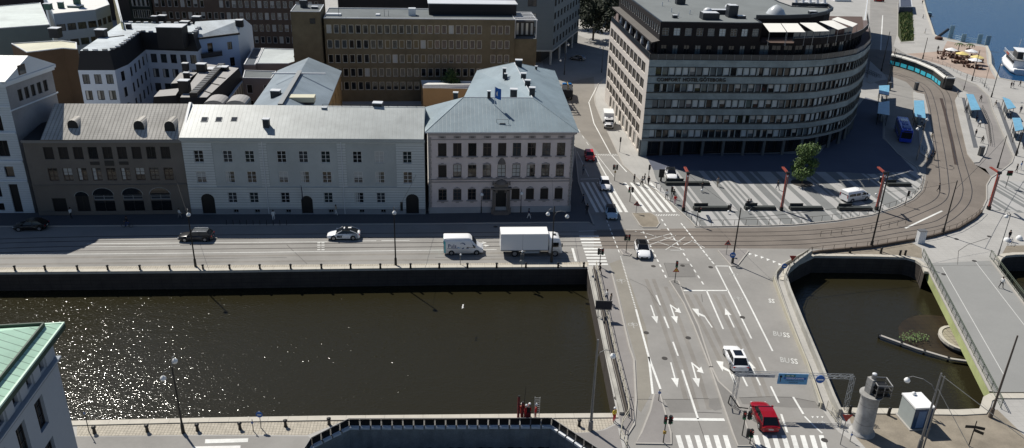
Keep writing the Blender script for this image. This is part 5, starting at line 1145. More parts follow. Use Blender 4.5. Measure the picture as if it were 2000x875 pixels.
mb.face([(q[1].x, q[1].y, zz), (q[2].x, q[2].y, zz), (m_[1].x, m_[1].y, 16.4)], wa); mb.face([(q[3].x, q[3].y, zz), (q[0].x, q[0].y, zz), (m_[0].x, m_[0].y, 16.4)], wa); strip(mb, q[0], q[1], 13.7, 14.1, .4, dm, .6); rfo = W3.part(mb, 'roof')
c = G(468, 48, 15.5); W3.chimney((c.x, c.y, 15), 1.5, 1.2, 1.5, m=dm); c = G(385, 42, 16); W3.chimney((c.x, c.y, 15.4), 1.6, 1.3, 1.7, m=dm)

# --- top left roofs
TL = block('building with large pale green sheet roof at the top left corner', [(-60, 60), (97, 49), (79, 6), (-60, 18)], 13.5, mat('grey_green_wall', (.12, .15, .15), .85, var=.1), seam('pale_green_sheet_roof', (.55, .60, .56), V, 2.6, .35))
YB = block('brown building with cream sheet roof between the pale green roof and the apartment house', [(52, 103), (123, 95), (151, 97), (150, 84), (119, 80), (22, 86)], 13.0, mat('dark_ochre_wall', (.10, .062, .035), .9, var=.15), seam('cream_sheet_roof', (.60, .57, .42), U, .9, .12))
WB = block('pale blue grey rendered building with white flat roof and chimneys at top left', [(104, 28), (186, 20), (214, 10), (196, -25), (80, -25)], 15.5, mat('blue_grey_render', (.30, .36, .42), .85, var=.06), mat('white_flat_roof', (.62, .61, .58), .7, var=.05), rows=(11.5, 7.8, 4.2), n=4, w=1.9, h=1.6, sty=('m',), fm=frame_dark, sides=(0, 1))
for px, py, w, h in ((95, 18, 1.6, 1.4), (120, 16, 1.2, 1.5), (152, 12, 1.4, 6.0), (148, 14, 3.0, .5)): c = G(px, py, 15.5); WB.chimney((c.x, c.y, 15.4), w, w * .7, h, m=mat('verdigris_dark', (.05, .10, .08), .7, var=.2))
c = G(110, 72, 12.9); YB.chimney((c.x, c.y, 12.8), 2.0, 1.8, 2.0)
YS = block('sunlit cream facade seen edge on beyond the top left roofs', [(236, 43), (240, 44), (222, -30), (216, -30)], 17, mat('cream_sunlit', (.5, .46, .28), .85, var=.1, lines=(((0, 0, 1), 3, 1.4, .75),)), metal_white, name='building')
TD = farblock('dark brown block closing the view at the very top left', -175, -118, 262, 10, 20, far) if True else block('dark brown block closing the view at the very top left', [(-60, 4), (120, 2), (124, -20), (-60, -18)], 24, far, roof_felt)

# --- roofs right of the hotel
GR = block('grey flat roofed hall behind the curved hotel', [(1628, 62), (1687, 60), (1697, -14), (1560, -14)], 13, mat('hall_wall', (.22, .22, .21), .85, var=.1), mat('hall_roof', (.36, .355, .34), .85, var=.05, stain=.1))
mb = MB()
for px, py, w in ((1577, 6, 5), (1595, 14, 3), (1560, 14, 3), (1607, 8, 2)): c = G(px, py, 14.5); mb.box((c.x, c.y, 14), (w, 2, 2.0), metal_white, .3)
for k in range(5): c = G(1556 + k * 14, 10, 14.5); mb.tube((c.x, c.y, 13), (c.x, c.y + 2, 16.5), .5, .5, 8, metal_white)
GR.part(mb, 'rooftop_ducts')
mb = MB(); c = G(1643, 2, 13); mb.box((c.x, c.y, 13.6), (5.5, 2.3, 1.1), white_obj, .1); GR.part(mb, 'roof_unit')
# --- top dark kiosk over the ramp near the river
RK = block('dark glazed ramp entrance with white roof edge at the top of the green verge', [(1757, 14), (1782, 14), (1780, 0), (1757, 0)], 2.6, mat('dark_glazed_wall', (.02, .03, .06), .3, var=.1), mat('dark_kiosk_roof', (.05, .06, .09), .6, var=.1), name='ramp_entrance')

# --- green roofed building at bottom left
ZG = 14.0
C = XY(G(127, 631.5, ZG)); Wf = XY(G(0, 639, ZG)); Sf = XY(G(-30, 838, ZG))
tw = (C - Wf).normalized(); ts = (Sf - C).normalized()
# keep it square
ts = Vector((tw.y, -tw.x, 0)); 
s_true = (Sf - C).normalized()
wc = C - tw * .9 + s_true * .9    # wall corner below the eaves
GBd = Bldg('pale blue grey building with green copper roof at the lower left corner', wc)
gwall = mat('blue_grey_plaster', (.31, .345, .385), .85, var=.05, scale=.4)
south = s_true; Lw = 34
W0, W1_ = wc + south * Lw, wc
hs = []
for i in range(8):
    u = Lw - 2.6 - i * 2.35
    hs.append((u, 11.7, .95, 1.75, 'm', frame_dark, glasses[0]))
for i in range(7):
    u = Lw - 4.2 - i * 3.3
    hs.append((u, 7.1, 1.5, 2.9, '4m', frame_dark, glasses[0])); hs.append((u, 3.0, 1.5, 2.7, '4m', frame_dark, glasses[0])); 
# east wall runs from the far corner towards us: seen from outside left to right it goes south > north
GBd.openings(W0, W1_, 0, ZG - .5, hs, gwall, depth=.35)
GBd.openings(W1_, W1_ - tw * 40, 0, ZG - .5, [], gwall); GBd.openings(W1_ - tw * 40, W0 - tw * 40, 0, ZG - .5, [], gwall); GBd.openings(W0 - tw * 40, W0, 0, ZG - .5, [], gwall); GBd.finish()
mb = MB(); strip(mb, W0, W1_, 11.0, 11.25, .3, mat('dark_string_course', (.12, .13, .15), .8, var=.1)); strip(mb, W0, W1_, 11.25, 11.4, .45, gwall)
for i in range(9):
    p = wc + south * (1.35 + i * 2.35); nn = Vector((-south.y, south.x, 0)); nn = nn if nn.x > 0 else -nn
    p = p + nn * .07; mb.box((p.x, p.y, 12.5), (1.15, .14, 1.9), gwall, math.atan2(south.y, south.x))
GBd.part(mb, 'cornice_panels')
cop = mat('verdigris_copper_roof', (.42, .63, .49), .6, var=.10, scale=.4, lines=((tuple(tw), .66, .05, .35),), bump=.2, stain=.15); cop2 = mat('verdigris_copper_side', (.42, .63, .49), .6, var=.1, scale=.4, lines=((tuple(s_true), .85, .09, .5),), bump=.2, stain=.15); copd = mat('dark_copper_gutter', (.03, .055, .04), .6, var=.2)
e0, e1, e2, e3 = C, C - tw * 42, C - tw * 42 + south * 37, C + south * 37
mb = MB(); i_ = 9.0; rC = C - tw * i_ + south * i_; r3 = e3 - tw * i_ - south * 2; zc = ZG + 4.2
mb.face([(e3.x, e3.y, ZG), (e0.x, e0.y, ZG), (rC.x, rC.y, zc), (r3.x, r3.y, zc)], cop2); mb.face([(e0.x, e0.y, ZG), (e1.x, e1.y, ZG), ((e1 + south * i_).x, (e1 + south * i_).y, zc), (rC.x, rC.y, zc)], cop)
mb.face([(rC.x, rC.y, zc), ((e1 + south * i_).x, (e1 + south * i_).y, zc), (e2.x, e2.y, zc), (r3.x, r3.y, zc)], cop)
for a, b_ in ((e3, e0), (e0, e1), (e1, e2), (e2, e3)): mb.face([(a.x, a.y, ZG - .45), (b_.x, b_.y, ZG - .45), (b_.x, b_.y, ZG), (a.x, a.y, ZG)], copd)
mb.face([(p.x, p.y, ZG - .45) for p in (e3, e2, e1, e0)], gwall); rfo = GBd.part(mb, 'roof')
mb = MB(); a, b_ = C - tw * 1.1 + south * 1.1, e3 - tw * 1.1; mb.ribbon([(a.x, a.y), (b_.x, b_.y)], .14, ZG + .42, ZG + .85, copd)
a2, b2_ = C - tw * 1.1 + south * 1.1, C - tw * 41 + south * 1.1; mb.ribbon([(a2.x, a2.y), (b2_.x, b2_.y)], .14, ZG + .42, ZG + .85, copd); GBd.part(mb, 'snow_guard', rfo)
mb = MB(); mb.ribbon([(e3.x, e3.y), (e0.x, e0.y), (e1.x, e1.y)], .22, ZG, ZG + .16, mat('pale_copper_edge', (.45, .6, .5), .5, var=.15), off=-.12); GBd.part(mb, 'gutter', rfo)
# ================================================================== poles, lamps, signals, signs, fences
def P_(px, py, z=0): g = G(px, py); return Vector((g.x, g.y, z))
# lamp / catenary poles. (base px, top height, label, arms) arm = (direction deg, reach, lamp?)
def pole(px, py, h, label, arms=(), r=.11, name='street_lamp', cat='street lamp', m=darkmetal, extra=None):
    t = thing(name, label, cat, P_(px, py)); mb = MB(); mb.tube((0, 0, 0), (0, 0, h), r, r * .6, 8, m); mb.tube((0, 0, 0), (0, 0, 1.1), r * 1.7, r * 1.5, 8, m); mb.build('pole', t)
    for (dg, reach, ball, zz) in arms:
        d = Vector((math.cos(R(dg)), math.sin(R(dg)), 0)); mb = MB(); pts = [Vector((0, 0, zz - .9)) + d * 0.0, Vector((0, 0, zz - .25)) + d * reach * .18, Vector((0, 0, zz)) + d * reach * .5, Vector((0, 0, zz - .12)) + d * reach * .85, Vector((0, 0, zz - .45)) + d * reach]
        mb.path(pts, .035, 5, polegrey); a = mb.build('arm', t)
        if ball: mb = MB(); e = pts[-1]; mb.lathe(e + Vector((0, 0, -.55)), [(.05, 0), (.24, .08), (.30, .26), (.22, .42), (.08, .55)], lampglass, 10); mb.build('lamp_globe', a)
    return t
pole(382, 520, 8.4, 'dark lamp post with white globe in front of the dark grey estate car', [(-60, .7, 1, 8.6)])
pole(773, 518, 8.7, 'dark lamp post on the canal edge between the white taxi and the white van', [(-75, .5, 1, 8.8)])
pole(1077, 512, 8.5, 'lamp post with two curved arms in front of the lorry cab', [(-8, 1.8, 1, 7.9), (200, .9, 1, 8.2)])
pole(358, 845, 7.6, 'lamp post on the near quay with globe hanging over the canal', [(100, 1.1, 1, 8.2), (200, .9, 1, 7.2)])
pole(1153, 840, 10.5, 'tall grey tram wire pole with curved lamp arm beside the bridge corner', [(10, 1.6, 1, 9.3)], r=.15, m=polegrey)
t = pole(1795, 876, 8.8, 'grey double pole with stay cables in front of the grey kiosk', [(140, 2.6, 1, 7.5)], r=.13, m=polegrey)
mb = MB(); mb.tube((.45, .1, 0), (.45, .1, 8.4), .08, .06, 8, polegrey); mb.build('second_pole', t)
mb = MB(); e = P_(2010, 872) - t.location; mb.tube((0, 0, 8.6), (e.x, e.y, .4), .035, .035, 5, mat('pale_cable', (.45, .43, .38), .6, var=0)); e = P_(1905, 900) - t.location; mb.tube((0, 0, 7.2), (e.x, e.y, .2), .03, .03, 5, mat('pale_cable', (.45, .43, .38), .6, var=0)); mb.build('stay_cable', t)
pole(1934, 815, 9.9, 'bare brown pole leaning beside the lower end of the footbridge', [], r=.13, m=mat('brown_pole', (.10, .08, .065), .8, var=.1), name='utility_pole', cat='pole')
wp_ = 'wire_pole'
t8 = pole(1430, 515, 8.6, 'black tram wire pole with blue round signs on the triangular island', [], r=.12, name=wp_, cat='wire pole')
for q, l, h, r_ in (((1701, 484), 'thick black tram wire pole beside the second basin corner', 12.1, .14), ((1841, 458), 'brown tram wire pole standing at the outer curve of the tracks', 9.0, .12), ((1690, 126), 'black wire pole next to the hotel rear corner', 8.4, .13), ((1721, 140), 'black wire pole beside the bicycle racks platform', 11.2, .13),
    ((1730, 181), 'left of two close wire poles at the blue shelter left of the tram', 11.2, .13), ((1737, 163), 'right of two close wire poles in front of the tram rear', 8.4, .11), ((1802, 115), 'wire pole behind the tram roof', 6.4, .13), ((1898, 158), 'wire pole among the cafe tables and the river boat', 8.4, .12),
    ((1948, 328), 'slim wire pole at the fork of the bus road', 6.5, .1), ((1984, 304), 'tall wire pole at the right edge by the striped plaza', 11.5, .13)):
    pole(*q, h, l, [], r=r_, name=wp_, cat='wire pole')
pole(1949, 500, 6.8, 'pale lamp post with small signal box at the footbridge entrance', [(120, .5, 1, 6.9)], r=.07, m=polegrey)
pole(1790, 313, 8.2, 'grey lamp post at the lower tip of the left tram platform', [(60, 2.4, 1, 8.4), (170, 1.2, 1, 7.0)], r=.11, m=polegrey)
pole(1936, 190, 8.6, 'lamp post near the moored boat with two globes', [(40, 1.2, 1, 8.8)], r=.11)
pole(1882, 176, 4.2, 'short black lamp post just right of the tram front', [], r=.07)
pole(1922, 170, 6.0, 'thin lamp post with a small sign box on the river promenade', [], r=.06)
pole(1102, 146, 8.4, 'street lamp with white globe on the shaded corner behind the rose palace', [(30, .8, 1, 8.6), (200, 1.3, 1, 4.6)], r=.09)
pole(940, 416, 3.6, 'small lamp with round globe left of the palace portal', [(0, .05, 1, 3.9)], r=.05); pole(1017, 415, 3.7, 'small lamp with round globe right of the palace portal', [(0, .05, 1, 4.0)], r=.05)
pole(1175, 142, 7, 'dark unlit street lamp in the shade of the trees', [(150, 1, 1, 7.2)], r=.07)

# traffic signals
sig_red = mat('signal_red_lens', (.25, .02, .015), .3, var=0); sig_green = mat('signal_green_lens', (.01, .15, .06), .3, var=0)
def head(mb, x, y, z, n=3, rz=0.0):
    mb.box((x, y, z), (.28, .26, .3 * n), black, rz)
    d = Vector((math.sin(rz), -math.cos(rz), 0))
    for k in range(n): mb.tube(Vector((x, y, z + (k - (n - 1) / 2) * .28)) + d * .13, Vector((x, y, z + (k - (n - 1) / 2) * .28)) + d * .24, .11, .11, 8, [sig_green, black, sig_red][k % 3] if n == 3 else sig_red)
def signal(px, py, h, label, heads=((.25, 0),), sign=None, low=None, rz=0.0, m=darkmetal):
    t = thing('traffic_light', label, 'traffic light', P_(px, py), rz); mb = MB(); mb.tube((0, 0, 0), (0, 0, h), .055, .05, 6, m); mb.build('pole', t)
    for (x, a) in heads:
        mb = MB(); head(mb, x, 0, h - .45, 3, R(a)); mb.box((x / 2, 0, h - .45), (abs(x), .05, .05), black); mb.build('signal_head', t)
    if low: mb = MB(); mb.box((0, -.08, low), (.3, .14, .3), mat('signal_sign_yellow', (.35, .22, .04), .6, var=.1), R(0)); mb.build('small_sign', t)
    if sign: tri(t, h - .95 if sign > 0 else -sign)
    return t
def tri(t, z, m=None, size=.45, flip=False):
    mb = MB(); s_ = size; f = -1 if flip else 1; red = mat('sign_red', (.42, .03, .02), .5, var=0); ye = m or mat('sign_yellow', (.55, .33, .05), .5, var=0)
    for (k, y, mm) in ((1, -.07, red), (.62, -.085, ye)): mb.mesh([(-s_ * k, y, z - s_ * .6 * k * f), (s_ * k, y, z - s_ * .6 * k * f), (0, y, z + s_ * k * f), (-s_ * k, y + .012, z - s_ * .6 * k * f), (s_ * k, y + .012, z - s_ * .6 * k * f), (0, y + .012, z + s_ * k * f)], [(0, 1, 2) if not flip else (2, 1, 0), (5, 4, 3), (0, 3, 4, 1), (1, 4, 5, 2), (2, 5, 3, 0)], mm)
    mb.build('triangle_sign', t)
signal(1222.5, 495, 3.0, 'traffic light with two heads on the small island left of the black roofed white car', ((-.28, 60), (.28, -20)))
signal(1171, 521, 2.8, 'traffic light with two heads by the ladder crossing at the bridge corner', ((-.28, 100), (.25, 20)))
signal(1317.5, 553, 3.3, 'traffic light above a yellow warning triangle at the tip of the median', ((0, 0),), sign=-2.0)
signal(1200, 353, 3.0, 'traffic light with two heads near the upper crossings', ((-.28, 20), (.28, 160)), low=1.7)
signal(1230, 394, 2.6, 'traffic light with twin heads in the middle of the upper striped crossing', ((-.25, 0), (.25, 90)))
signal(1210, 297, 3.0, 'single headed traffic light on the kerb below the parked box truck', ((0, 180),)); signal(1266, 351, 2.8, 'slim traffic light behind the group waiting at the plaza corner', ((0, 90),))
signal(1309.5, 394, 2.7, 'slim traffic light among the walkers next to the first red pylon', ((0, 90),)); signal(1360, 440, 3.1, 'single headed traffic light at the fence corner of the plaza', ((.2, 40),))
signal(1295, 866, 3.3, 'large traffic light with two heads on the lower left island', ((-.05, 0), (.42, 50)), low=1.4)
signal(1449, 852, 3.0, 'traffic light with heads crowded together on the lower median beside the red car', ((-.1, 0), (.4, 40))); signal(1464, 868, 1.8, 'low traffic light at the lower end of the median', ((0, 20), (-.35, 80)))
signal(1753 + 220, 408, 2.6, 'traffic light on the striped paving at the right edge', ((0, 90),)) if False else None
signal(1767, 402, 2.7, 'small black traffic light at the right end of the plaza fence', ((.15, 60),)); signal(1964, 366, 3.2, 'wide black sign panel on a post beside the fourth red pylon', ((-.3, 0), (.0, 0), (.3, 0)))
# warning triangle on island, yield signs, blue signs
def sign(px, py, h, label, kind, m=polegrey, rz=0.0, disc=.38):
    t = thing('road_sign', label, 'road sign', P_(px, py), rz); mb = MB(); mb.tube((0, 0, 0), (0, 0, h), .04, .04, 6, m); mb.build('post', t)
    if kind == 'warn': tri(t, h - .25, mat('sign_white', (.1, .1, .1), .5, var=0), .5)
    if kind == 'yield': tri(t, h - .3, mat('sign_red_dull', (.30, .05, .035), .5, var=0), .5, True)
    if kind == 'blue':
        mb = MB(); mb.tube((0, -.05, h - .35), (0, -.08, h - .35), disc, disc, 16, mat('sign_blue', (.015, .10, .36), .5, var=0)); mb.box((0, -.095, h - .35), (disc * 1.2, .015, disc * .35), white_paint); mb.build('disc', t)
    return t
sign(1242, 417, 2.0, 'black triangular warning sign on the brown island between the crossings', 'warn'); sign(1544, 524, 2.0, 'red give way triangle at the basin corner railing', 'yield'); sign(1529, 535, 1.6, 'round blue sign at the kerb next to the give way triangle', 'blue')
sign(1428, 517, 1.9, 'round blue sign at the foot of the black pole on the triangular island', 'blue', disc=.42); sign(1418, 498, 2.2, 'red and brown triangle sign facing the tram tracks behind the triangular island', 'warn'); sign(1286, 784, 1.5, 'small dark sign at the upper tip of the lower left island', 'blue', m=darkmetal, disc=.16)
sign(1641, 868, 3.6, 'post with red triangle sign by the lighthouse kerb', 'yield'); sign(1660, 862, 1.2, 'short grey post with small plate in front of the lighthouse', 'blue', disc=.12)
sign(510, 836, 2.0, 'blue flag shaped sign on the near quay cobbles', 'blue', disc=.33); sign(495, 842, 1.4, 'dark low sign beside the blue one on the near quay', 'blue', m=darkmetal, disc=.12); sign(174, 844, 2.6, 'thin dark post with small top box at the corner of the green roofed building', 'blue', m=darkmetal, disc=.1); sign(1291, 345, .1, 'x', 'none') if False else None
t = thing('information_pillar', 'upright black information pillar behind the white car on the plaza', 'pillar', P_(1290.5, 354)); mb = MB(); mb.box((0, 0, 1.5), (.9, .25, 1.5), black); mb.box((0, 0, .35), (.3, .18, .8), darkmetal); mb.build('panel', t)
# board seen from the back on the parapet
t = thing('sign_board', 'large dark sign board seen from behind above the left bridge railing', 'sign', P_(1177, 622), 0)
mb = MB(); mb.box((0, 0, 1.9), (2.0, .1, 1.15), mat('navy_board', (.015, .018, .03), .5, var=.1)); mb.build('board', t)
mb = MB(); 
for z in (1.25, 2.5): mb.box((0, -.02, z), (2.1, .06, .05), polegrey)
mb.build('frame_rail', t)
for x in (-.6, .6): mb = MB(); mb.tube((x, .1, 0), (x, .1, 2.5), .04, .04, 6, polegrey); mb.build('post', t)
# finger post
t = thing('finger_post', 'dark finger post with three direction plates on the gravel at lower right', 'sign post', P_(1892, 871)); mb = MB(); mb.tube((0, 0, 0), (0, 0, 3.0), .06, .05, 6, darkmetal); mb.build('post', t)
for z, dx, dy in ((2.3, -1, .05), (2.3, .9, -.3), (1.95, .7, -.6)): mb = MB(); mb.box((dx * .45, dy * .45, z), (.9, .06, .3), darkmetal, math.atan2(dy, dx)); mb.build('direction_plate', t)

# quay bollards
bo = thing('bollard', 'dark iron bollard on the sunlit cobbles of the far quay edge', 'bollard', (0, 0, 0), 0, 'iron bollards along the far quay'); mb = MB(); mb.lathe((0, 0, 0), [(.17, 0), (.15, .1), (.12, .55), (.18, .65), (.18, .76), (.08, .82)], darkmetal, 8); mb.build('bollard_post', bo); PB = Protos(bo)
for x in (30, 89, 152, 211, 274, 332, 397, 449, 508, 568, 628, 685, 743, 802, 858, 913, 970, 1027, 1090, 1140): PB.put(P_(x, 529.5 - x * .0062))
bo2 = thing('bollard', 'stout dark bollard on the cobbles of the near quay', 'bollard', (0, 0, 0), 0, 'iron bollards along the near quay'); mb = MB(); mb.lathe((0, 0, 0), [(.19, 0), (.16, .1), (.14, .55), (.21, .63), (.21, .75), (.08, .8)], darkmetal, 10); mb.build('bollard_post', bo2); PB2 = Protos(bo2)
for x, y in ((185, 846), (288, 843), (386, 841), (469, 838), (558, 833), (643, 829), (1131, 832)): PB2.put(P_(x, y))
bo3 = thing('bollard', 'dark bollard on the gravel by the right basin', 'bollard', (0, 0, 0), 0, 'bollards by the right basin'); mb = MB(); mb.lathe((0, 0, 0), [(.2, 0), (.17, .1), (.15, .8), (.2, .9), (.05, .95)], darkmetal, 8); mb.build('bollard_post', bo3); PB3 = Protos(bo3)
for x, y in ((1660, 494), (1720, 495), (1757, 500), (1767, 500), (1735, 811), (1659, 807)): PB3.put(P_(x, y))
bo4 = thing('bollard', 'slim pale bollard on the plaza edge along the upper crossing', 'bollard', (0, 0, 0), 0, 'slim bollards along the plaza edge'); mb = MB(); mb.tube((0, 0, 0), (0, 0, 1.0), .06, .06, 7, polegrey); mb.build('bollard_post', bo4); PB4 = Protos(bo4)
for x, y in ((1282, 367), (1290, 374), (1300, 380), (1340, 422), (1350, 431), (1697, 357), (1372, 357)): PB4.put(P_(x, y))
bo5 = thing('bollard', 'thin bollard in the shade along the pavement before the pale building', 'bollard', (0, 0, 0), 0, 'thin bollards in the shaded pavement'); mb = MB(); mb.tube((0, 0, 0), (0, 0, .9), .05, .05, 6, darkmetal); mb.build('bollard_post', bo5); PB5 = Protos(bo5)
for k in range(10): PB5.put(P_(443 + k * 13, 440))

# fences
def fence(label, px, h=1.0, step=2.0, m=darkmetal, rails=(1.0,), pr=.035, infill=0, base=0.0, name='fence'):
    P = [Vector((p.x, p.y, base)) for p in (GL(px) if not isinstance(px[0], Vector) else px)]; Q = resample(P, step)
    t = thing(name, label, 'fence', Q[0]); sh = Q[0]
    pm = MB(); pm.tube((0, 0, 0), (0, 0, h), pr, pr, 5, m); me = pm.data('post')
    if len(Q) <= 100:
        for q in Q: o = bpy.data.objects.new('post', me); COL.objects.link(o); o.parent = t; o.location = q - sh
    else:
        pm = MB()
        for q in Q: pm.tube(q - sh, q - sh + Vector((0, 0, h)), pr, pr, 5, m)
        pm.build('post', t)['kind'] = 'stuff'
    for rz in rails:
        mb = MB(); mb.path([q - sh + Vector((0, 0, h * rz)) for q in Q], pr * .8, 5, m); mb.build('rail', t)
    if infill:
        mb = MB(); F = resample(P, infill)
        for q in F: mb.tube(q - sh + Vector((0, 0, .1)), q - sh + Vector((0, 0, h)), .016, .016, 3, m, False)
        mb.build('bars', t)
    return t
fm2 = mat('fence_brown_steel', (.09, .075, .06), .6, .2, var=.1)
fence('low post and rail fence along the kerb of the striped plaza', [(1366, 441), (1500, 439), (1551, 437), (1633, 429), (1700, 418), (1750, 402), (1781, 387), (1797, 371), (1803, 352)], .95, 1.9, fm2)
fence('short fence between the two tram tracks', [(1602, 462), (1680, 454), (1728, 446), (1768, 437)], .9, 1.9, fm2)
cw = MB(); cw.ribbon(GL([(1585, 497), (1600, 494), (1700, 485), (1781, 471), (1821, 463.5), (1870, 449), (1903, 428.5), (1917, 415)]), .3, 0, .45, mat('dark_retaining_wall', (.09, .07, .055), .9, var=.2)); o = tag(cw.build('low_wall'), 'low dark wall following the outer curve of the tram tracks', 'wall')
fence('thin railing on the low wall along the outer tram curve', [(1585, 497), (1600, 494), (1700, 485), (1781, 471), (1821, 463.5), (1870, 449), (1903, 428.5), (1917, 415)], .7, 1.9, fm2, base=.45, rails=(1.0,))
beige_rail = mat('beige_painted_steel', (.42, .39, .31), .6, var=.1)
WL = [Vector((10.95, 99.0, 0)), Vector((11.3, 79, 0)), Vector((11.75, 66.8, 0)), G(1207, 848) - Vector((.85, 0, 0)), G(1224, 880) - Vector((.85, 0, 0))]
mb = MB(); mb.ribbon([WL[0], WL[1], WL[2]], .42, 0, .32, concrete); mb.ribbon([WL[0] + Vector((.55, 0, 0)), WL[1] + Vector((.55, 0, 0)), WL[2] + Vector((.55, 0, 0))], .16, 0, .5, mat('shadow_gap_strip', (.07, .06, .05), .8, var=.2)); tag(mb.build('bridge_parapet'), 'concrete parapet beam along the left edge of the road bridge', 'parapet')  # dark inner strip stands in for the shadow between ledge and handrail
fence('pale steel railing along the left edge of the road bridge', [w_ + Vector((.85, 0, 0)) for w_ in WL], 1.1, 1.8, beige_rail, rails=(1.0, .55), pr=.05)
RO = [(1583, 500), (1558, 518), (1540, 533), (1532.5, 549), (1540, 575), (1565, 638), (1599, 720), (1624.4, 784.5), (1638, 815)]
mb = MB(); mb.ribbon(GL(RO), .3, 0, 1.0, concrete, off=.0); o = tag(mb.build('bridge_parapet'), 'pale concrete parapet wall along the right edge of the road bridge', 'parapet')
fence('dark handrail on the curved parapet at the basin corner', [(1583, 500), (1558, 518), (1540, 533), (1532.5, 549), (1534, 560)], .5, 1.5, fm2, base=1.0)
mb = MB(); mb.ribbon(GL([(1582, 492), (1556, 506), (1529, 521), (1517, 536.6), (1516, 548), (1541, 620), (1577, 715), (1602, 793.6)]), .2, 0, .45, concrete, off=.12); mb.ribbon(GL([(1517, 548), (1543, 620), (1583, 715), (1613, 799)]), .14, 0, .7, beige_rail, off=.5); tag(mb.build('crash_barrier'), 'low concrete kerb and barrier inside the right parapet', 'barrier')
fence('short metal fence where the right parapet meets the lighthouse quay', [(1614, 799), (1626, 815), (1640, 836)], 1.1, 1.0, beige_rail, rails=(1, .6, .2), infill=.2)

# second bridge: green girders, arched railings, deck
gird = mat('pale_green_painted_girder', (.40, .44, .20), .6, var=.12, scale=1, stain=.25)
dl, dr = [G(1808, 515), G(1937, 766)], [G(1937, 509), G(2131, 766)]
t = thing('foot_bridge', 'wide grey footbridge with pale green girder and ornate railing at the right', 'bridge', dl[0])
mb = MB(); mb.prism([tuple(p)[:2] for p in (dl[1], dr[1], dr[0], dl[0])], -.35, .02, concrete, deckgrey, True); mb.build('deck', t, t.location)
for a, b, s_ in ((dl[0], dl[1], 1), (dr[0], dr[1], -1)):
    mb = MB(); mb.ribbon([a, b], .3, -1.35, -.02, gird); mb.ribbon([a, b], .5, -.02, .12, granite2); mb.build('girder', t, t.location)
for a, b in ((G(1840, 522), G(1962, 735)), (G(1904, 510), G(2085, 745))): mb = MB(); mb.ribbon([a, b], .1, .025, .03, mat('faded_line_paint', (.5, .5, .48), .8, var=.1)); mb.build('painted_line', t, t.location)
for (a, b), lab in ((dl, 'ornate dark railing on the left side of the footbridge'), (dr, 'pale green railing on the right side of the footbridge')):
    fm = mat('railing_grey_green', (.10, .12, .09), .6, .2, var=.1); f = fence(lab, [a - (b - a).normalized() * (2.5 if lab[0] == 'o' else 1), b + (b - a).normalized() * (3 if lab[0] == 'o' else 0)], 1.15, 1.7, fm, rails=(1.0, .82, .12), pr=.045, infill=.34, base=.1, name='railing')
mb = MB(); c = G(1868, 668, -2.7); c = G(1874, 660, -1.9)
pr_ = thing('bridge_pier', 'oval stone pier footing under the footbridge girder', 'pier', (c.x, c.y, -2.7)); vs = []; 
for k in range(24): a = 2 * math.pi * k / 24; vs.append((2.1 * math.cos(a) * 1.0 + .6 * math.sin(a), 2.7 * math.sin(a) - .5 * math.cos(a)))
mb.prism([(x * .95, y * .95) for x, y in vs], -.6, .75, quaystone, mat('pier_stones', (.30, .27, .20), .9, var=.25, scale=2, lines=((tuple(U), .7, .06, .5), (tuple(V), .6, .06, .5)))); mb.ribbon(vs, .4, .5, .85, granite, closed=True); mb.build('footing', pr_)
# submerged timber apron seen through the water: low paved slab
mb = MB(); c2 = G(1832, 655, -2.7); vs = [(c2.x + 5.0 * math.cos(a) + 1.2 * math.sin(a), c2.y + 5.2 * math.sin(a)) for a in [2 * math.pi * k / 20 for k in range(20)]]
o = MB(); o.prism(vs, -3.2, -2.688, mat('wet_timber_apron', (.032, .022, .010), .5, var=.35, scale=.8, lines=((tuple(U), 1.1, .08, .5), (tuple(V), .9, .08, .5)), stain=.4)); struct('submerged_apron', o)
# fender beam with weed
t = thing('fender_beam', 'long pale timber fender beam floating in the right basin', 'beam', G(1718, 655, -2.4)); pts = GL([(1718, 654), (1790, 680), (1858, 700), (1900, 706)], -2.2); mb = MB(); mb.ribbon(pts, .35, -2.45, -2.2, granite2); mb.build('beam', t, t.location)
for k, p in enumerate(resample([Vector((q.x, q.y, 0)) for q in pts], 3)): mb = MB(); mb.tube((p.x, p.y, -3.2), (p.x, p.y, -2.1), .14, .14, 7, black); mb.build('pile', t, t.location)
lf = mat('weed_leaf', (.10, .16, .05), .6, var=.4, scale=3)
random.seed(11); mb = MB(); c = G(1785, 662, -2.5)
for k in range(200):
    a = random.random() * 6.28; r_ = random.random() ** .7; p = c + Vector((1.9 * r_ * math.cos(a) + .5 * math.sin(a), 1.2 * r_ * math.sin(a), .05 + random.random() * .5)); d = Vector((random.uniform(-1, 1), random.uniform(-1, 1), random.uniform(-.3, .6))).normalized() * random.uniform(.06, .15); e = d.cross(Vector((0, 0, 1))).normalized() * .08; mb.face([p - d, p + e, p + d, p - e], lf)
tag(mb.build('water_plant'), 'pale green weed growing in the basin beside the fender beam', 'plant')

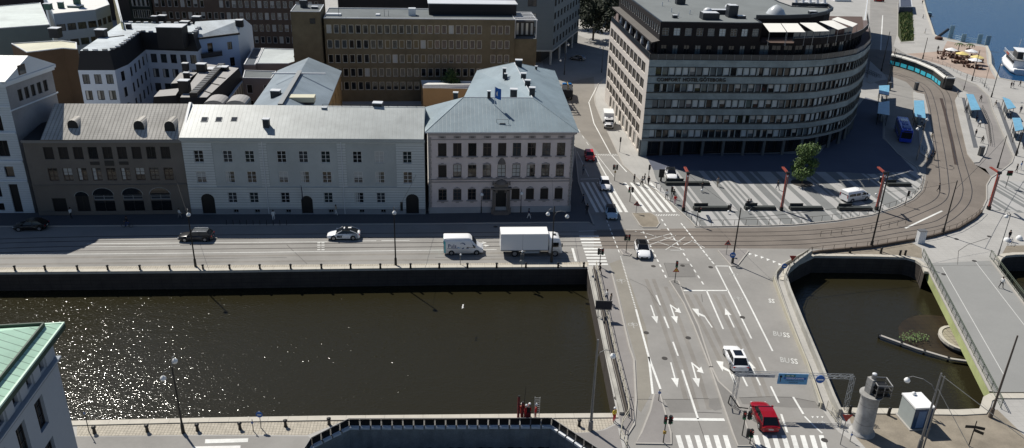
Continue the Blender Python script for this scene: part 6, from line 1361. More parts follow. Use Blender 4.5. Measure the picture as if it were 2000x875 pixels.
# ------------------------------------------------------------------ red pylons
redp = mat('rusty_red_pylon_paint', (.27, .055, .04), .6, var=.2, scale=1.5); ppale = mat('pale_pylon_panel', (.30, .24, .22), .6, var=.1)
arm = (G(1722, 326, 6.5) - G(1735, 337, 6.5)); arm.z = 0; ta = arm.normalized(); na = Vector((-ta.y, ta.x, 0))
first = None
for k, (q, lab) in enumerate((((1336, 412), 'first red light pylon, at the crossing corner of the plaza'), ((1527, 411), 'red light pylon left of the plaza tree'), ((1713, 410), 'red light pylon right of the parked minibus'), ((1932, 409), 'large red light pylon at the outer tram curve'))):
    if first is None:
        first = t = thing('light_pylon', lab, 'pylon', P_(*q), 0, 'red light pylons around the plaza'); a_ = math.atan2(ta.y, ta.x)
        mb = MB(); mb.box((0, 0, 3.5), (.28, .12, 6.0), redp, a_, None); mb.box(tuple(na * .26 + Vector((0, 0, 3.5))), (.28, .11, 6.0), redp, a_); mb.box(tuple(na * .13 - ta * .02 + Vector((0, 0, 3.5))), (.2, .14, 5.6), ppale, a_); mb.build('column', t)
        mb = MB(); mb.box(tuple(na * .13 + Vector((0, 0, .3))), (.48, .5, .6), black, a_); mb.build('foot', t)
        mb = MB(); mb.box(tuple(ta * 1.25 + Vector((0, 0, 6.55))), (2.9, .13, .2), redp, a_); mb.box(tuple(ta * 1.25 + na * .26 + Vector((0, 0, 6.55))), (2.9, .13, .2), redp, a_); mb.box(tuple(ta * 2.7 + na * .13 + Vector((0, 0, 6.55))), (.1, .16, .18), redp, a_); mb.build('arm', t)
        mb = MB(); mb.box(tuple(na * .13 - ta * .1 + Vector((0, 0, 6.6))), (.5, .5, .35), black, a_); mb.ball(tuple(na * .13 - ta * .1 + Vector((0, 0, 6.1))), .16, lampglass); mb.build('spotlight', t)
    else: dup(first, P_(*q), 0, lab)
# ------------------------------------------------------------------ benches
bm_ = mat('black_stone_bench', (.025, .028, .027), .5, var=.25, scale=2); bt = mat('grey_bench_slats', (.10, .11, .105), .6, var=.15)
for (x0, x1, y, hb, lab) in ((1300, 1386, 362, .55, 'long black bench behind the first red pylon, beside the white car'), (1355, 1423, 411, .5, 'black bench left of centre in the front bench row'), (1455, 1515, 410.5, .5, 'black bench with two people sitting on it'), (1543, 1607, 411, .5, 'black bench right of the second red pylon'), (1638, 1703, 411.5, .5, 'black bench in front of the white minibus'), (1733, 1779, 364, .5, 'black bench behind the third red pylon')):
    a, b = P_(x0, y), P_(x1, y); c = (a + b) / 2; t = thing('bench', lab, 'bench', c); an = math.atan2((b - a).y, (b - a).x); L_ = (b - a).length
    mb = MB(); mb.box((0, .35, .22), (L_, .95, .44), bm_, an); mb.build('base', t); mb = MB()
    for k in range(4): mb.box((0, .35 - .33 + k * .22, .5), (L_ * .98, .18, .08), bt if k % 2 else bm_, an)
    mb.build('seat', t); mb = MB(); mb.box((-L_ * .28, .62, .75), (L_ * .4, .1, .45), bm_, an); mb.build('backrest', t)
# litter bins
for x, y, l in ((1424, 411, 'black litter bin at the end of the second front bench'), (1720, 356, 'grey cylindrical litter bin behind the third red pylon')):
    t = thing('litter_bin', l, 'litter bin', P_(x, y)); mb = MB(); mb.lathe((0, 0, 0), [(.3, 0), (.33, .95), (.35, 1.0)], darkmetal, 10); mb.build('bin_body', t); mb = MB(); mb.lathe((0, 0, 1.0), [(.36, 0), (.3, .12), (.02, .18)], polegrey, 10); mb.build('lid', t)
# hanging plaza lamps: white globes on low masts seen on the striped paving
for x, y, l in ((1422, 418, 'white globe lamp hanging in front of the second front bench'), (1462, 417, 'white globe lamp in front of the seated people'), (1710, 384, 'white globe lamp beside the third red pylon'), (1370, 376, 'white globe lamp behind the front benches')):
    t = thing('globe_lamp', l, 'lamp', P_(x, y)); mb = MB(); mb.tube((0, 0, 0), (0, 0, .5), .03, .03, 5, polegrey); mb.path([(0, 0, .5), (.3, .2, .9), (.5, .3, .9)], .025, 5, polegrey); mb.build('stem', t); mb = MB(); mb.ball((0, 0, .45), .2, lampglass); mb.build('globe', t)

# ------------------------------------------------------------------ gantry over the road
zg = 4.15; A = Vector((23.45, 68.7, 0)); B = Vector((35.3, 68.75, 0)); t = thing('sign_gantry', 'steel lattice gantry spanning the right half of the road with blue lane signs', 'gantry', A)
st = mat('galvanised_lattice', (.34, .36, .38), .45, .4, var=.1)
def truss(mb, a, b, n, w=.36):
    a, b = Vector(a), Vector(b); d = (b - a).normalized(); s_ = d.cross(Vector((0, 1, 0))).normalized() if abs(d.z) > .5 else Vector((0, 0, 1)); s2 = d.cross(s_).normalized(); cs = [(s_ * i + s2 * j) * w / 2 for i, j in ((-1, -1), (1, -1), (1, 1), (-1, 1))]
    for c in cs: mb.tube(a + c, b + c, .026, .026, 5, st)
    for k in range(n):
        p, q = a.lerp(b, k / n), a.lerp(b, (k + 1) / n)
        for i in range(4): c, e = cs[i], cs[(i + 1) % 4]; mb.tube(p + (c if k % 2 else e), q + (e if k % 2 else c), .013, .013, 4, st, False)
mb = MB(); truss(mb, (-.3, 0, zg), (B.x - A.x, B.y - A.y, zg), 22); mb.build('crossbeam', t)
for k, x in enumerate((0.05, B.x - A.x - .1)): mb = MB(); truss(mb, (x, 0, 0), (x, 0, zg), 9); mb.build('leg', t)
mb = MB(); mb.path([(-.2, -.3, .3), (-.7, -.7, 1.0), (-.5, -.4, 1.7), (.5, -.6, .4), (1.4, -.9, .5)], .06, 5, darkmetal); mb.build('brace', t)
blue = mat('sign_blue_light', (.10, .30, .52), .4, var=.04); dblue = mat('sign_blue_dark', (.01, .10, .38), .4, var=0); swhite = mat('sign_white_ink', (.8, .82, .85), .5, var=0); sgr = mat('sign_green_ink', (.01, .13, .12), .5, var=0)
sc = Vector((5.55 - .0, -.32, zg - .25)); pv = frame(Vector((0, 0, 0)), (1, 0, 0), (0, 0, 1))
mb = MB(); mb.box(sc, (3.0, .06, 1.25), blue); mb.box(sc + Vector((0, .035, 0)), (3.06, .03, 1.31), swhite); sg = mb.build('sign_panel', t)
mb = MB(); mb.box(sc + Vector((-.35, -.04, .40)), (1.1, .02, .24), sgr); mb.box(sc + Vector((.2, -.04, .10)), (2.3, .02, .26), dblue); mb.tube(sc + Vector((-1.25, -.05, -.35)), sc + Vector((-1.25, -.05, .2)), .04, .04, 4, black); mb.ball(sc + Vector((-1.25, -.05, .28)), .13, black); mb.build('sign_fields', sg)
for txt, dx, dz, s_, mm in (('E45 190', -.35, .40, .22, swhite), ('FREDRIKSHAMN', .2, .10, .25, swhite), ('CENTRALSTATION', .2, -.18, .22, black), ('CENTRUM', .1, -.42, .2, black)):
    place_text(txt, s_, mm, 'sign_lettering', Matrix.Translation(sc + Vector((dx, -.055, dz))) @ pv, sg)
mb = MB(); rc = Vector((8.35, -.32, zg - .2)); mb.tube(rc, rc + Vector((0, .05, 0)), .46, .46, 20, dblue); mb.box(rc + Vector((0, -.02, -.02)), (.6, .02, .14), swhite); mb.build('round_sign', t)
mb = MB(); mb.box(Vector((1.9, -.3, zg)), (3.6, .04, .34), mat('grey_sign_back', (.36, .38, .40), .5, var=.05)); o_ = mb.build('small_sign', t)
place_text('CENTRUM  HAMNEN', .26, black, 'sign_lettering', Matrix.Translation(Vector((1.9, -.33, zg))) @ pv, o_)
for k in (-.35, .05, .4): pass
# ------------------------------------------------------------------ lighthouse-like bridge tower
c = P_(1683, 843); t = thing('lighthouse', 'small weathered white round lighthouse with open iron lantern on the quay', 'lighthouse', c)
lwht = mat('weathered_white_render', (.44, .43, .41), .85, var=.2, scale=1.2, lines=(((0, 0, 1), 2.1, .06, .4),), stain=.55)
mb = MB(); mb.lathe((0, 0, 0), [(1.42, 0), (1.38, .18), (1.12, .26), (1.08, .5), (1.04, 2.2), (1.03, 2.24), (.99, 4.45), (1.1, 4.6)], lwht, 28); mb.build('tower', t)
mb = MB(); mb.lathe((0, 0, 4.55), [(1.25, 0), (1.25, .12)], lwht, 24, False); mb.box((-.3, .15, 5.45), (.5, .8, 1.7), lwht, .4); mb.build('lantern_base', t)
mb = MB()
for z in (4.9, 5.5, 6.1):
    mb.path([(.0, -1.0, z), (1.6, -1.0, z), (1.6, .7, z), (.0, .7, z), (.0, -1.0, z)], .08, 5, darkmetal if z < 6 else polegrey)
for x, y in ((0, -1), (1.6, -1), (1.6, .7), (0, .7), (.8, -1)): mb.tube((x, y, 4.7), (x, y, 6.15), .05, .05, 5, polegrey)
mb.box((.8, -.15, 5.0), (1.6, 1.6, .06), darkmetal); mb.box((.75, -.15, 5.35), (1.2, 1.3, .8), black); mb.tube((.1, -1.0, 4.6), (1.2, -.6, 5.2), .06, .06, 5, darkmetal); mb.build('lantern_cage', t)
mb = MB(); mb.tube((-.1, .15, 6.2), (-.1, .15, 6.75), .26, .26, 10, polegrey); mb.ball((-.1, .15, 6.8), .27, metal_white, .5); mb.build('lamp', t); t.scale = (.88, .88, 1)
# kiosk
kc = [P_(1757, 828), P_(1774, 842), P_(1817, 836), P_(1800, 822)]; 
c = P_(1788, 832); t = thing('kiosk', 'grey metal kiosk with blue glass front and white roof on the gravel quay', 'kiosk', c)
aw_ = R(-38); kx = (P_(1812, 838) - P_(1775, 842)); kx = Vector((1, .12, 0)).normalized(); ky = Vector((-.12, 1, 0))
mb = MB(); km = mat('grey_kiosk_panel', (.33, .36, .35), .6, var=.1, scale=1.5); kd = mat('kiosk_blue_glass', (.03, .06, .12), .15, var=0)
mb.box((0, .7, 1.3), (1.95, 2.4, 2.4), km, .12); mb.build('body', t); mb = MB(); mb.box((0, .7, 2.6), (2.1, 2.55, .18), white_obj, .12); mb.build('roof', t); mb = MB(); mb.box((.145, -.53, 1.3), (1.85, .06, 2.3), kd, .12); mb.box((.0, -.58, 1.25), (.8, .05, 2.0), mat('blue_door', (.10, .17, .30), .4, var=.05), .12); mb.build('glass_front', t); mb = MB(); mb.box((0, .7, .06), (2.3, 2.8, .12), granite2, .12); mb.build('plinth', t); mb = MB(); mb.lathe((-.1, 1.6, 2.68), [(.2, 0), (.24, .2), (.05, .35)], white_obj, 8); mb.build('roof_vent', t)
# white utility box by the footbridge
t = thing('utility_cabinet', 'white utility cabinet at the end of the low wall by the footbridge', 'cabinet', P_(1796, 474)); mb = MB(); mb.box((0, 0, 1.0), (1.1, .8, 2.0), metal_white, .1); mb.build('body', t); mb = MB(); mb.box((0, 0, 2.05), (1.2, .9, .1), polegrey, .1); mb.build('lid', t)
# ------------------------------------------------------------------ construction pit
tarp = mat('blue_black_tarpaulin', (.25, .26, .255), .6, var=.4, scale=.8, bump=.6, bscale=2.5); white_t = mat('white_tarp_lip', (.62, .64, .66), .6, var=.15, scale=2)
PT = [pit[0], pit[1], pit[2], pit[3], pit[4], pit[5]]
t = thing('construction_pit', 'construction pit lined with dark tarpaulins behind a low black panelled fence', 'pit', pit[1])
segs = [(pit[5], pit[0]), (pit[0], pit[1]), (pit[1], pit[2]), (pit[2], pit[3]), (pit[3], pit[4])]
for a, b in segs:
    n = max(2, int((b - a).length / .28)); u = (b - a).normalized(); nn = Vector((u.y, -u.x, 0))
    mb = MB(); top = []; bot = []
    for k in range(n + 1):
        p = a.lerp(b, k / n); w_ = .13 * math.sin(k * 1.75) + .08 * math.sin(k * .61 + 1); top.append(p + nn * (.12 + w_ * .3)); q = p + nn * (.16 + w_); q.z = -7; bot.append(q)
    mb.mesh([tuple(p) for p in top] + [tuple(p) for p in bot], [(i + n + 1, i + n + 2, i + 1, i) for i in range(n)], tarp, True); mb.build('tarpaulin', t, t.location)
    mb = MB(); m_ = max(1, round((b - a).length / 1.05))
    for k in range(m_):
        p, q = a.lerp(b, (k + .08) / m_), a.lerp(b, (k + .94) / m_); sag = random.uniform(.0, .08)
        mb.mesh([p + Vector((0, 0, .02)), q + Vector((0, 0, .02)), q + nn * .28 + Vector((0, 0, -.02 - sag)), p + nn * .28 + Vector((0, 0, -.02)), p + nn * .3 + Vector((0, 0, -.22)), q + nn * .3 + Vector((0, 0, -.22 - sag))], [(3, 2, 1, 0)[::-1], (3, 2, 5, 4)[::-1]], white_t)
    mb.build('tarp_lip', t, t.location)
    f = MB(); ps = []
    for k in range(m_):
        p, q = a.lerp(b, (k + .05) / m_), a.lerp(b, (k + .95) / m_); f.mesh([p, q, q + Vector((0, 0, .8)), p + Vector((0, 0, .8))], [(0, 1, 2, 3)], black); 
    f.build('fence_panels', t, t.location); f = MB()
    for k in range(m_ + 1): p = a.lerp(b, k / m_); f.tube(p, p + Vector((0, 0, .85)), .035, .035, 4, polegrey)
    f.tube(a + Vector((0, 0, .86)), b + Vector((0, 0, .86)), .04, .04, 5, polegrey); f.build('fence_frame', t, t.location)
fl = MB(); fl.face([(p.x, p.y, -7) for p in pit], mat('pit_mud', (.05, .045, .04), .9, var=.2)); struct('pit_floor', fl)
t = thing('ladder', 'pale aluminium ladder standing upright behind the workers in red', 'ladder', P_(1043, 817)); mb = MB(); al = mat('aluminium', (.55, .55, .52), .4, .5, var=.1)
for x in (0, .5): mb.tube((x, 0, -.3), (x, 0, 2.6), .035, .035, 5, al)
mb.build('stiles', t); mb = MB()
for k in range(11): mb.tube((0, 0, -.1 + k * .26), (.5, 0, -.1 + k * .26), .022, .022, 4, al)
mb.build('rungs', t)
t = thing('drilling_rig', 'dark red drilling mast and pump standing on the near quay beside the workers', 'rig', P_(1014, 817)); rd = mat('dark_red_machine', (.16, .015, .02), .5, var=.2)
for x, h in ((-.1, 2.6), (.3, 1.9)): mb = MB(); mb.tube((x, 0, 0), (x, 0, h), .13, .12, 8, rd); mb.tube((x, 0, h * .72), (x, 0, h + .15), .12, .1, 8, black); mb.build('mast', t)
mb = MB(); mb.tube((.45, .1, 1.6), (.55, .1, 3.8), .03, .02, 5, black); mb.build('aerial', t); mb = MB(); mb.box((.8, 0, .45), (.7, .5, .9), rd); mb.box((.8, 0, 1.2), (.5, .4, .6), black); mb.build('engine', t)
# tourist telescope / info stand on the far quay by the lorry
t = thing('information_stand', 'grey information stand with round plate at the quay edge before the lorry', 'stand', P_(1019, 523)); mb = MB(); mb.tube((0, 0, 0), (0, 0, 2.4), .05, .05, 6, polegrey); mb.build('post', t); mb = MB(); mb.box((0, -.05, 1.7), (.5, .1, .9), polegrey); mb.ball((0, -.05, 2.5), .16, lampglass); mb.build('plate', t); mb = MB(); mb.tube((0, -.3, 1.0), (0, -.2, 1.0), .32, .32, 12, al); mb.build('lifebuoy', t)
t = thing('information_stand', 'thin pale post with small head at the quay edge before the van', 'stand', P_(899, 517)); mb = MB(); mb.tube((0, 0, 0), (0, 0, 1.5), .05, .05, 6, polegrey); mb.build('post', t); mb = MB(); mb.ball((.05, 0, 1.55), .14, lampglass); mb.build('head', t)

# ------------------------------------------------------------------ tram and bus shelters
sh_glass = mat('blue_shelter_roof', (.16, .37, .52), .3, var=.25, scale=1.2)
def shelter(px, label, z=2.7, posts=True, seats=True):
    P = GL(px, z); c = sum(P, Vector()) / 4; t = thing('shelter', label, 'shelter', (c.x, c.y, 0)); mb = MB(); up = Vector((0, 0, .12)); mb.mesh([p for p in P] + [p + up for p in P], [(4, 5, 6, 7), (3, 2, 1, 0), (0, 1, 5, 4), (1, 2, 6, 5), (2, 3, 7, 6), (3, 0, 4, 7)], sh_glass); o = mb.build('roof', t, t.location)
    if o.data.polygons[0].normal.z < 0: o.data.flip_normals()
    mb = MB(); 
    for a, b in zip(P, P[1:] + P[:1]): mb.tube(a + Vector((0, 0, .02)), b + Vector((0, 0, .02)), .06, .06, 5, frame_grey)
    mb.build('roof_frame', t, t.location)
    for u in (.1, .5, .9):
        for s_ in (.12, .88):
            p = (P[0].lerp(P[3], u)).lerp(P[1].lerp(P[2], u), s_); mb = MB(); mb.tube((p.x, p.y, 0), (p.x, p.y, z), .06, .06, 6, darkmetal); mb.build('post', t, t.location)
    a, b = P[0].lerp(P[1], .5), P[3].lerp(P[2], .5); mb = MB(); q, r_ = a.lerp(b, .2), a.lerp(b, .8); mb.ribbon([q, r_], .4, .42, .5, darkmetal); mb.ribbon([q, r_], .06, .5, 2.2, mat('shelter_screen', (.03, .04, .05), .2, var=0), off=.3); mb.build('bench', t, t.location)
shelter([(1887, 184), (1901, 185), (1915, 215), (1897, 216)], 'blue roofed tram shelter on the middle platform')
shelter([(1958, 190), (1972, 195), (1984, 211), (1968, 214)], 'blue roofed shelter on the right platform, farther from the tracks')
shelter([(1977, 231), (1993, 231), (1999, 254), (1983, 257)], 'blue roofed shelter on the right platform at the picture edge')
shelter([(1785, 197), (1804, 197), (1808, 232), (1786, 228)], 'tall blue roofed shelter beside the shaded bus')
shelter([(1717, 168), (1737, 167), (1736, 187), (1717, 183)], 'small blue shelter roof behind the shaded bus stop'); shelter([(1716, 201), (1737, 198), (1737, 226), (1714, 222)], 'larger blue shelter roof left of the shaded bus')
# planter and bike racks on the small platform
t = thing('bicycle_rack', 'rack full of dark bicycles on the pale triangular platform', 'bicycle rack', P_(1705, 148)); mb = MB()
for k in range(5):
    o = Vector((k * .15 - .2, -k * 1.3 + 3, .16)); mb.tube(o + Vector((-1, 0, 0)), o + Vector((1.1, -.15, 0)), .05, .05, 4, black)
    for s_ in (-.6, .6):
        for j in range(8): a, b = 2 * math.pi * j / 8, 2 * math.pi * (j + 1) / 8; mb.tube(o + Vector((s_ + .33 * math.cos(a), 0, .35 + .33 * math.sin(a))), o + Vector((s_ + .33 * math.cos(b), 0, .35 + .33 * math.sin(b))), .035, .035, 4, black)
    mb.tube(o + Vector((-.6, 0, .35)), o + Vector((.2, 0, .9)), .03, .03, 4, darkmetal); mb.tube(o + Vector((.2, 0, .9)), o + Vector((.6, 0, .35)), .03, .03, 4, darkmetal)
mb.build('rack', t)
# planter boxes near the platform ends
for x, y, l in ((1735, 176, 'dark advertising column under the small blue shelter'), (1788, 176, 'grey ticket machine at the upper end of the left platform'), (1914, 305, 'black barrier with striped top at the tip of the middle platform')):
    t = thing('ticket_machine', l, 'machine', P_(x, y)); mb = MB(); mb.box((0, 0, 1.0), (.9, .6, 1.9), mat('machine_grey', (.08, .08, .08), .5, var=.1), .3); mb.build('body', t); mb = MB(); mb.box((0, 0, 2.0), (1.0, .7, .12), polegrey, .3); mb.build('top', t)
fence('dark railing along the middle platform behind the shelter', [(1917, 214), (1929, 242), (1934, 285)], 1.1, 1.5, darkmetal, rails=(1, .5)); fence('guard rail at the lower tip of the left platform', [(1796, 292), (1808, 302), (1811, 312)], 1.1, 1.0, darkmetal, rails=(1, .5, .1))
fence('railing between the tram and the cafe terrace', [(1802, 117), (1828, 121), (1850, 132), (1880, 150), (1912, 158), (1930, 178)], 1.1, 2.5, polegrey, rails=(1, .5)); fence('light fence along the tram track behind the wire poles', [(1698, 113), (1730, 118), (1748, 124)], 1.0, 2.5, polegrey, rails=(1, .5))
# ================================================================== vehicles
def paint(name, col, metal=.0, rough=.25): return mat('car_paint_' + name, col, rough, metal, var=0, spec=.5)
pw = paint('white', (.78, .78, .78)); cglass = glassmat('car_glass', (.008, .009, .011), .05); tyre = mat('tyre_rubber', (.015, .015, .015), .8, var=0); rim = mat('alloy_rim', (.35, .35, .36), .35, .7, var=0)
lampc = mat('headlamp_glass', (.6, .62, .65), .1, var=0); tail = mat('tail_lamp', (.30, .01, .01), .3, var=0); plate = mat('number_plate', (.6, .6, .58), .5, var=0)
def wheel(t, x, y, r=.33, w=.22, dark=False):
    s_ = 1 if y > 0 else -1; mb = MB(); mb.tube((x, y - w / 2, r), (x, y + w / 2, r), r, r, 16, tyre); wl = mb.build('wheel', t)
    mb = MB(); mb.tube((x, y + s_ * w * .4, r), (x, y + s_ * (w * .5 + .012), r), r * .66, r * .6, 12, rim if not dark else darkmetal); mb.build('rim', wl)
def loft(mb, rings, m, smooth=True, caps=True):
    n = len(rings[0]); vs = [p for r_ in rings for p in r_]; fs = []
    for k in range(len(rings) - 1):
        for i in range(n): j = (i + 1) % n; fs.append((k * n + i, k * n + j, (k + 1) * n + j, (k + 1) * n + i))
    mb.mesh(vs, fs, m, smooth)
    if caps: mb.face(rings[0][::-1], m); mb.face(rings[-1], m)
def carmodel(name, label, cat, Lg=4.6, Wd=1.85, Ht=1.5, belt=.95, ws=1.0, rf=.25, rr=-1.3, rg=-2.0, hood=.85, nose=.62, deck=.98, pm=pw, roofm=None, wr=.34, rails=False, sunroof=False, wb=2.8, stripe=None):
    """ws windscreen foot, rf roof front, rr roof rear, rg rear glass foot (x, car centre at 0, front = +x)"""
    t = thing(name, label, cat); h = Wd / 2; F, Bk = Lg / 2, -Lg / 2; roofm = roofm or pm
    def ring(x, hw, zb, zs, zt): return [(x, -hw * .88, zb), (x, -hw, zb + .12), (x, -hw, zb + (zs - zb) * .55), (x, -hw * .97, zs - .04), (x, -hw * .86, zt - .01), (x, -hw * .45, zt + .02), (x, 0, zt + .03), (x, hw * .45, zt + .02), (x, hw * .86, zt - .01), (x, hw * .97, zs - .04), (x, hw, zb + (zs - zb) * .55), (x, hw, zb + .12), (x, hw * .88, zb)]
    st = [(Bk, h * .80, .34, deck * .80, deck * .84), (Bk + .10, h * .93, .25, deck * .93, deck * .96), (Bk + .45, h, .2, deck, deck), (rg + .1, h, .2, belt + .02, belt + .02), (0, h, .2, belt, belt), (ws - .15, h, .2, belt - .02, belt), (ws + .35, h, .2, hood + .03, hood + .04), (F - .55, h * .97, .22, hood - .04, hood - .02), (F - .18, h * .91, .25, nose + .07, nose + .10), (F, h * .76, .32, nose - .06, nose - .02)]
    mb = MB(); loft(mb, [ring(*s_) for s_ in st], pm); mb.build('body', t)
    def gr(x, hw, z): return [(x, -hw, z), (x, hw, z)]
    hb, hr = h * .93, h * .74; zt = Ht
    A = [(ws, belt - .03, hb), (rf, zt - .05, hr), ((rf + rr) / 2, zt, hr), (rr, zt - .04, hr), (rg, belt - .0, hb * .95)]
    mb = MB()   # glasshouse
    def q(a, b, c, d, m, smooth=False): mb.mesh([a, b, c, d], [(0, 1, 2, 3)], m, smooth)
    (x0, z0, w0), (x1, z1, w1), (x2, z2, w2), (x3, z3, w3), (x4, z4, w4) = A
    q((x0, -w0, z0), (x0, w0, z0), (x1, w1, z1), (x1, -w1, z1), cglass); q((x4, w4, z4), (x4, -w4, z4), (x3, -w3, z3), (x3, w3, z3), cglass)
    for s_ in (-1, 1):
        pts = [(x0, s_ * w0, z0), (x1, s_ * w1, z1), (x2, s_ * w2, z2), (x3, s_ * w3, z3), (x4, s_ * w4, z4)]; mb.face(pts if s_ > 0 else pts[::-1], cglass)
    mb.build('windows', t); mb = MB(); e = .012   # roof panel and pillars
    for (xa, za, wa_), (xb, zb, wb_) in ((A[1], A[2]), (A[2], A[3])):
        mb.mesh([(xa, -wa_ - .02, za + e), (xb, -wb_ - .02, zb + e), (xb, wb_ + .02, zb + e), (xa, wa_ + .02, za + e), (xa, -wa_ - .03, za - .06), (xb, -wb_ - .03, zb - .06), (xb, wb_ + .03, zb - .06), (xa, wa_ + .03, za - .06)], [(0, 3, 2, 1)[::-1], (0, 4, 5, 1)[::-1], (3, 2, 6, 7)[::-1]], roofm)
    for s_ in (-1, 1):
        for a, b in ((A[0], A[1]), (A[3], A[4])): mb.tube((a[0], s_ * (a[2] + .005), a[1]), (b[0], s_ * (b[2] + .005), b[1]), .05, .045, 5, pm)
        xm = (ws + rg) / 2; mb.tube((xm, s_ * (hb + .005), belt - .02), (xm - .05, s_ * (hr + .012), zt - .03), .035, .035, 4, black)
        mb.tube((ws, s_ * (hb + .004), belt), (rg, s_ * (hb * .95 + .01), belt + .01), .03, .03, 4, pm)
    mb.build('roof', t)
    if sunroof: mb = MB(); mb.box(((rf + rr) / 2 + .1, 0, zt + .02), (abs(rf - rr) * .62, hr * 1.35, .02), cglass); mb.build('sunroof', t)
    if rails:
        for s_ in (-1, 1): mb = MB(); mb.tube((rf - .1, s_ * hr * .95, zt + .07), (rr + .1, s_ * hr * .95, zt + .07), .035, .035, 6, metal_white); mb.build('roof_rail', t)
    for x in (wb / 2, -wb / 2):
        for s_ in (-1, 1):
            mb = MB(); mb.tube((x, s_ * (h - .2), wr + .02), (x, s_ * (h + .004), wr + .02), wr + .07, wr + .07, 18, black); mb.build('wheel_arch', t); wheel(t, x, s_ * (h - .09), wr)
    for s_ in (-1, 1):
        mb = MB(); mb.box((F - .20, s_ * h * .72, nose - .01), (.24, .28, .12), lampc, s_ * -.35); mb.build('headlight', t); mb = MB(); mb.box((Bk + .06, s_ * h * .74, deck * .82), (.12, .34, .14), tail, s_ * .2); mb.build('tail_light', t)
        mb = MB(); mb.box((ws - .1, s_ * (h + .08), belt + .06), (.14, .2, .14), pm); mb.build('mirror', t)
        mb = MB(); mb.box((.1, s_ * (h + .004), belt - .13), (.2, .02, .03), black); mb.build('door_handle', t)
    mb = MB(); mb.box((F - .03, 0, .42), (.08, h * 1.1, .2), black); mb.build('grille', t); mb = MB(); mb.box((F + .015, 0, .45), (.02, .5, .11), plate); mb.box((Bk - .01, 0, .62), (.02, .5, .11), plate); mb.build('number_plate', t)
    mb = MB(); mb.box((0, 0, .24), (Lg * .86, Wd * .9, .12), black); mb.build('underbody', t)
    return t
def put(t, px, py, head_px):
    """centre on the ground at pixel, nose pointing towards the second pixel"""
    c = G(px, py); d = G(*head_px) - c; t.location = (c.x, c.y, .02); t.rotation_euler = (0, 0, math.atan2(d.y, d.x)); return t
dgrey = paint('dark_grey', (.035, .036, .04), .3)
put(carmodel('estate_car', 'dark grey estate car with silver roof rails driving left on the quay street', 'car', 4.8, 1.85, 1.5, rf=.35, rr=-1.75, rg=-2.25, pm=dgrey, rails=True, roofm=paint('grey_roof', (.10, .11, .12), .3)), 384, 468, (340, 468.5))
t = put(carmodel('taxi', 'white fastback taxi with black glass roof driving left on the quay street', 'taxi', 4.7, 1.9, 1.52, belt=.98, ws=1.15, rf=.15, rr=-1.0, rg=-2.15, deck=1.02, roofm=cglass, sunroof=True), 672, 464.5, (600, 465.5))
mb = MB(); mb.box((-.15, .15, 1.62), (.18, .5, .16), white_obj); mb.build('roof_sign', t); mb = MB(); mb.box((-.9, -.1, 1.57), (.45, .35, .05), white_obj); mb.build('roof_box', t)
mb = MB(); mb.box((.55, .955, .62), (.75, .015, .36), mat('logo_slate', (.04, .05, .06), .5, var=0)); dl_ = mb.build('door_logo', t); 
mb = MB(); mb.box((.4, .966, .62), (.22, .01, .14), frame_grey); mb.build('logo_ring', dl_)
put(carmodel('parked_car', 'almost hidden black car parked in the shade at the far left', 'car', 4.5, 1.8, 1.5, pm=paint('black', (.01, .01, .011))), 62, 447, (0, 449))
put(carmodel('suv_car', 'white car with black roof waiting on the junction, nose towards the camera', 'car', 4.5, 1.88, 1.58, belt=1.0, ws=.95, rf=.2, rr=-1.55, rg=-2.05, roofm=black, sunroof=True), 1254, 495, (1263, 523))
put(carmodel('hatchback', 'pale blue small car with black roof on the shaded crossing, heading to the camera', 'car', 4.0, 1.75, 1.52, belt=.95, ws=.9, rf=.1, rr=-1.4, rg=-1.85, wb=2.5, pm=paint('pale_blue', (.36, .48, .58)), roofm=black), 1193.5, 422, (1200, 450))
put(carmodel('white_car', 'white car half on the crossing beside the rose palace, following the blue one', 'car', 4.2, 1.8, 1.55, rr=-1.5, rg=-1.95), 1180.5, 366, (1188, 394))
put(carmodel('red_hatchback', 'small red hatchback in the shade of the palace before the zigzag line', 'car', 4.0, 1.75, 1.5, rr=-1.4, rg=-1.85, wb=2.5, pm=paint('bright_red', (.50, .02, .02))), 1151, 310, (1157, 334))
put(carmodel('parked_car', 'white car with black roof parked on the plaza behind the first bench', 'car', 4.4, 1.85, 1.5, roofm=black, sunroof=True, pm=pw), 1310, 346, (1316, 364))
put(carmodel('suv_car', 'white car with dark sunroof driving away under the left end of the gantry', 'car', 4.7, 1.9, 1.6, belt=1.0, rf=.15, rr=-1.55, rg=-2.15, sunroof=True), 1435, 707, (1423, 681))
put(carmodel('suv_car', 'bright red car on the lower right lanes beside the median', 'car', 4.55, 1.88, 1.62, belt=1.0, rf=.25, rr=-1.55, rg=-2.1, pm=paint('deep_red', (.27, .006, .015), .1, .18), rails=False), 1491, 821, (1477, 791))
put(carmodel('parked_car', 'silver grey car in the dark street behind the grey blue tower', 'car', 4.5, 1.8, 1.5, pm=paint('silver', (.25, .27, .30), .4)), 1128, 117, (1100, 113))
put(carmodel('red_car', 'small red car at the very top edge beside the grey hall', 'car', 4.2, 1.8, 1.5, pm=paint('bright_red', (.50, .02, .02))), 1716, 3, (1700, 2))
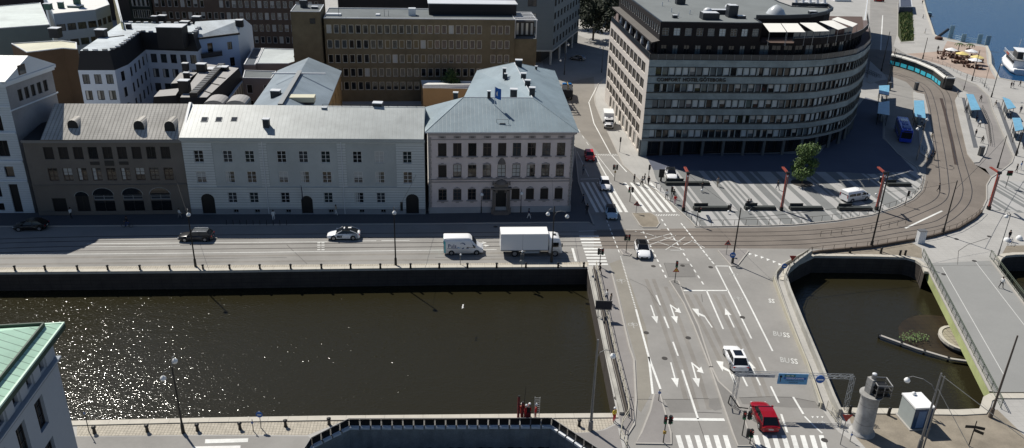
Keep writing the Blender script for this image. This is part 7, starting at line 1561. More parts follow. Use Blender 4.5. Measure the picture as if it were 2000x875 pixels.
# boxy vehicles --------------------------------------------------
def van(label, name, Lg, Wd, Ht, px, py, head, windows=False, logo=None, panel=pw, side=None):
    t = thing(name, label, 'van'); h = Wd / 2; F, Bk = Lg / 2, -Lg / 2; mb = MB()
    def ring(x, hw, zb, zt, tp): return [(x, -hw, zb), (x, -hw, zt * .62), (x, -hw * .97, zt * .75), (x, -hw * tp, zt - .05), (x, -hw * tp * .8, zt), (x, hw * tp * .8, zt), (x, hw * tp, zt - .05), (x, hw * .97, zt * .75), (x, hw, zt * .62), (x, hw, zb)]
    loft(mb, [ring(Bk, h * .97, .3, Ht - .06, .86), (ring(Bk + .12, h, .28, Ht, .88)), ring(F - 2.2, h, .28, Ht, .88), ring(F - 1.85, h, .28, Ht - .08, .86), ring(F - 1.0, h * .98, .28, 1.42 + .08 * (Ht > 2.2), .93), ring(F - .45, h * .95, .3, 1.12, .92), ring(F - .08, h * .85, .32, .92, .9), ring(F, h * .78, .38, .8, .9)], panel); mb.build('body', t)
    mb = MB(); za, zb_ = 1.47 + .08 * (Ht > 2.2), Ht - .14
    mb.mesh([(F - .97, -h * .84, za), (F - .97, h * .84, za), (F - 1.83, h * .74, zb_), (F - 1.83, -h * .74, zb_)], [(0, 1, 2, 3)], cglass); mb.build('windscreen', t)
    for s_ in (-1, 1):
        mb = MB(); pts = [(F - 1.25, s_ * (h * .985 + .01), 1.1), (F - 1.3, s_ * (h * .96 + .012), 1.42), (F - 1.85, s_ * (h * .9 + .02), Ht * .83), (F - 2.35, s_ * (h * .93 + .02), Ht * .80), (F - 2.35, s_ * (h + .012), 1.15)]; mb.face(pts if s_ < 0 else pts[::-1], cglass); mb.build('side_window', t)
        if windows:
            for a, b in ((F - 3.4, F - 2.5), (Bk + .3, F - 3.5)): mb = MB(); mb.face([(a, s_ * (h + .012), 1.12), (b, s_ * (h + .012), 1.12), (b, s_ * (h * .95 + .02), Ht * .78), (a, s_ * (h * .95 + .02), Ht * .78)][::-s_], cglass); mb.build('side_window', t)
        mb = MB(); mb.box((F - .12, s_ * h * .72, .85), (.2, .28, .2), lampc); mb.build('headlight', t); mb = MB(); mb.box((Bk - .01, s_ * h * .86, 1.15), (.06, .14, .55), tail); mb.build('tail_light', t); mb = MB(); mb.box((F - 1.2, s_ * (h + .16), 1.35), (.12, .22, .32), black); mb.build('mirror', t)
        for x in (F - .95, Bk + 1.1): mb = MB(); mb.tube((x, s_ * (h - .2), .36), (x, s_ * (h + .004), .36), .42, .42, 16, black); mb.build('wheel_arch', t); wheel(t, x, s_ * (h - .09), .35)
    mb = MB(); mb.mesh([(Bk - .012, -h * .75, 1.3), (Bk - .012, h * .75, 1.3), (Bk + .02, h * .68, Ht * .82), (Bk + .02, -h * .68, Ht * .82)], [(3, 2, 1, 0)], cglass if windows else panel); mb.build('rear_window', t)
    mb = MB(); mb.box((0, 0, .3), (Lg * .9, Wd * .94, .14), black); mb.build('underbody', t); put(t, px, py, head); return t
t = van('white delivery van with turquoise rear edge and blue bird logo on the quay street', 'delivery_van', 5.6, 2.0, 2.6, 905, 492.5, (960, 492))
mb = MB(); mb.box((-2.76, 0, 1.3), (.1, 1.94, 1.9), mat('turquoise_trim', (.05, .42, .45), .4, var=0)); mb.box((-2.62, -1.0, 1.25), (.2, .04, 1.7), mat('turquoise_trim', (.05, .42, .45), .4, var=0)); mb.build('rear_panel', t)
lb_ = mat('logo_navy', (.02, .05, .16), .5, var=0); M0 = frame((-1.6, -1.012, 1.42), (1, 0, 0), (0, 0, 1)); place_text('Puls', .75, lb_, 'van_lettering', M0, t, bold=.01)
mb = MB()
for a0, r0, r1, cx, cz, mm in ((.3, .34, .5, -.2, 1.5, lb_), (3.3, .2, .34, -.55, 1.35, mat('logo_light_blue', (.15, .35, .60), .5, var=0)), (4.2, .12, .3, -.1, 1.25, lb_)):
    for k in range(7): a, b = a0 + k * .3, a0 + (k + 1) * .3; tp = 1 - k / 9; mb.face([(cx + r0 * math.cos(a), -1.01, cz + r0 * math.sin(a)), (cx + r0 * math.cos(b), -1.01, cz + r0 * math.sin(b)), (cx + (r0 + (r1 - r0) * tp) * math.cos(b), -1.01, cz + (r0 + (r1 - r0) * tp) * math.sin(b)), (cx + (r0 + (r1 - r0) * tp) * math.cos(a), -1.01, cz + (r0 + (r1 - r0) * tp) * math.sin(a))][::-1], mm)
mb.box((-1.55, -1.012, 1.08), (1.5, .01, .05), lb_); mb.box((.55, -1.0, 1.05), (.3, .02, .1), lb_); mb.build('bird_logo', t)
t = van('white minibus with dark windows parked on the striped plaza behind a bench', 'minibus', 5.2, 1.95, 2.0, 1669, 390, (1700, 385), windows=True); 
mb = MB(); mb.box((.9, -.99, .85), (.8, .02, .16), frame_grey); mb.build('side_logo', t)
mb = MB(); mb.box((.2, 0, 2.06), (.3, .6, .1), white_obj); mb.build('roof_sign', t)
def lorry(label, px, py, head, Lb_=6.6, Wd=2.5, Hb=3.5, cabl=1.9, cabh=2.9, boxm=pw, cabm=pw, name='box_lorry', crane=False, small=False):
    t = thing(name, label, 'lorry'); h = Wd / 2; tot = Lb_ + cabl + .15; Bk = -tot / 2; F = tot / 2; z0 = 1.0
    mb = MB(); mb.box((Bk + Lb_ / 2, 0, (z0 + Hb) / 2), (Lb_, Wd, Hb - z0), boxm); bx = mb.build('cargo_box', t)
    mb = MB(); mb.box((Bk + Lb_ / 2, 0, Hb + .012), (Lb_ - .06, Wd - .06, .02), white_obj if boxm is pw else boxm)
    for x in (Bk + Lb_ * .46,): mb.box((x, -h - .004, (z0 + Hb) / 2), (.03, .012, Hb - z0 - .1), frame_grey)
    mb.box((Bk + Lb_ / 2, -h - .006, z0 + .05), (Lb_, .02, .12), frame_grey); mb.build('box_trim', bx)
    mb = MB(); c0 = F - cabl
    def ring(x, zt, hw=h * .96, zb=.55): return [(x, -hw, zb), (x, -hw, zt - .25), (x, -hw * .93, zt - .04), (x, -hw * .7, zt), (x, hw * .7, zt), (x, hw * .93, zt - .04), (x, hw, zt - .25), (x, hw, zb)]
    loft(mb, [ring(c0, cabh), ring(c0 + cabl * .45, cabh), ring(F - .42, cabh - .2), ring(F - .12, cabh * .62), ring(F, cabh * .36, h * .92)] if not small else [ring(c0, cabh), ring(c0 + .5, cabh - .05), ring(F - .95, 1.45), ring(F - .1, 1.1, h * .85)], cabm); mb.build('cab', t)
    mb = MB()
    if not small: mb.mesh([(F - .10, -h * .86, cabh * .60), (F - .10, h * .86, cabh * .60), (F - .40, h * .84, cabh - .33), (F - .40, -h * .84, cabh - .33)], [(0, 1, 2, 3)], cglass)
    else: mb.mesh([(F - .9, -h * .86, 1.47), (F - .9, h * .86, 1.47), (c0 + .52, h * .84, cabh - .15), (c0 + .52, -h * .84, cabh - .15)], [(0, 1, 2, 3)], cglass)
    mb.build('windscreen', t)
    for s_ in (-1, 1):
        mb = MB(); mb.box((F - cabl * .5, s_ * (h * .96 + .01), cabh * .64), (cabl * .42, .02, cabh * .24), cglass); mb.build('side_window', t); mb = MB(); mb.box((F - .1, s_ * (h + .18), cabh * .66), (.14, .2, .5), black); mb.build('mirror', t); mb = MB(); mb.box((F - .02, s_ * h * .7, .75), (.08, .32, .16), lampc); mb.build('headlight', t)
        for x in (F - 1.0, Bk + Lb_ * .3): wheel(t, x, s_ * (h - .2), .48 if not small else .38, .3)
        mb = MB(); mb.box((Bk + Lb_ * .66, s_ * (h - .06), .72), (Lb_ * .32, .04, .3), mat('side_guard', (.35, .37, .38), .5, var=.05)); mb.build('side_guard', t)
    mb = MB(); mb.box((0, 0, .75), (tot - .4, Wd * .45, .3), black); mb.build('chassis', t); mb = MB(); mb.box((F - 1.1, 0, cabh + .03), (.5, .55, .05), black); mb.build('roof_hatch', t)
    mb = MB(); mb.box((F + .01, 0, .9), (.03, Wd * .6, .45), black); mb.build('grille', t)
    if crane: mb = MB(); mb.path([(Bk + .6, 0, Hb), (Bk + .2, 0, Hb + 1.2), (Bk + 1.4, .2, Hb + 1.6), (Bk + 2.4, 0, Hb + .5)], .12, 6, mat('machine_yellow', (.3, .2, .05), .6, var=.1)); mb.build('crane_arm', t)
    put(t, px, py, head); return t
lorry('large white box lorry with grey sides driving right along the quay', 1036, 494.5, (1100, 494), Lb_=6.7, Wd=2.5, Hb=3.55)
lorry('white box truck parked at the kerb beside the hotel flank, facing down the street', 1187.5, 246, (1193, 272), Lb_=3.6, Wd=2.1, Hb=3.0, cabl=2.0, cabh=2.3, small=True, name='box_truck')
lorry('blue and black lorry with folded crane in the street behind the palace', 1107, 190, (1103, 160), Lb_=5.0, Wd=2.4, Hb=2.6, boxm=mat('lorry_black', (.02, .02, .022), .6, var=.2), cabm=paint('lorry_blue', (.04, .20, .50)), name='crane_lorry', crane=True)
# bus ------------------------------------------------------------
bb = paint('bus_blue', (.012, .05, .42)); t = thing('city_bus', 'dark blue city bus standing in the shade between the shelters', 'bus'); mb = MB()
def rb(x, hw=1.27, zt=3.0, zb=.3): return [(x, -hw, zb), (x, -hw, zt - .2), (x, -hw * .9, zt), (x, hw * .9, zt), (x, hw, zt - .2), (x, hw, zb)]
loft(mb, [rb(-6, 1.2, 2.95), rb(-5.85), rb(5.8), rb(6, 1.2, 2.92)], bb, False); mb.build('body', t)
mb = MB()
for s_ in (-1, 1): mb.box((0, s_ * 1.275, 1.75), (10.8, .02, 1.0), cglass)
mb.box((6.0, 0, 1.8), (.03, 2.2, 1.4), cglass); mb.box((-6.0, 0, 2.0), (.03, 1.9, .8), cglass); mb.build('windows', t)
mb = MB(); mb.box((3.5, 0, 3.12), (2.2, 1.6, .3), mat('bus_roof_unit', (.10, .16, .4), .5, var=.1)); mb.box((.3, 0, 3.08), (1.4, 1.2, .2), mat('bus_roof_unit', (.10, .16, .4), .5, var=.1)); mb.box((-2.6, 0, 3.1), (1.8, 1.5, .25), white_obj); mb.box((0, 0, 3.02), (11.4, .08, .04), white_obj); mb.build('roof_units', t)
for x in (3.9, -3.3):
    for s_ in (-1, 1): wheel(t, x, s_ * 1.15, .48, .28)
mb = MB(); mb.box((6.02, 0, 2.75), (.03, 1.6, .25), black); mb.build('destination_board', t)
put(t, 1762, 266, (1770, 288)); t.scale = (.88, .92, .94)
# tram -----------------------------------------------------------
tt = thing('tram', 'white roofed tram with turquoise and black sides rounding the curve', 'tram', G(1800, 150)); tw_ = mat('tram_cream', (.74, .73, .69), .4, var=.02); tb = mat('tram_turquoise', (.05, .48, .64), .35, var=.03); td = mat('tram_dark_glass', (.012, .018, .022), .12, var=0); tdark = mat('tram_black', (.02, .022, .025), .5, var=0)
nodes = [G(1739.5, 122.5), G(1761, 129), G(1790, 138.5), G(1823, 153), G(1851, 171)]
nodes = GL([(1741, 126), (1763, 131.5), (1793, 141), (1828, 156.8), (1852, 176)])
for k in range(4):
    a, b = nodes[k], nodes[k + 1]; d = (b - a); L_ = d.length - .25; u = d.normalized(); c = (a + b) / 2; an = math.atan2(u.y, u.x); M = Matrix.Translation(c - tt.location) @ Matrix.Rotation(an, 4, 'Z')
    h = 1.3; hl = L_ / 2
    def addp(mb_, name, par=None):
        x = MB(); x.add(mb_, M); return x.build(name, par or tt)
    mb = MB(); fr, ba = hl, -hl
    front = k == 3; rear = k == 0
    def rt(x, hw, zt=3.3, zb=.3): return [(x, -hw, zb), (x, -hw, zt - .35), (x, -hw * .86, zt), (x, hw * .86, zt), (x, hw, zt - .35), (x, hw, zb)]
    rings = [rt(ba, h * (.8 if rear else 1)), rt(ba + .8, h), rt(fr - 1.2, h), rt(fr, h * (.72 if front else 1), 3.05 if front else 3.3)]
    loft(mb, rings, tdark, False); body = addp(mb, 'car_body')
    mb = MB()
    for s_ in (-1, 1):
        mb.box((0, s_ * (h + .006), 2.0), (L_ - (1.6 if front or rear else .3), .02, 1.25), td)
        n = max(2, int(L_ / 2.6))
        for i in range(n):
            x = -hl + (i + .5) * L_ / n
            if front and i == n - 1: continue
            mb.box((x, s_ * (h + .012), .85), (L_ / n * .78, .03, .98), tb)
    addp(mb, 'side_panels', body); mb = MB()
    for s_ in (-1, 1):
        fx = fr - (.9 if front else .05); mb.mesh([(ba + .05, s_ * h * 1.02, 2.66), (fx, s_ * h * 1.02, 2.66), (fx, s_ * h * 1.02, 2.98), (ba + .05, s_ * h * 1.02, 2.98), (fx, s_ * h * .80, 3.40), (ba + .05, s_ * h * .80, 3.40)], [(0, 1, 2, 3), (3, 2, 4, 5)], tw_)
    if front: mb.box((fr - .35, 0, 3.18), (.9, 2.1, .36), tw_); mb.box((fr - .02, 0, 1.9), (.06, 1.75, 1.5), td)
    addp(mb, 'roof_edge', body); mb = MB(); 
    for i in range(int(L_ / 1.1)): mb.box((-hl + .7 + i * 1.1, 0, 3.42), (.9, 1.5 if i % 3 else 1.1, .25), tdark if i % 2 else mat('tram_roof_grey', (.10, .10, .10), .7, var=.1))
    mb.box((0, 0, 3.31), (L_ - .3, 2.15, .04), mat('tram_roof_grey', (.10, .10, .10), .7, var=.1)); addp(mb, 'roof_equipment', body)
    if k < 3:
        mb = MB(); p = b - tt.location; mb.tube((p.x, p.y, .5), (p.x, p.y, 3.2), .95, .95, 12, tdark); mb.build('bellows', tt)
    for x in (-hl + 1.4, hl - 1.4):
        mb = MB()
        for s_ in (-1, 1): mb.tube((x, s_ * .9, .35), (x, s_ * 1.1, .35), .33, .33, 12, darkmetal)
        addp(mb, 'bogie')
# boat -----------------------------------------------------------
bt_ = thing('passenger_boat', 'white two decked passenger boat moored at the cafe quay', 'boat'); hull = mat('boat_white', (.74, .75, .76), .4, var=.03); 
def hr_(x, hw, zb, zt): return [(x, -hw * .55, zb), (x, -hw, (zb + zt) / 2), (x, -hw * 1.02, zt), (x, hw * 1.02, zt), (x, hw, (zb + zt) / 2), (x, hw * .55, zb)]
mb = MB(); loft(mb, [hr_(-11, 2.4, -.3, 1.6), hr_(-9, 3.1, -.4, 1.5), hr_(0, 3.3, -.4, 1.4), hr_(6, 2.9, -.4, 1.6), hr_(9.5, 1.6, -.2, 2.0), hr_(12, .12, .4, 2.5)], hull, True); mb.build('hull', bt_)
mb = MB(); mb.box((-1.5, 0, 1.5), (15, 6.2, .12), hull); mb.box((-2, 0, 2.6), (13, 4.9, 2.1), hull); mb.build('cabin', bt_); mb = MB()
for s_ in (-1, 1):
    for k in range(9): mb.box((-7.4 + k * 1.35, s_ * 2.46, 2.8), (1.0, .04, .9), cglass)
mb.box((4.52, 0, 2.8), (.04, 3.8, 1.0), cglass); mb.build('cabin_windows', bt_)
mb = MB(); mb.box((-1.5, 0, 3.75), (15, 6.2, .15), mat('boat_deck', (.20, .20, .20), .8, var=.1)); mb.box((-3.5, .0, 4.9), (6.5, 3.4, 2.0), mat('boat_dark_cabin', (.03, .035, .04), .3, var=0)); mb.box((-3.5, 0, 5.95), (7.2, 4.0, .14), hull); mb.build('upper_deck', bt_)
mb = MB(); 
for s_ in (-1, 1): mb.path([(-9, s_ * 3, 4.7), (6, s_ * 3, 4.7)], .05, 5, hull); mb.path([(-9, s_ * 3, 4.3), (6, s_ * 3, 4.3)], .03, 5, hull)
for s_ in (-1, 1):
    for k in range(11): mb.tube((-9 + k * 1.5, s_ * 3, 3.8), (-9 + k * 1.5, s_ * 3, 4.7), .035, .035, 4, hull)
mb.build('railing', bt_); mb = MB(); mb.tube((2.5, 0, 3.8), (2.5, 0, 8.2), .09, .06, 6, hull); mb.tube((-7.6, 0, 3.8), (-7.2, 0, 6.3), .35, .3, 10, hull); mb.build('mast', bt_)
for k in range(4): mb = MB(); mb.tube((-2 + k, 3.1, 4.2), (-2 + k, 3.2, 4.2), .3, .3, 10, paint('lifebuoy_red', (.5, .06, .03))); mb.build('lifebuoy', bt_)
a, b = G(1957, 113, -1.6), G(1990, 151, -1.6); c = (a + b) / 2; d = (b - a).normalized(); n = Vector((-d.y, d.x, 0)); n = n if n.x > 0 else -n; c = c + n * 1.4; bt_.location = (c.x, c.y, -1.6); bt_.rotation_euler = (0, 0, math.atan2(-d.y, -d.x))
t = thing('small_boat', 'small dark open boat moored by the promenade far up the river', 'boat', G(1814, 31, -1.5)); mb = MB(); loft(mb, [hr_(-2.6, .8, 0, .7), hr_(0, 1.1, -.1, .7), hr_(2, .8, 0, .8), hr_(3.2, .05, .3, 1.0)], mat('dark_boat', (.04, .05, .06), .5, var=.1), True); mb.build('hull', t); mb = MB(); mb.box((.2, 0, 1.1), (1.6, 1.5, .7), mat('boat_canopy', (.2, .35, .45), .6, var=.1)); mb.build('canopy', t)
t.rotation_euler = (0, 0, 1.2)
t = thing('landing_stage', 'pale blue steel gate frame of the ferry landing beside the cafe terrace', 'landing stage', G(1855, 74)); mb = MB(); lbm = mat('pale_blue_steel', (.35, .50, .58), .5, var=.1)
P4 = GL([(1855, 76), (1880, 82), (1911, 86), (1927, 89)])
for k, h_ in enumerate((4.5, 2.6, 3.2, 3.2)):
    mb = MB(); p = P4[k] - t.location
    for dx in (-.7, .7): mb.tube((p.x + dx, p.y, 0), (p.x + dx, p.y, h_), .14, .14, 5, lbm)
    mb.tube((p.x - .7, p.y, h_), (p.x + .7, p.y, h_), .12, .12, 5, lbm); mb.box((p.x, p.y, h_ * .5), (1.3, .05, h_ * .9), mat('pale_blue_mesh', (.22, .36, .44), .5, var=.2)); mb.build('gate_frame', t)
mb = MB()
for a, b in zip(P4, P4[1:]):
    for z in (.4, 1.0, 1.6): a_, b_ = a - t.location, b - t.location; mb.tube((a_.x, a_.y, z), (b_.x, b_.y, z), .07, .07, 4, lbm)
mb.build('rails', t); t2 = thing('gangway', 'dark sloping gangway down to the river left of the landing stage', 'gangway', G(1832, 71)); mb = MB(); p = G(1852, 58, 1.2) - G(1832, 71); mb.tube((0, 0, -.2), (p.x, p.y, 1.3), .5, .5, 4, darkmetal); mb.build('ramp', t2)
# cafe terrace -----------------------------------------------------
def parasol(px, py, m, label):
    t = thing('parasol', label, 'parasol', P_(px, py)); mb = MB(); mb.tube((0, 0, 0), (0, 0, 2.6), .05, .04, 6, polegrey); mb.build('pole', t); mb = MB(); mb.lathe((0, 0, 2.1), [(1.9, 0), (1.88, .06), (.9, .45), (.03, .75)], m, 8, False); mb.build('canopy', t)
yl = mat('yellow_parasol_cloth', (.68, .56, .22), .8, var=.05)
for x, y, m, l in ((1855, 111, white_obj, 'white parasol at the left end of the cafe terrace'), (1876, 119, yl, 'yellow parasol left of centre on the cafe terrace'), (1894, 114, white_obj, 'white parasol behind the yellow ones on the cafe terrace'), (1905, 126, yl, 'yellow parasol nearest the moored boat'), (1901, 132, white_obj, 'white parasol in front of the right yellow parasol')): parasol(x, y, m, l)
tm = mat('rusty_brown_table', (.09, .045, .03), .8, var=.2); t0_ = thing('cafe_table', 'brown round table with four stools on the cafe terrace', 'table', (0, 0, 0), 0, 'cafe tables on the terrace'); mb = MB(); mb.lathe((0, 0, 0), [(.5, 0), (.12, .1), (.12, .7), (.75, .72), (.75, .8)], tm, 10, False); mb.build('table_top', t0_)
for k in range(4): a = k * 1.57 + .4; mb = MB(); mb.lathe((1.05 * math.cos(a), 1.05 * math.sin(a), 0), [(.3, 0), (.3, .45)], tm, 8, False); mb.box((1.3 * math.cos(a), 1.3 * math.sin(a), .6), (.1, .55, .5), tm, a); mb.build('stool', t0_)
PT_ = Protos(t0_)
for k, (x, y) in enumerate(((1837, 105), (1839, 115), (1848, 109), (1861, 109), (1862, 114), (1867, 123), (1879, 124), (1884, 113), (1890, 131), (1904, 112), (1908, 134), (1912, 121), (1893, 122), (1852, 101), (1875, 116))): PT_.put(P_(x, y), k * .7)
t = thing('planter', 'dark round planter with shrub beside the gangway', 'planter', P_(1833, 77)); mb = MB(); mb.lathe((0, 0, 0), [(1.2, 0), (1.3, .7), (1.0, .9)], tm, 10); mb.build('tub', t)
# people -------------------------------------------------------------
skin = mat('skin', (.45, .28, .20), .7, var=0)
def bodymesh(pose):
    """continuous figure grown over a joint skeleton; faces get shirt / trousers / skin / shoes slots by height"""
    J = {'pel': (0, 0, .95), 'wst': (0, 0, 1.1), 'chs': (0, .01, 1.32), 'nck': (0, .01, 1.48), 'hd0': (0, .02, 1.57), 'hd': (0, .03, 1.66), 'top': (0, .01, 1.75)}
    st = {'stand': (.10, .0, .12, -.02), 'walk': (.10, .26, .10, -.28), 'sit': None}[pose]
    if pose == 'sit':
        for s_, n in ((-1, 'l'), (1, 'r')): J[n + 'hip'] = (s_ * .10, 0, .93); J[n + 'kn'] = (s_ * .12, -.44, .93); J[n + 'an'] = (s_ * .12, -.46, .55); J[n + 'to'] = (s_ * .13, -.6, .5)
    else:
        f1, f2 = st[1], st[3]
        for s_, n, f in ((-1, 'l', f1), (1, 'r', f2)): J[n + 'hip'] = (s_ * .10, 0, .9); J[n + 'kn'] = (s_ * .11, -f * .55 - .03, .5); J[n + 'an'] = (s_ * .11, -f, .09 + (.08 if f < 0 and pose == 'walk' else 0)); J[n + 'to'] = (s_ * .12, -f - .16, .05)
    for s_, n in ((-1, 'l'), (1, 'r')):
        sw = (s_ * .16 if pose == 'walk' else .03); J[n + 'sh'] = (s_ * .19, .01, 1.42); J[n + 'el'] = (s_ * .26, .02 + sw * .5, 1.16); J[n + 'wr'] = (s_ * .26, -.08 + sw if pose != 'sit' else -.3, .93 if pose != 'sit' else 1.0); J[n + 'ha'] = (s_ * .25, -.12 + sw if pose != 'sit' else -.4, .84 if pose != 'sit' else .98)
    E_ = [('pel', 'wst'), ('wst', 'chs'), ('chs', 'nck'), ('nck', 'hd0'), ('hd0', 'hd'), ('hd', 'top')]
    for n in 'lr': E_ += [('pel', n + 'hip'), (n + 'hip', n + 'kn'), (n + 'kn', n + 'an'), (n + 'an', n + 'to'), ('chs', n + 'sh'), (n + 'sh', n + 'el'), (n + 'el', n + 'wr'), (n + 'wr', n + 'ha')]
    rad = {'pel': .15, 'wst': .13, 'chs': .15, 'nck': .06, 'hd0': .07, 'hd': .10, 'top': .06}
    for n in 'lr': rad.update({n + 'hip': .10, n + 'kn': .065, n + 'an': .045, n + 'to': .045, n + 'sh': .07, n + 'el': .05, n + 'wr': .035, n + 'ha': .045})
    ks = list(J); me = bpy.data.meshes.new('sk'); me.from_pydata([J[k] for k in ks], [(ks.index(a), ks.index(b)) for a, b in E_], []); o = bpy.data.objects.new('sk', me); COL.objects.link(o)
    md = o.modifiers.new('s', 'SKIN'); sv = me.skin_vertices[0].data
    for i, k in enumerate(ks): sv[i].radius = (rad[k] * (1.15 if k in ('chs', 'pel', 'wst') else 1), rad[k] * (.8 if k in ('chs', 'pel', 'wst') else 1)); sv[i].use_root = (k == 'pel')
    sb = o.modifiers.new('u', 'SUBSURF'); sb.levels = 1; sb.render_levels = 1
    out = bpy.data.meshes.new_from_object(o.evaluated_get(bpy.context.evaluated_depsgraph_get())); bpy.data.objects.remove(o)
    out.name = 'body'; out.materials.clear()
    for mm in (white_obj, frame_dark, skin, black): out.materials.append(mm)
    for p in out.polygons:
        c = p.center; z = c.z; arm = abs(c.x) > .215
        low = .18 if pose != 'sit' else .6
        p.material_index = 2 if z > 1.47 or (arm and z < (.98 if pose != 'sit' else 1.04)) else 0 if z > .99 or arm else 3 if z < low - .04 else 1
        p.use_smooth = True
    return out
BODY = {k: bodymesh(k) for k in ('stand', 'walk', 'sit')}
hm = MB(); hm.lathe((0, .03, 1.66), [(.08, -.10), (.115, -.02), (.115, .06), (.07, .125), (.01, .14)], mat('dark_hair', (.035, .022, .015), .8, var=0), 10); HAIR = hm.data('hair')
hm2 = MB(); hm2.lathe((0, .03, 1.66), [(.13, .0), (.13, .07), (.09, .14), (.01, .17)], white_obj, 10); HELM = hm2.data('helmet')
cl = {k: mat('cloth_' + k, v_, .85, var=0) for k, v_ in dict(white=(.7, .7, .68), black=(.015, .015, .018), navy=(.02, .03, .07), red=(.50, .02, .02), blue=(.08, .18, .4), grey=(.2, .2, .2), beige=(.4, .34, .25), pink=(.5, .22, .25), green=(.06, .12, .06), jeans=(.05, .08, .15), hi=(.7, .5, .05)).items()}
random.seed(5)
def person(px, py, label, top='black', leg='jeans', pose='walk', ang=None, z=0, group=None, helmet=False, hair=None):
    ang = random.uniform(0, 360) if ang is None else ang; p = P_(px, py); t = thing('person', label, 'person', (p.x, p.y, z - (.5 if pose == 'sit' else 0)), R(ang), group)
    t.scale = (1.0, 1.0, random.uniform(.96, 1.04)); o = bpy.data.objects.new('body', BODY[pose]); COL.objects.link(o); o.parent = t
    for i, mm in enumerate((cl[top], cl[leg], skin, black)): o.material_slots[i].link = 'OBJECT'; o.material_slots[i].material = mm
    h = bpy.data.objects.new('helmet' if helmet else 'hair', HELM if helmet else HAIR); COL.objects.link(h); h.parent = t; return t
for a in ((1238, 358.5, 'person in black walking at the top of the plaza side crossing', 'black', 'black'), (1253, 363.5, 'person in grey bending forward in the group on the crossing', 'grey', 'black'), (1258, 358, 'person in dark jacket in the middle of the crossing group', 'black', 'navy'), (1266, 362, 'rightmost person of the crossing group by the thin traffic light', 'black', 'black'),
    (1301, 389.5, 'person in white top walking left of the first red pylon', 'white', 'black'), (1315, 388, 'person in black walking left of the first red pylon', 'black', 'black'), (1318, 399, 'person in red coat next to the foot of the first red pylon', 'red', 'pink'),
    (1371, 374, 'person in black standing on the stripes behind the second bench', 'black', 'grey'), (1401, 364, 'small child figure in grey at the shadow edge of the plaza', 'grey', 'beige'), (1518, 370.5, 'person in black walking on the stripes left of the second pylon', 'black', 'navy'),
    (1171, 535.5, 'person in black on the footpath below the ladder crossing', 'black', 'black'), (1184, 588, 'older person in white jacket behind the dark sign board', 'white', 'jeans'), (1192, 596, 'grey haired person in beige next to the one in white by the sign board', 'beige', 'navy'),
    (1139, 340, 'person standing in the palace shade above the dark stripes', 'grey', 'navy'), (1139, 398, 'person in navy in the shade beside the dark stripes', 'navy', 'black'), (1146, 418, 'person in black at the lower corner of the shaded pavement', 'black', 'black'), (1033, 428, 'person with white shorts on the pavement in front of the palace', 'navy', 'white'), (535, 431, 'person in white shirt on the shaded pavement by the pale building', 'white', 'white'), (657, 421, 'person in pale clothes near the middle gate of the pale building', 'beige', 'white'), (140, 427, 'person under a small white umbrella before the dark brown building', 'white', 'black'), (249, 443, 'dark person on a bicycle in the shade of the dark brown building', 'black', 'navy'), (352, 427, 'person in white by the first arched gate', 'white', 'grey'),
    (1832, 375, 'person in black crossing the inner tram track on the curve', 'black', 'black'), (1954, 563, 'person in white shirt walking down the footbridge', 'white', 'black'), (1969, 470, 'runner in dark clothes at the footbridge entrance', 'black', 'navy'),
    (1869, 190, 'person in grey stepping off the middle platform near the tram front', 'grey', 'beige'), (1885, 221, 'person waiting left of the middle blue shelter', 'black', 'navy'), (1914, 199, 'person in black right of the middle blue shelter', 'black', 'black'), (1943, 209, 'person in black alone on the bus road edge', 'black', 'beige'), (1906, 239, 'person under the lower end of the middle shelter', 'navy', 'black'), (1912, 249, 'person in white leaning by the platform railing', 'white', 'black'), (1904, 268, 'person in black on the middle of the middle platform', 'black', 'grey'), (1917, 281, 'person carrying a dark bag at the platform railing', 'black', 'black'),
    (1973.5, 172, 'left of two people walking on the river promenade', 'black', 'black'), (1977.5, 172, 'right of two people walking on the river promenade', 'navy', 'grey'), (1991, 169, 'person in black at the promenade edge under the boat', 'black', 'black'), (1992, 221, 'person in navy behind the right shelter at the picture edge', 'navy', 'black'), (1959, 204, 'person at the left end of the upper right shelter', 'black', 'navy'), (1961, 217, 'person in grey below the upper right shelter', 'grey', 'black'), (1971, 233, 'person in black between the two right shelters', 'black', 'black'), (1980, 254, 'person in black under the edge shelter', 'black', 'navy'), (1998, 291, 'person in black at the right edge near the bus road', 'black', 'black'), (1984, 337, 'left of two people by the striped plaza at right', 'black', 'black'), (1992, 332, 'person in blue top by the striped plaza at right', 'blue', 'white'),
    (1799, 246, 'person in white at the lower end of the left shelter', 'white', 'black'), (1802, 256, 'person in black under the lamps of the left platform', 'black', 'black'), (1818, 275, 'person in beige at the track side of the left platform', 'beige', 'beige'), (1823, 311, 'right of two people at the platform tip crossing the tracks', 'black', 'black'), (1817, 311, 'left of two people at the platform tip crossing the tracks', 'navy', 'black'), (1802, 37, 'person in dark clothes strolling on the upper promenade', 'black', 'navy'), (1801, 8, 'person at the top of the promenade by the river', 'black', 'black'), (1831, 100, 'person in black at the left side of the cafe terrace', 'black', 'black'), (1806, 66, 'person in pale clothes at the top of the square', 'white', 'beige'), (1817, 817.5, 'person in red vest behind the grey kiosk', 'red', 'black')):
    person(*a)
person(1459, 408, 'left of two people sitting on the third front bench', 'black', 'navy', 'sit', 160, .5); person(1464, 408, 'right of two people sitting on the third front bench', 'grey', 'black', 'sit', 175, .5)
for x, y, l in ((1019, 816, 'worker in red overall nearest the drilling mast'), (1033, 815, 'worker in red overall with white helmet in the middle of the crew'), (1046, 818, 'worker in red overall at the foot of the ladder'), (1027, 819, 'worker crouching in red and white between the others')): person(x, y, l, 'red', 'red', 'stand', helmet=True)
person(1199, 824, 'worker in red and yellow by the end of the left bridge railing', 'hi', 'red', 'stand', helmet=True)
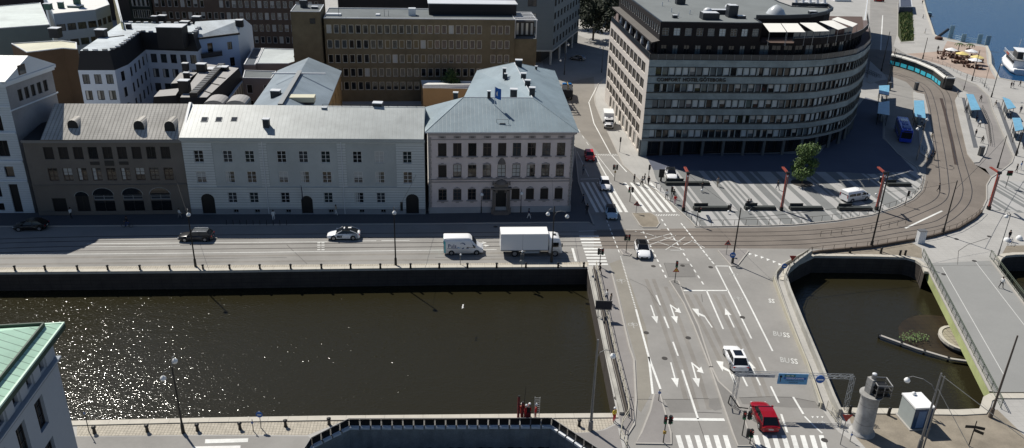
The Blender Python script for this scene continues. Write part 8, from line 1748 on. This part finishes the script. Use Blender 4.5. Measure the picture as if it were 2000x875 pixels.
# bicycles near footbridge entrance
def bicycle(px, py, label, rz):
    t = thing('bicycle', label, 'bicycle', P_(px, py), rz); mb = MB()
    for x in (-.52, .52):
        for j in range(12): a, b = 2 * math.pi * j / 12, 2 * math.pi * (j + 1) / 12; mb.tube((x + .33 * math.cos(a), 0, .34 + .33 * math.sin(a)), (x + .33 * math.cos(b), 0, .34 + .33 * math.sin(b)), .022, .022, 4, black, False)
    w_ = mb.build('wheels', t); mb = MB(); mb.path([(-.52, 0, .34), (-.1, 0, .3), (.4, 0, .85), (-.2, 0, .8), (-.1, 0, .3)], .02, 5, paint('bike_blue', (.05, .1, .3))); mb.path([(.52, 0, .34), (.4, 0, .95)], .02, 5, black); mb.path([(.38, -.25, 1.0), (.38, .25, 1.0)], .018, 5, black); mb.build('frame', t); mb = MB(); mb.box((-.22, 0, .9), (.25, .14, .06), black); mb.build('saddle', t); return t
bicycle(1972, 477, 'bicycle lying beside the runner at the footbridge entrance', .6); bicycle(249, 444.5, 'bicycle ridden in the shade before the dark brown building', 0); 
t = thing('planter_bag', 'white sack like cover heap at the right edge above the small canal', 'cover', P_(1990, 468)); mb = MB(); mb.lathe((0, 0, 0), [(.45, 0), (.5, .3), (.3, .6), (.1, .7)], white_obj, 9); mb.build('cover', t); mb = MB(); mb.lathe((-2.2, -.6, 0), [(.5, 0), (.5, .3), (.2, .5)], white_obj, 9); mb.build('small_cover', t)
# bird over the canal
t = thing('gull', 'small white gull flying low over the middle of the canal', 'bird', G(904, 600, .5)); mb = MB(); mb.lathe((0, 0, 0), [(.01, -.2), (.08, -.05), (.08, .08), (.01, .2)], white_obj, 6); me = mb.build('body', t); me.rotation_euler = (R(90), 0, .8); mb = MB(); mb.mesh([(0, 0, .02), (.1, .5, .12), (-.1, .45, .1), (.05, -.5, .14), (-.15, -.45, .1)], [(0, 1, 2), (0, 4, 3)], white_obj); mb.build('wings', t)

# ================================================================== trees and plants
leafs = [mat('leaf_light', (.085, .14, .035), .7, var=.35, scale=2), mat('leaf_mid', (.055, .095, .028), .7, var=.35, scale=2), mat('leaf_dark', (.032, .058, .02), .7, var=.35, scale=2)]
bark = mat('bark', (.08, .06, .045), .9, var=.3, scale=3, bump=.5)
def tree(loc, h, r, label, n=2600, seed=1, trunk_h=None, leaf=.2, cat='tree', name='broadleaf_tree', mats=leafs, blobs=16, squash=1.1):
    rnd = random.Random(seed); t = thing(name, label, cat, loc); th = trunk_h or h * .35; mb = MB(); mb.tube((0, 0, 0), (.05, .03, th), .035 * h * .6, .02 * h, 8, bark)
    cs = []
    for k in range(blobs):
        a = rnd.random() * 6.283; u = rnd.random(); rr_ = r * (.25 + .6 * rnd.random()) * (1 - .55 * u); z = th * .85 + (h - th) * (.08 + .80 * u); cs.append((Vector((rr_ * math.cos(a), rr_ * math.sin(a), z)), r * rnd.uniform(.24, .42)))
    for c, q in cs[:9]: mb.tube((.04, .02, th * .75), c, .05, .015, 5, bark)
    mb.build('trunk', t); mb = MB()
    for k in range(n):
        c, q = cs[rnd.randrange(len(cs))]; d = Vector((rnd.gauss(0, 1), rnd.gauss(0, 1), rnd.gauss(0, 1))).normalized(); p = c + d * q * (rnd.random() ** .35) * Vector((1, 1, squash)).length / 1.73; s_ = leaf * rnd.uniform(.5, 1.3)
        nrm = (d + Vector((rnd.gauss(0, .6), rnd.gauss(0, .6), rnd.gauss(.3, .6)))).normalized(); a = nrm.orthogonal().normalized(); b = nrm.cross(a); an = rnd.random() * 3.14; a, b = a * math.cos(an) + b * math.sin(an), b * math.cos(an) - a * math.sin(an)
        mb.face([p - a * s_, p + b * s_ * .55, p + a * s_, p - b * s_ * .55], mats[rnd.choice((0, 1, 1, 2))])
    mb.build('crown', t); return t
tree(P_(1566, 358), 7.9, 3.1, 'round green tree standing on the plaza before the curved hotel', 5200, 3, 1.7, .2, blobs=26, mats=[mat('plaza_leaf_light', (.13, .20, .05), .7, var=.35, scale=2), mat('plaza_leaf', (.075, .125, .035), .7, var=.35, scale=2), leafs[2]])
gm = MB(); c = P_(1566, 358); gm.lathe((c.x, c.y, 0), [(1.9, 0.02), (1.9, .05)], mat('tree_pit_soil', (.05, .045, .04), .9, var=.2), 16, False); struct('tree_pit', gm)
tree(G(880, 208), 8.6, 3.4, 'green courtyard tree between the ochre building and the palace roof', 3000, 5, 2.5, .22)
tree(Vector((-49, 181, 0)), 13, 2.0, 'bright green tree tip beside the brick stair tower', 1400, 8, 4, .25)
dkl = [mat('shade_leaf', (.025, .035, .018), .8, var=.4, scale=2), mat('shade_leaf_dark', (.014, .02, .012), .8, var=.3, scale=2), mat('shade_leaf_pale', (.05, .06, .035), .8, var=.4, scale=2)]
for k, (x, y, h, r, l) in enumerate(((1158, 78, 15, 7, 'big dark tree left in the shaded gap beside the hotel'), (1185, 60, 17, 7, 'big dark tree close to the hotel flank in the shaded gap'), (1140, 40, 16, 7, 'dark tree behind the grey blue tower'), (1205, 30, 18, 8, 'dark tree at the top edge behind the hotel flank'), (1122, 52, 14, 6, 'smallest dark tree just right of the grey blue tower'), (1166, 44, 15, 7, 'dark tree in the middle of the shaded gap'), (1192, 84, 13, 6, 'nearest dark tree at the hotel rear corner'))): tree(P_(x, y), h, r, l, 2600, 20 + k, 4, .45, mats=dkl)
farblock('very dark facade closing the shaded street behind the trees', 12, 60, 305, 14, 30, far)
for k, (x, y, l) in enumerate(((1869, 106, 'palm in a pot at the back of the cafe terrace'), (1891, 101, 'small leaning palm in a pot by the landing stage'))):
    t = thing('potted_palm', l, 'palm', P_(x, y)); mb = MB(); mb.lathe((0, 0, 0), [(.7, 0), (.8, 1.0)], tm, 8); mb.build('pot', t); mb = MB(); mb.tube((0, 0, 1), (.1, 0, 3.0 - k), .12, .1, 6, bark); mb.build('trunk', t); mb = MB()
    for j in range(12):
        a = j * .52; d = Vector((math.cos(a), math.sin(a), 0)); s_ = Vector((-d.y, d.x, 0)) * .16; o = Vector((.1, 0, 3.0 - k)); pts = [o, o + d * .7 + Vector((0, 0, .45)), o + d * 1.3 + Vector((0, 0, .2)), o + d * 1.6 + Vector((0, 0, -.3))]
        for p, q in zip(pts, pts[1:]): mb.face([p - s_, p + s_, q + s_ * .7, q - s_ * .7], leafs[1])
    mb.build('fronds', t)
rnd = random.Random(4); mb = MB(); q = GL([(1756, 24), (1781, 22), (1784, 78), (1761, 80)])
for k in range(2600):
    u, v_ = rnd.random(), rnd.random(); p = q[0].lerp(q[1], u).lerp(q[3].lerp(q[2], u), v_); a = rnd.random() * 6.28; s_ = rnd.uniform(.2, .5); hh = rnd.uniform(.3, 1.1); d = Vector((math.cos(a), math.sin(a), 0)) * s_ * .5; l_ = Vector((rnd.gauss(0, .2), rnd.gauss(0, .2), hh)); mb.face([p - d, p + d, p + d * .3 + l_, p - d * .3 + l_], [leafs[0], mat('dry_grass', (.22, .22, .09), .8, var=.3), leafs[1]][rnd.randrange(3)])
tag(mb.build('tall_grass'), 'rough green and yellow grass bed between the road and the promenade', 'grass', kind='stuff')
# catenary wires -----------------------------------------------------
wirem = mat('overhead_wire', (.02, .02, .02), .5, var=0)
def wire(label, a, b, r=.018, sag=.25):
    a, b = Vector(a), Vector(b); t = MB(); pts = [a.lerp(b, k / 10) - Vector((0, 0, sag * 4 * (k / 10) * (1 - k / 10))) for k in range(11)]; t.path(pts, r, 4, wirem); tag(t.build('overhead_wire'), label, 'wire')
TP = lambda px, py, h: P_(px, py) + Vector((0, 0, h))
wire('thin span wire from the lorry lamp post to the palace facade', TP(1077, 512, 7.4), (6.0, 118.6, 6.4)); wire('thin span wire from the middle lamp post to the pale facade', TP(773, 518, 7.6), (-15.0, 115.9, 6.6)); wire('thin span wire from the left lamp post to the dark brown facade', TP(382, 520, 7.4), (-51, 112.8, 6.6))
wire('thin span wire between the triangular island pole and the first pylon side', TP(1430, 515, 8.0), (28, 120.7, 6.2)); wire('contact wire above the tram tracks from the island pole to the right', TP(1430, 515, 7.0), TP(1701, 484, 7.5), .03); wire('contact wire from the outer curve pole towards the fork of the bus road', TP(1841, 458, 7.5), TP(1948, 328, 6.3), .03)
wire('thin span wire between the two tram poles at the outer curve', TP(1701, 484, 9.0), TP(1841, 458, 8.8))
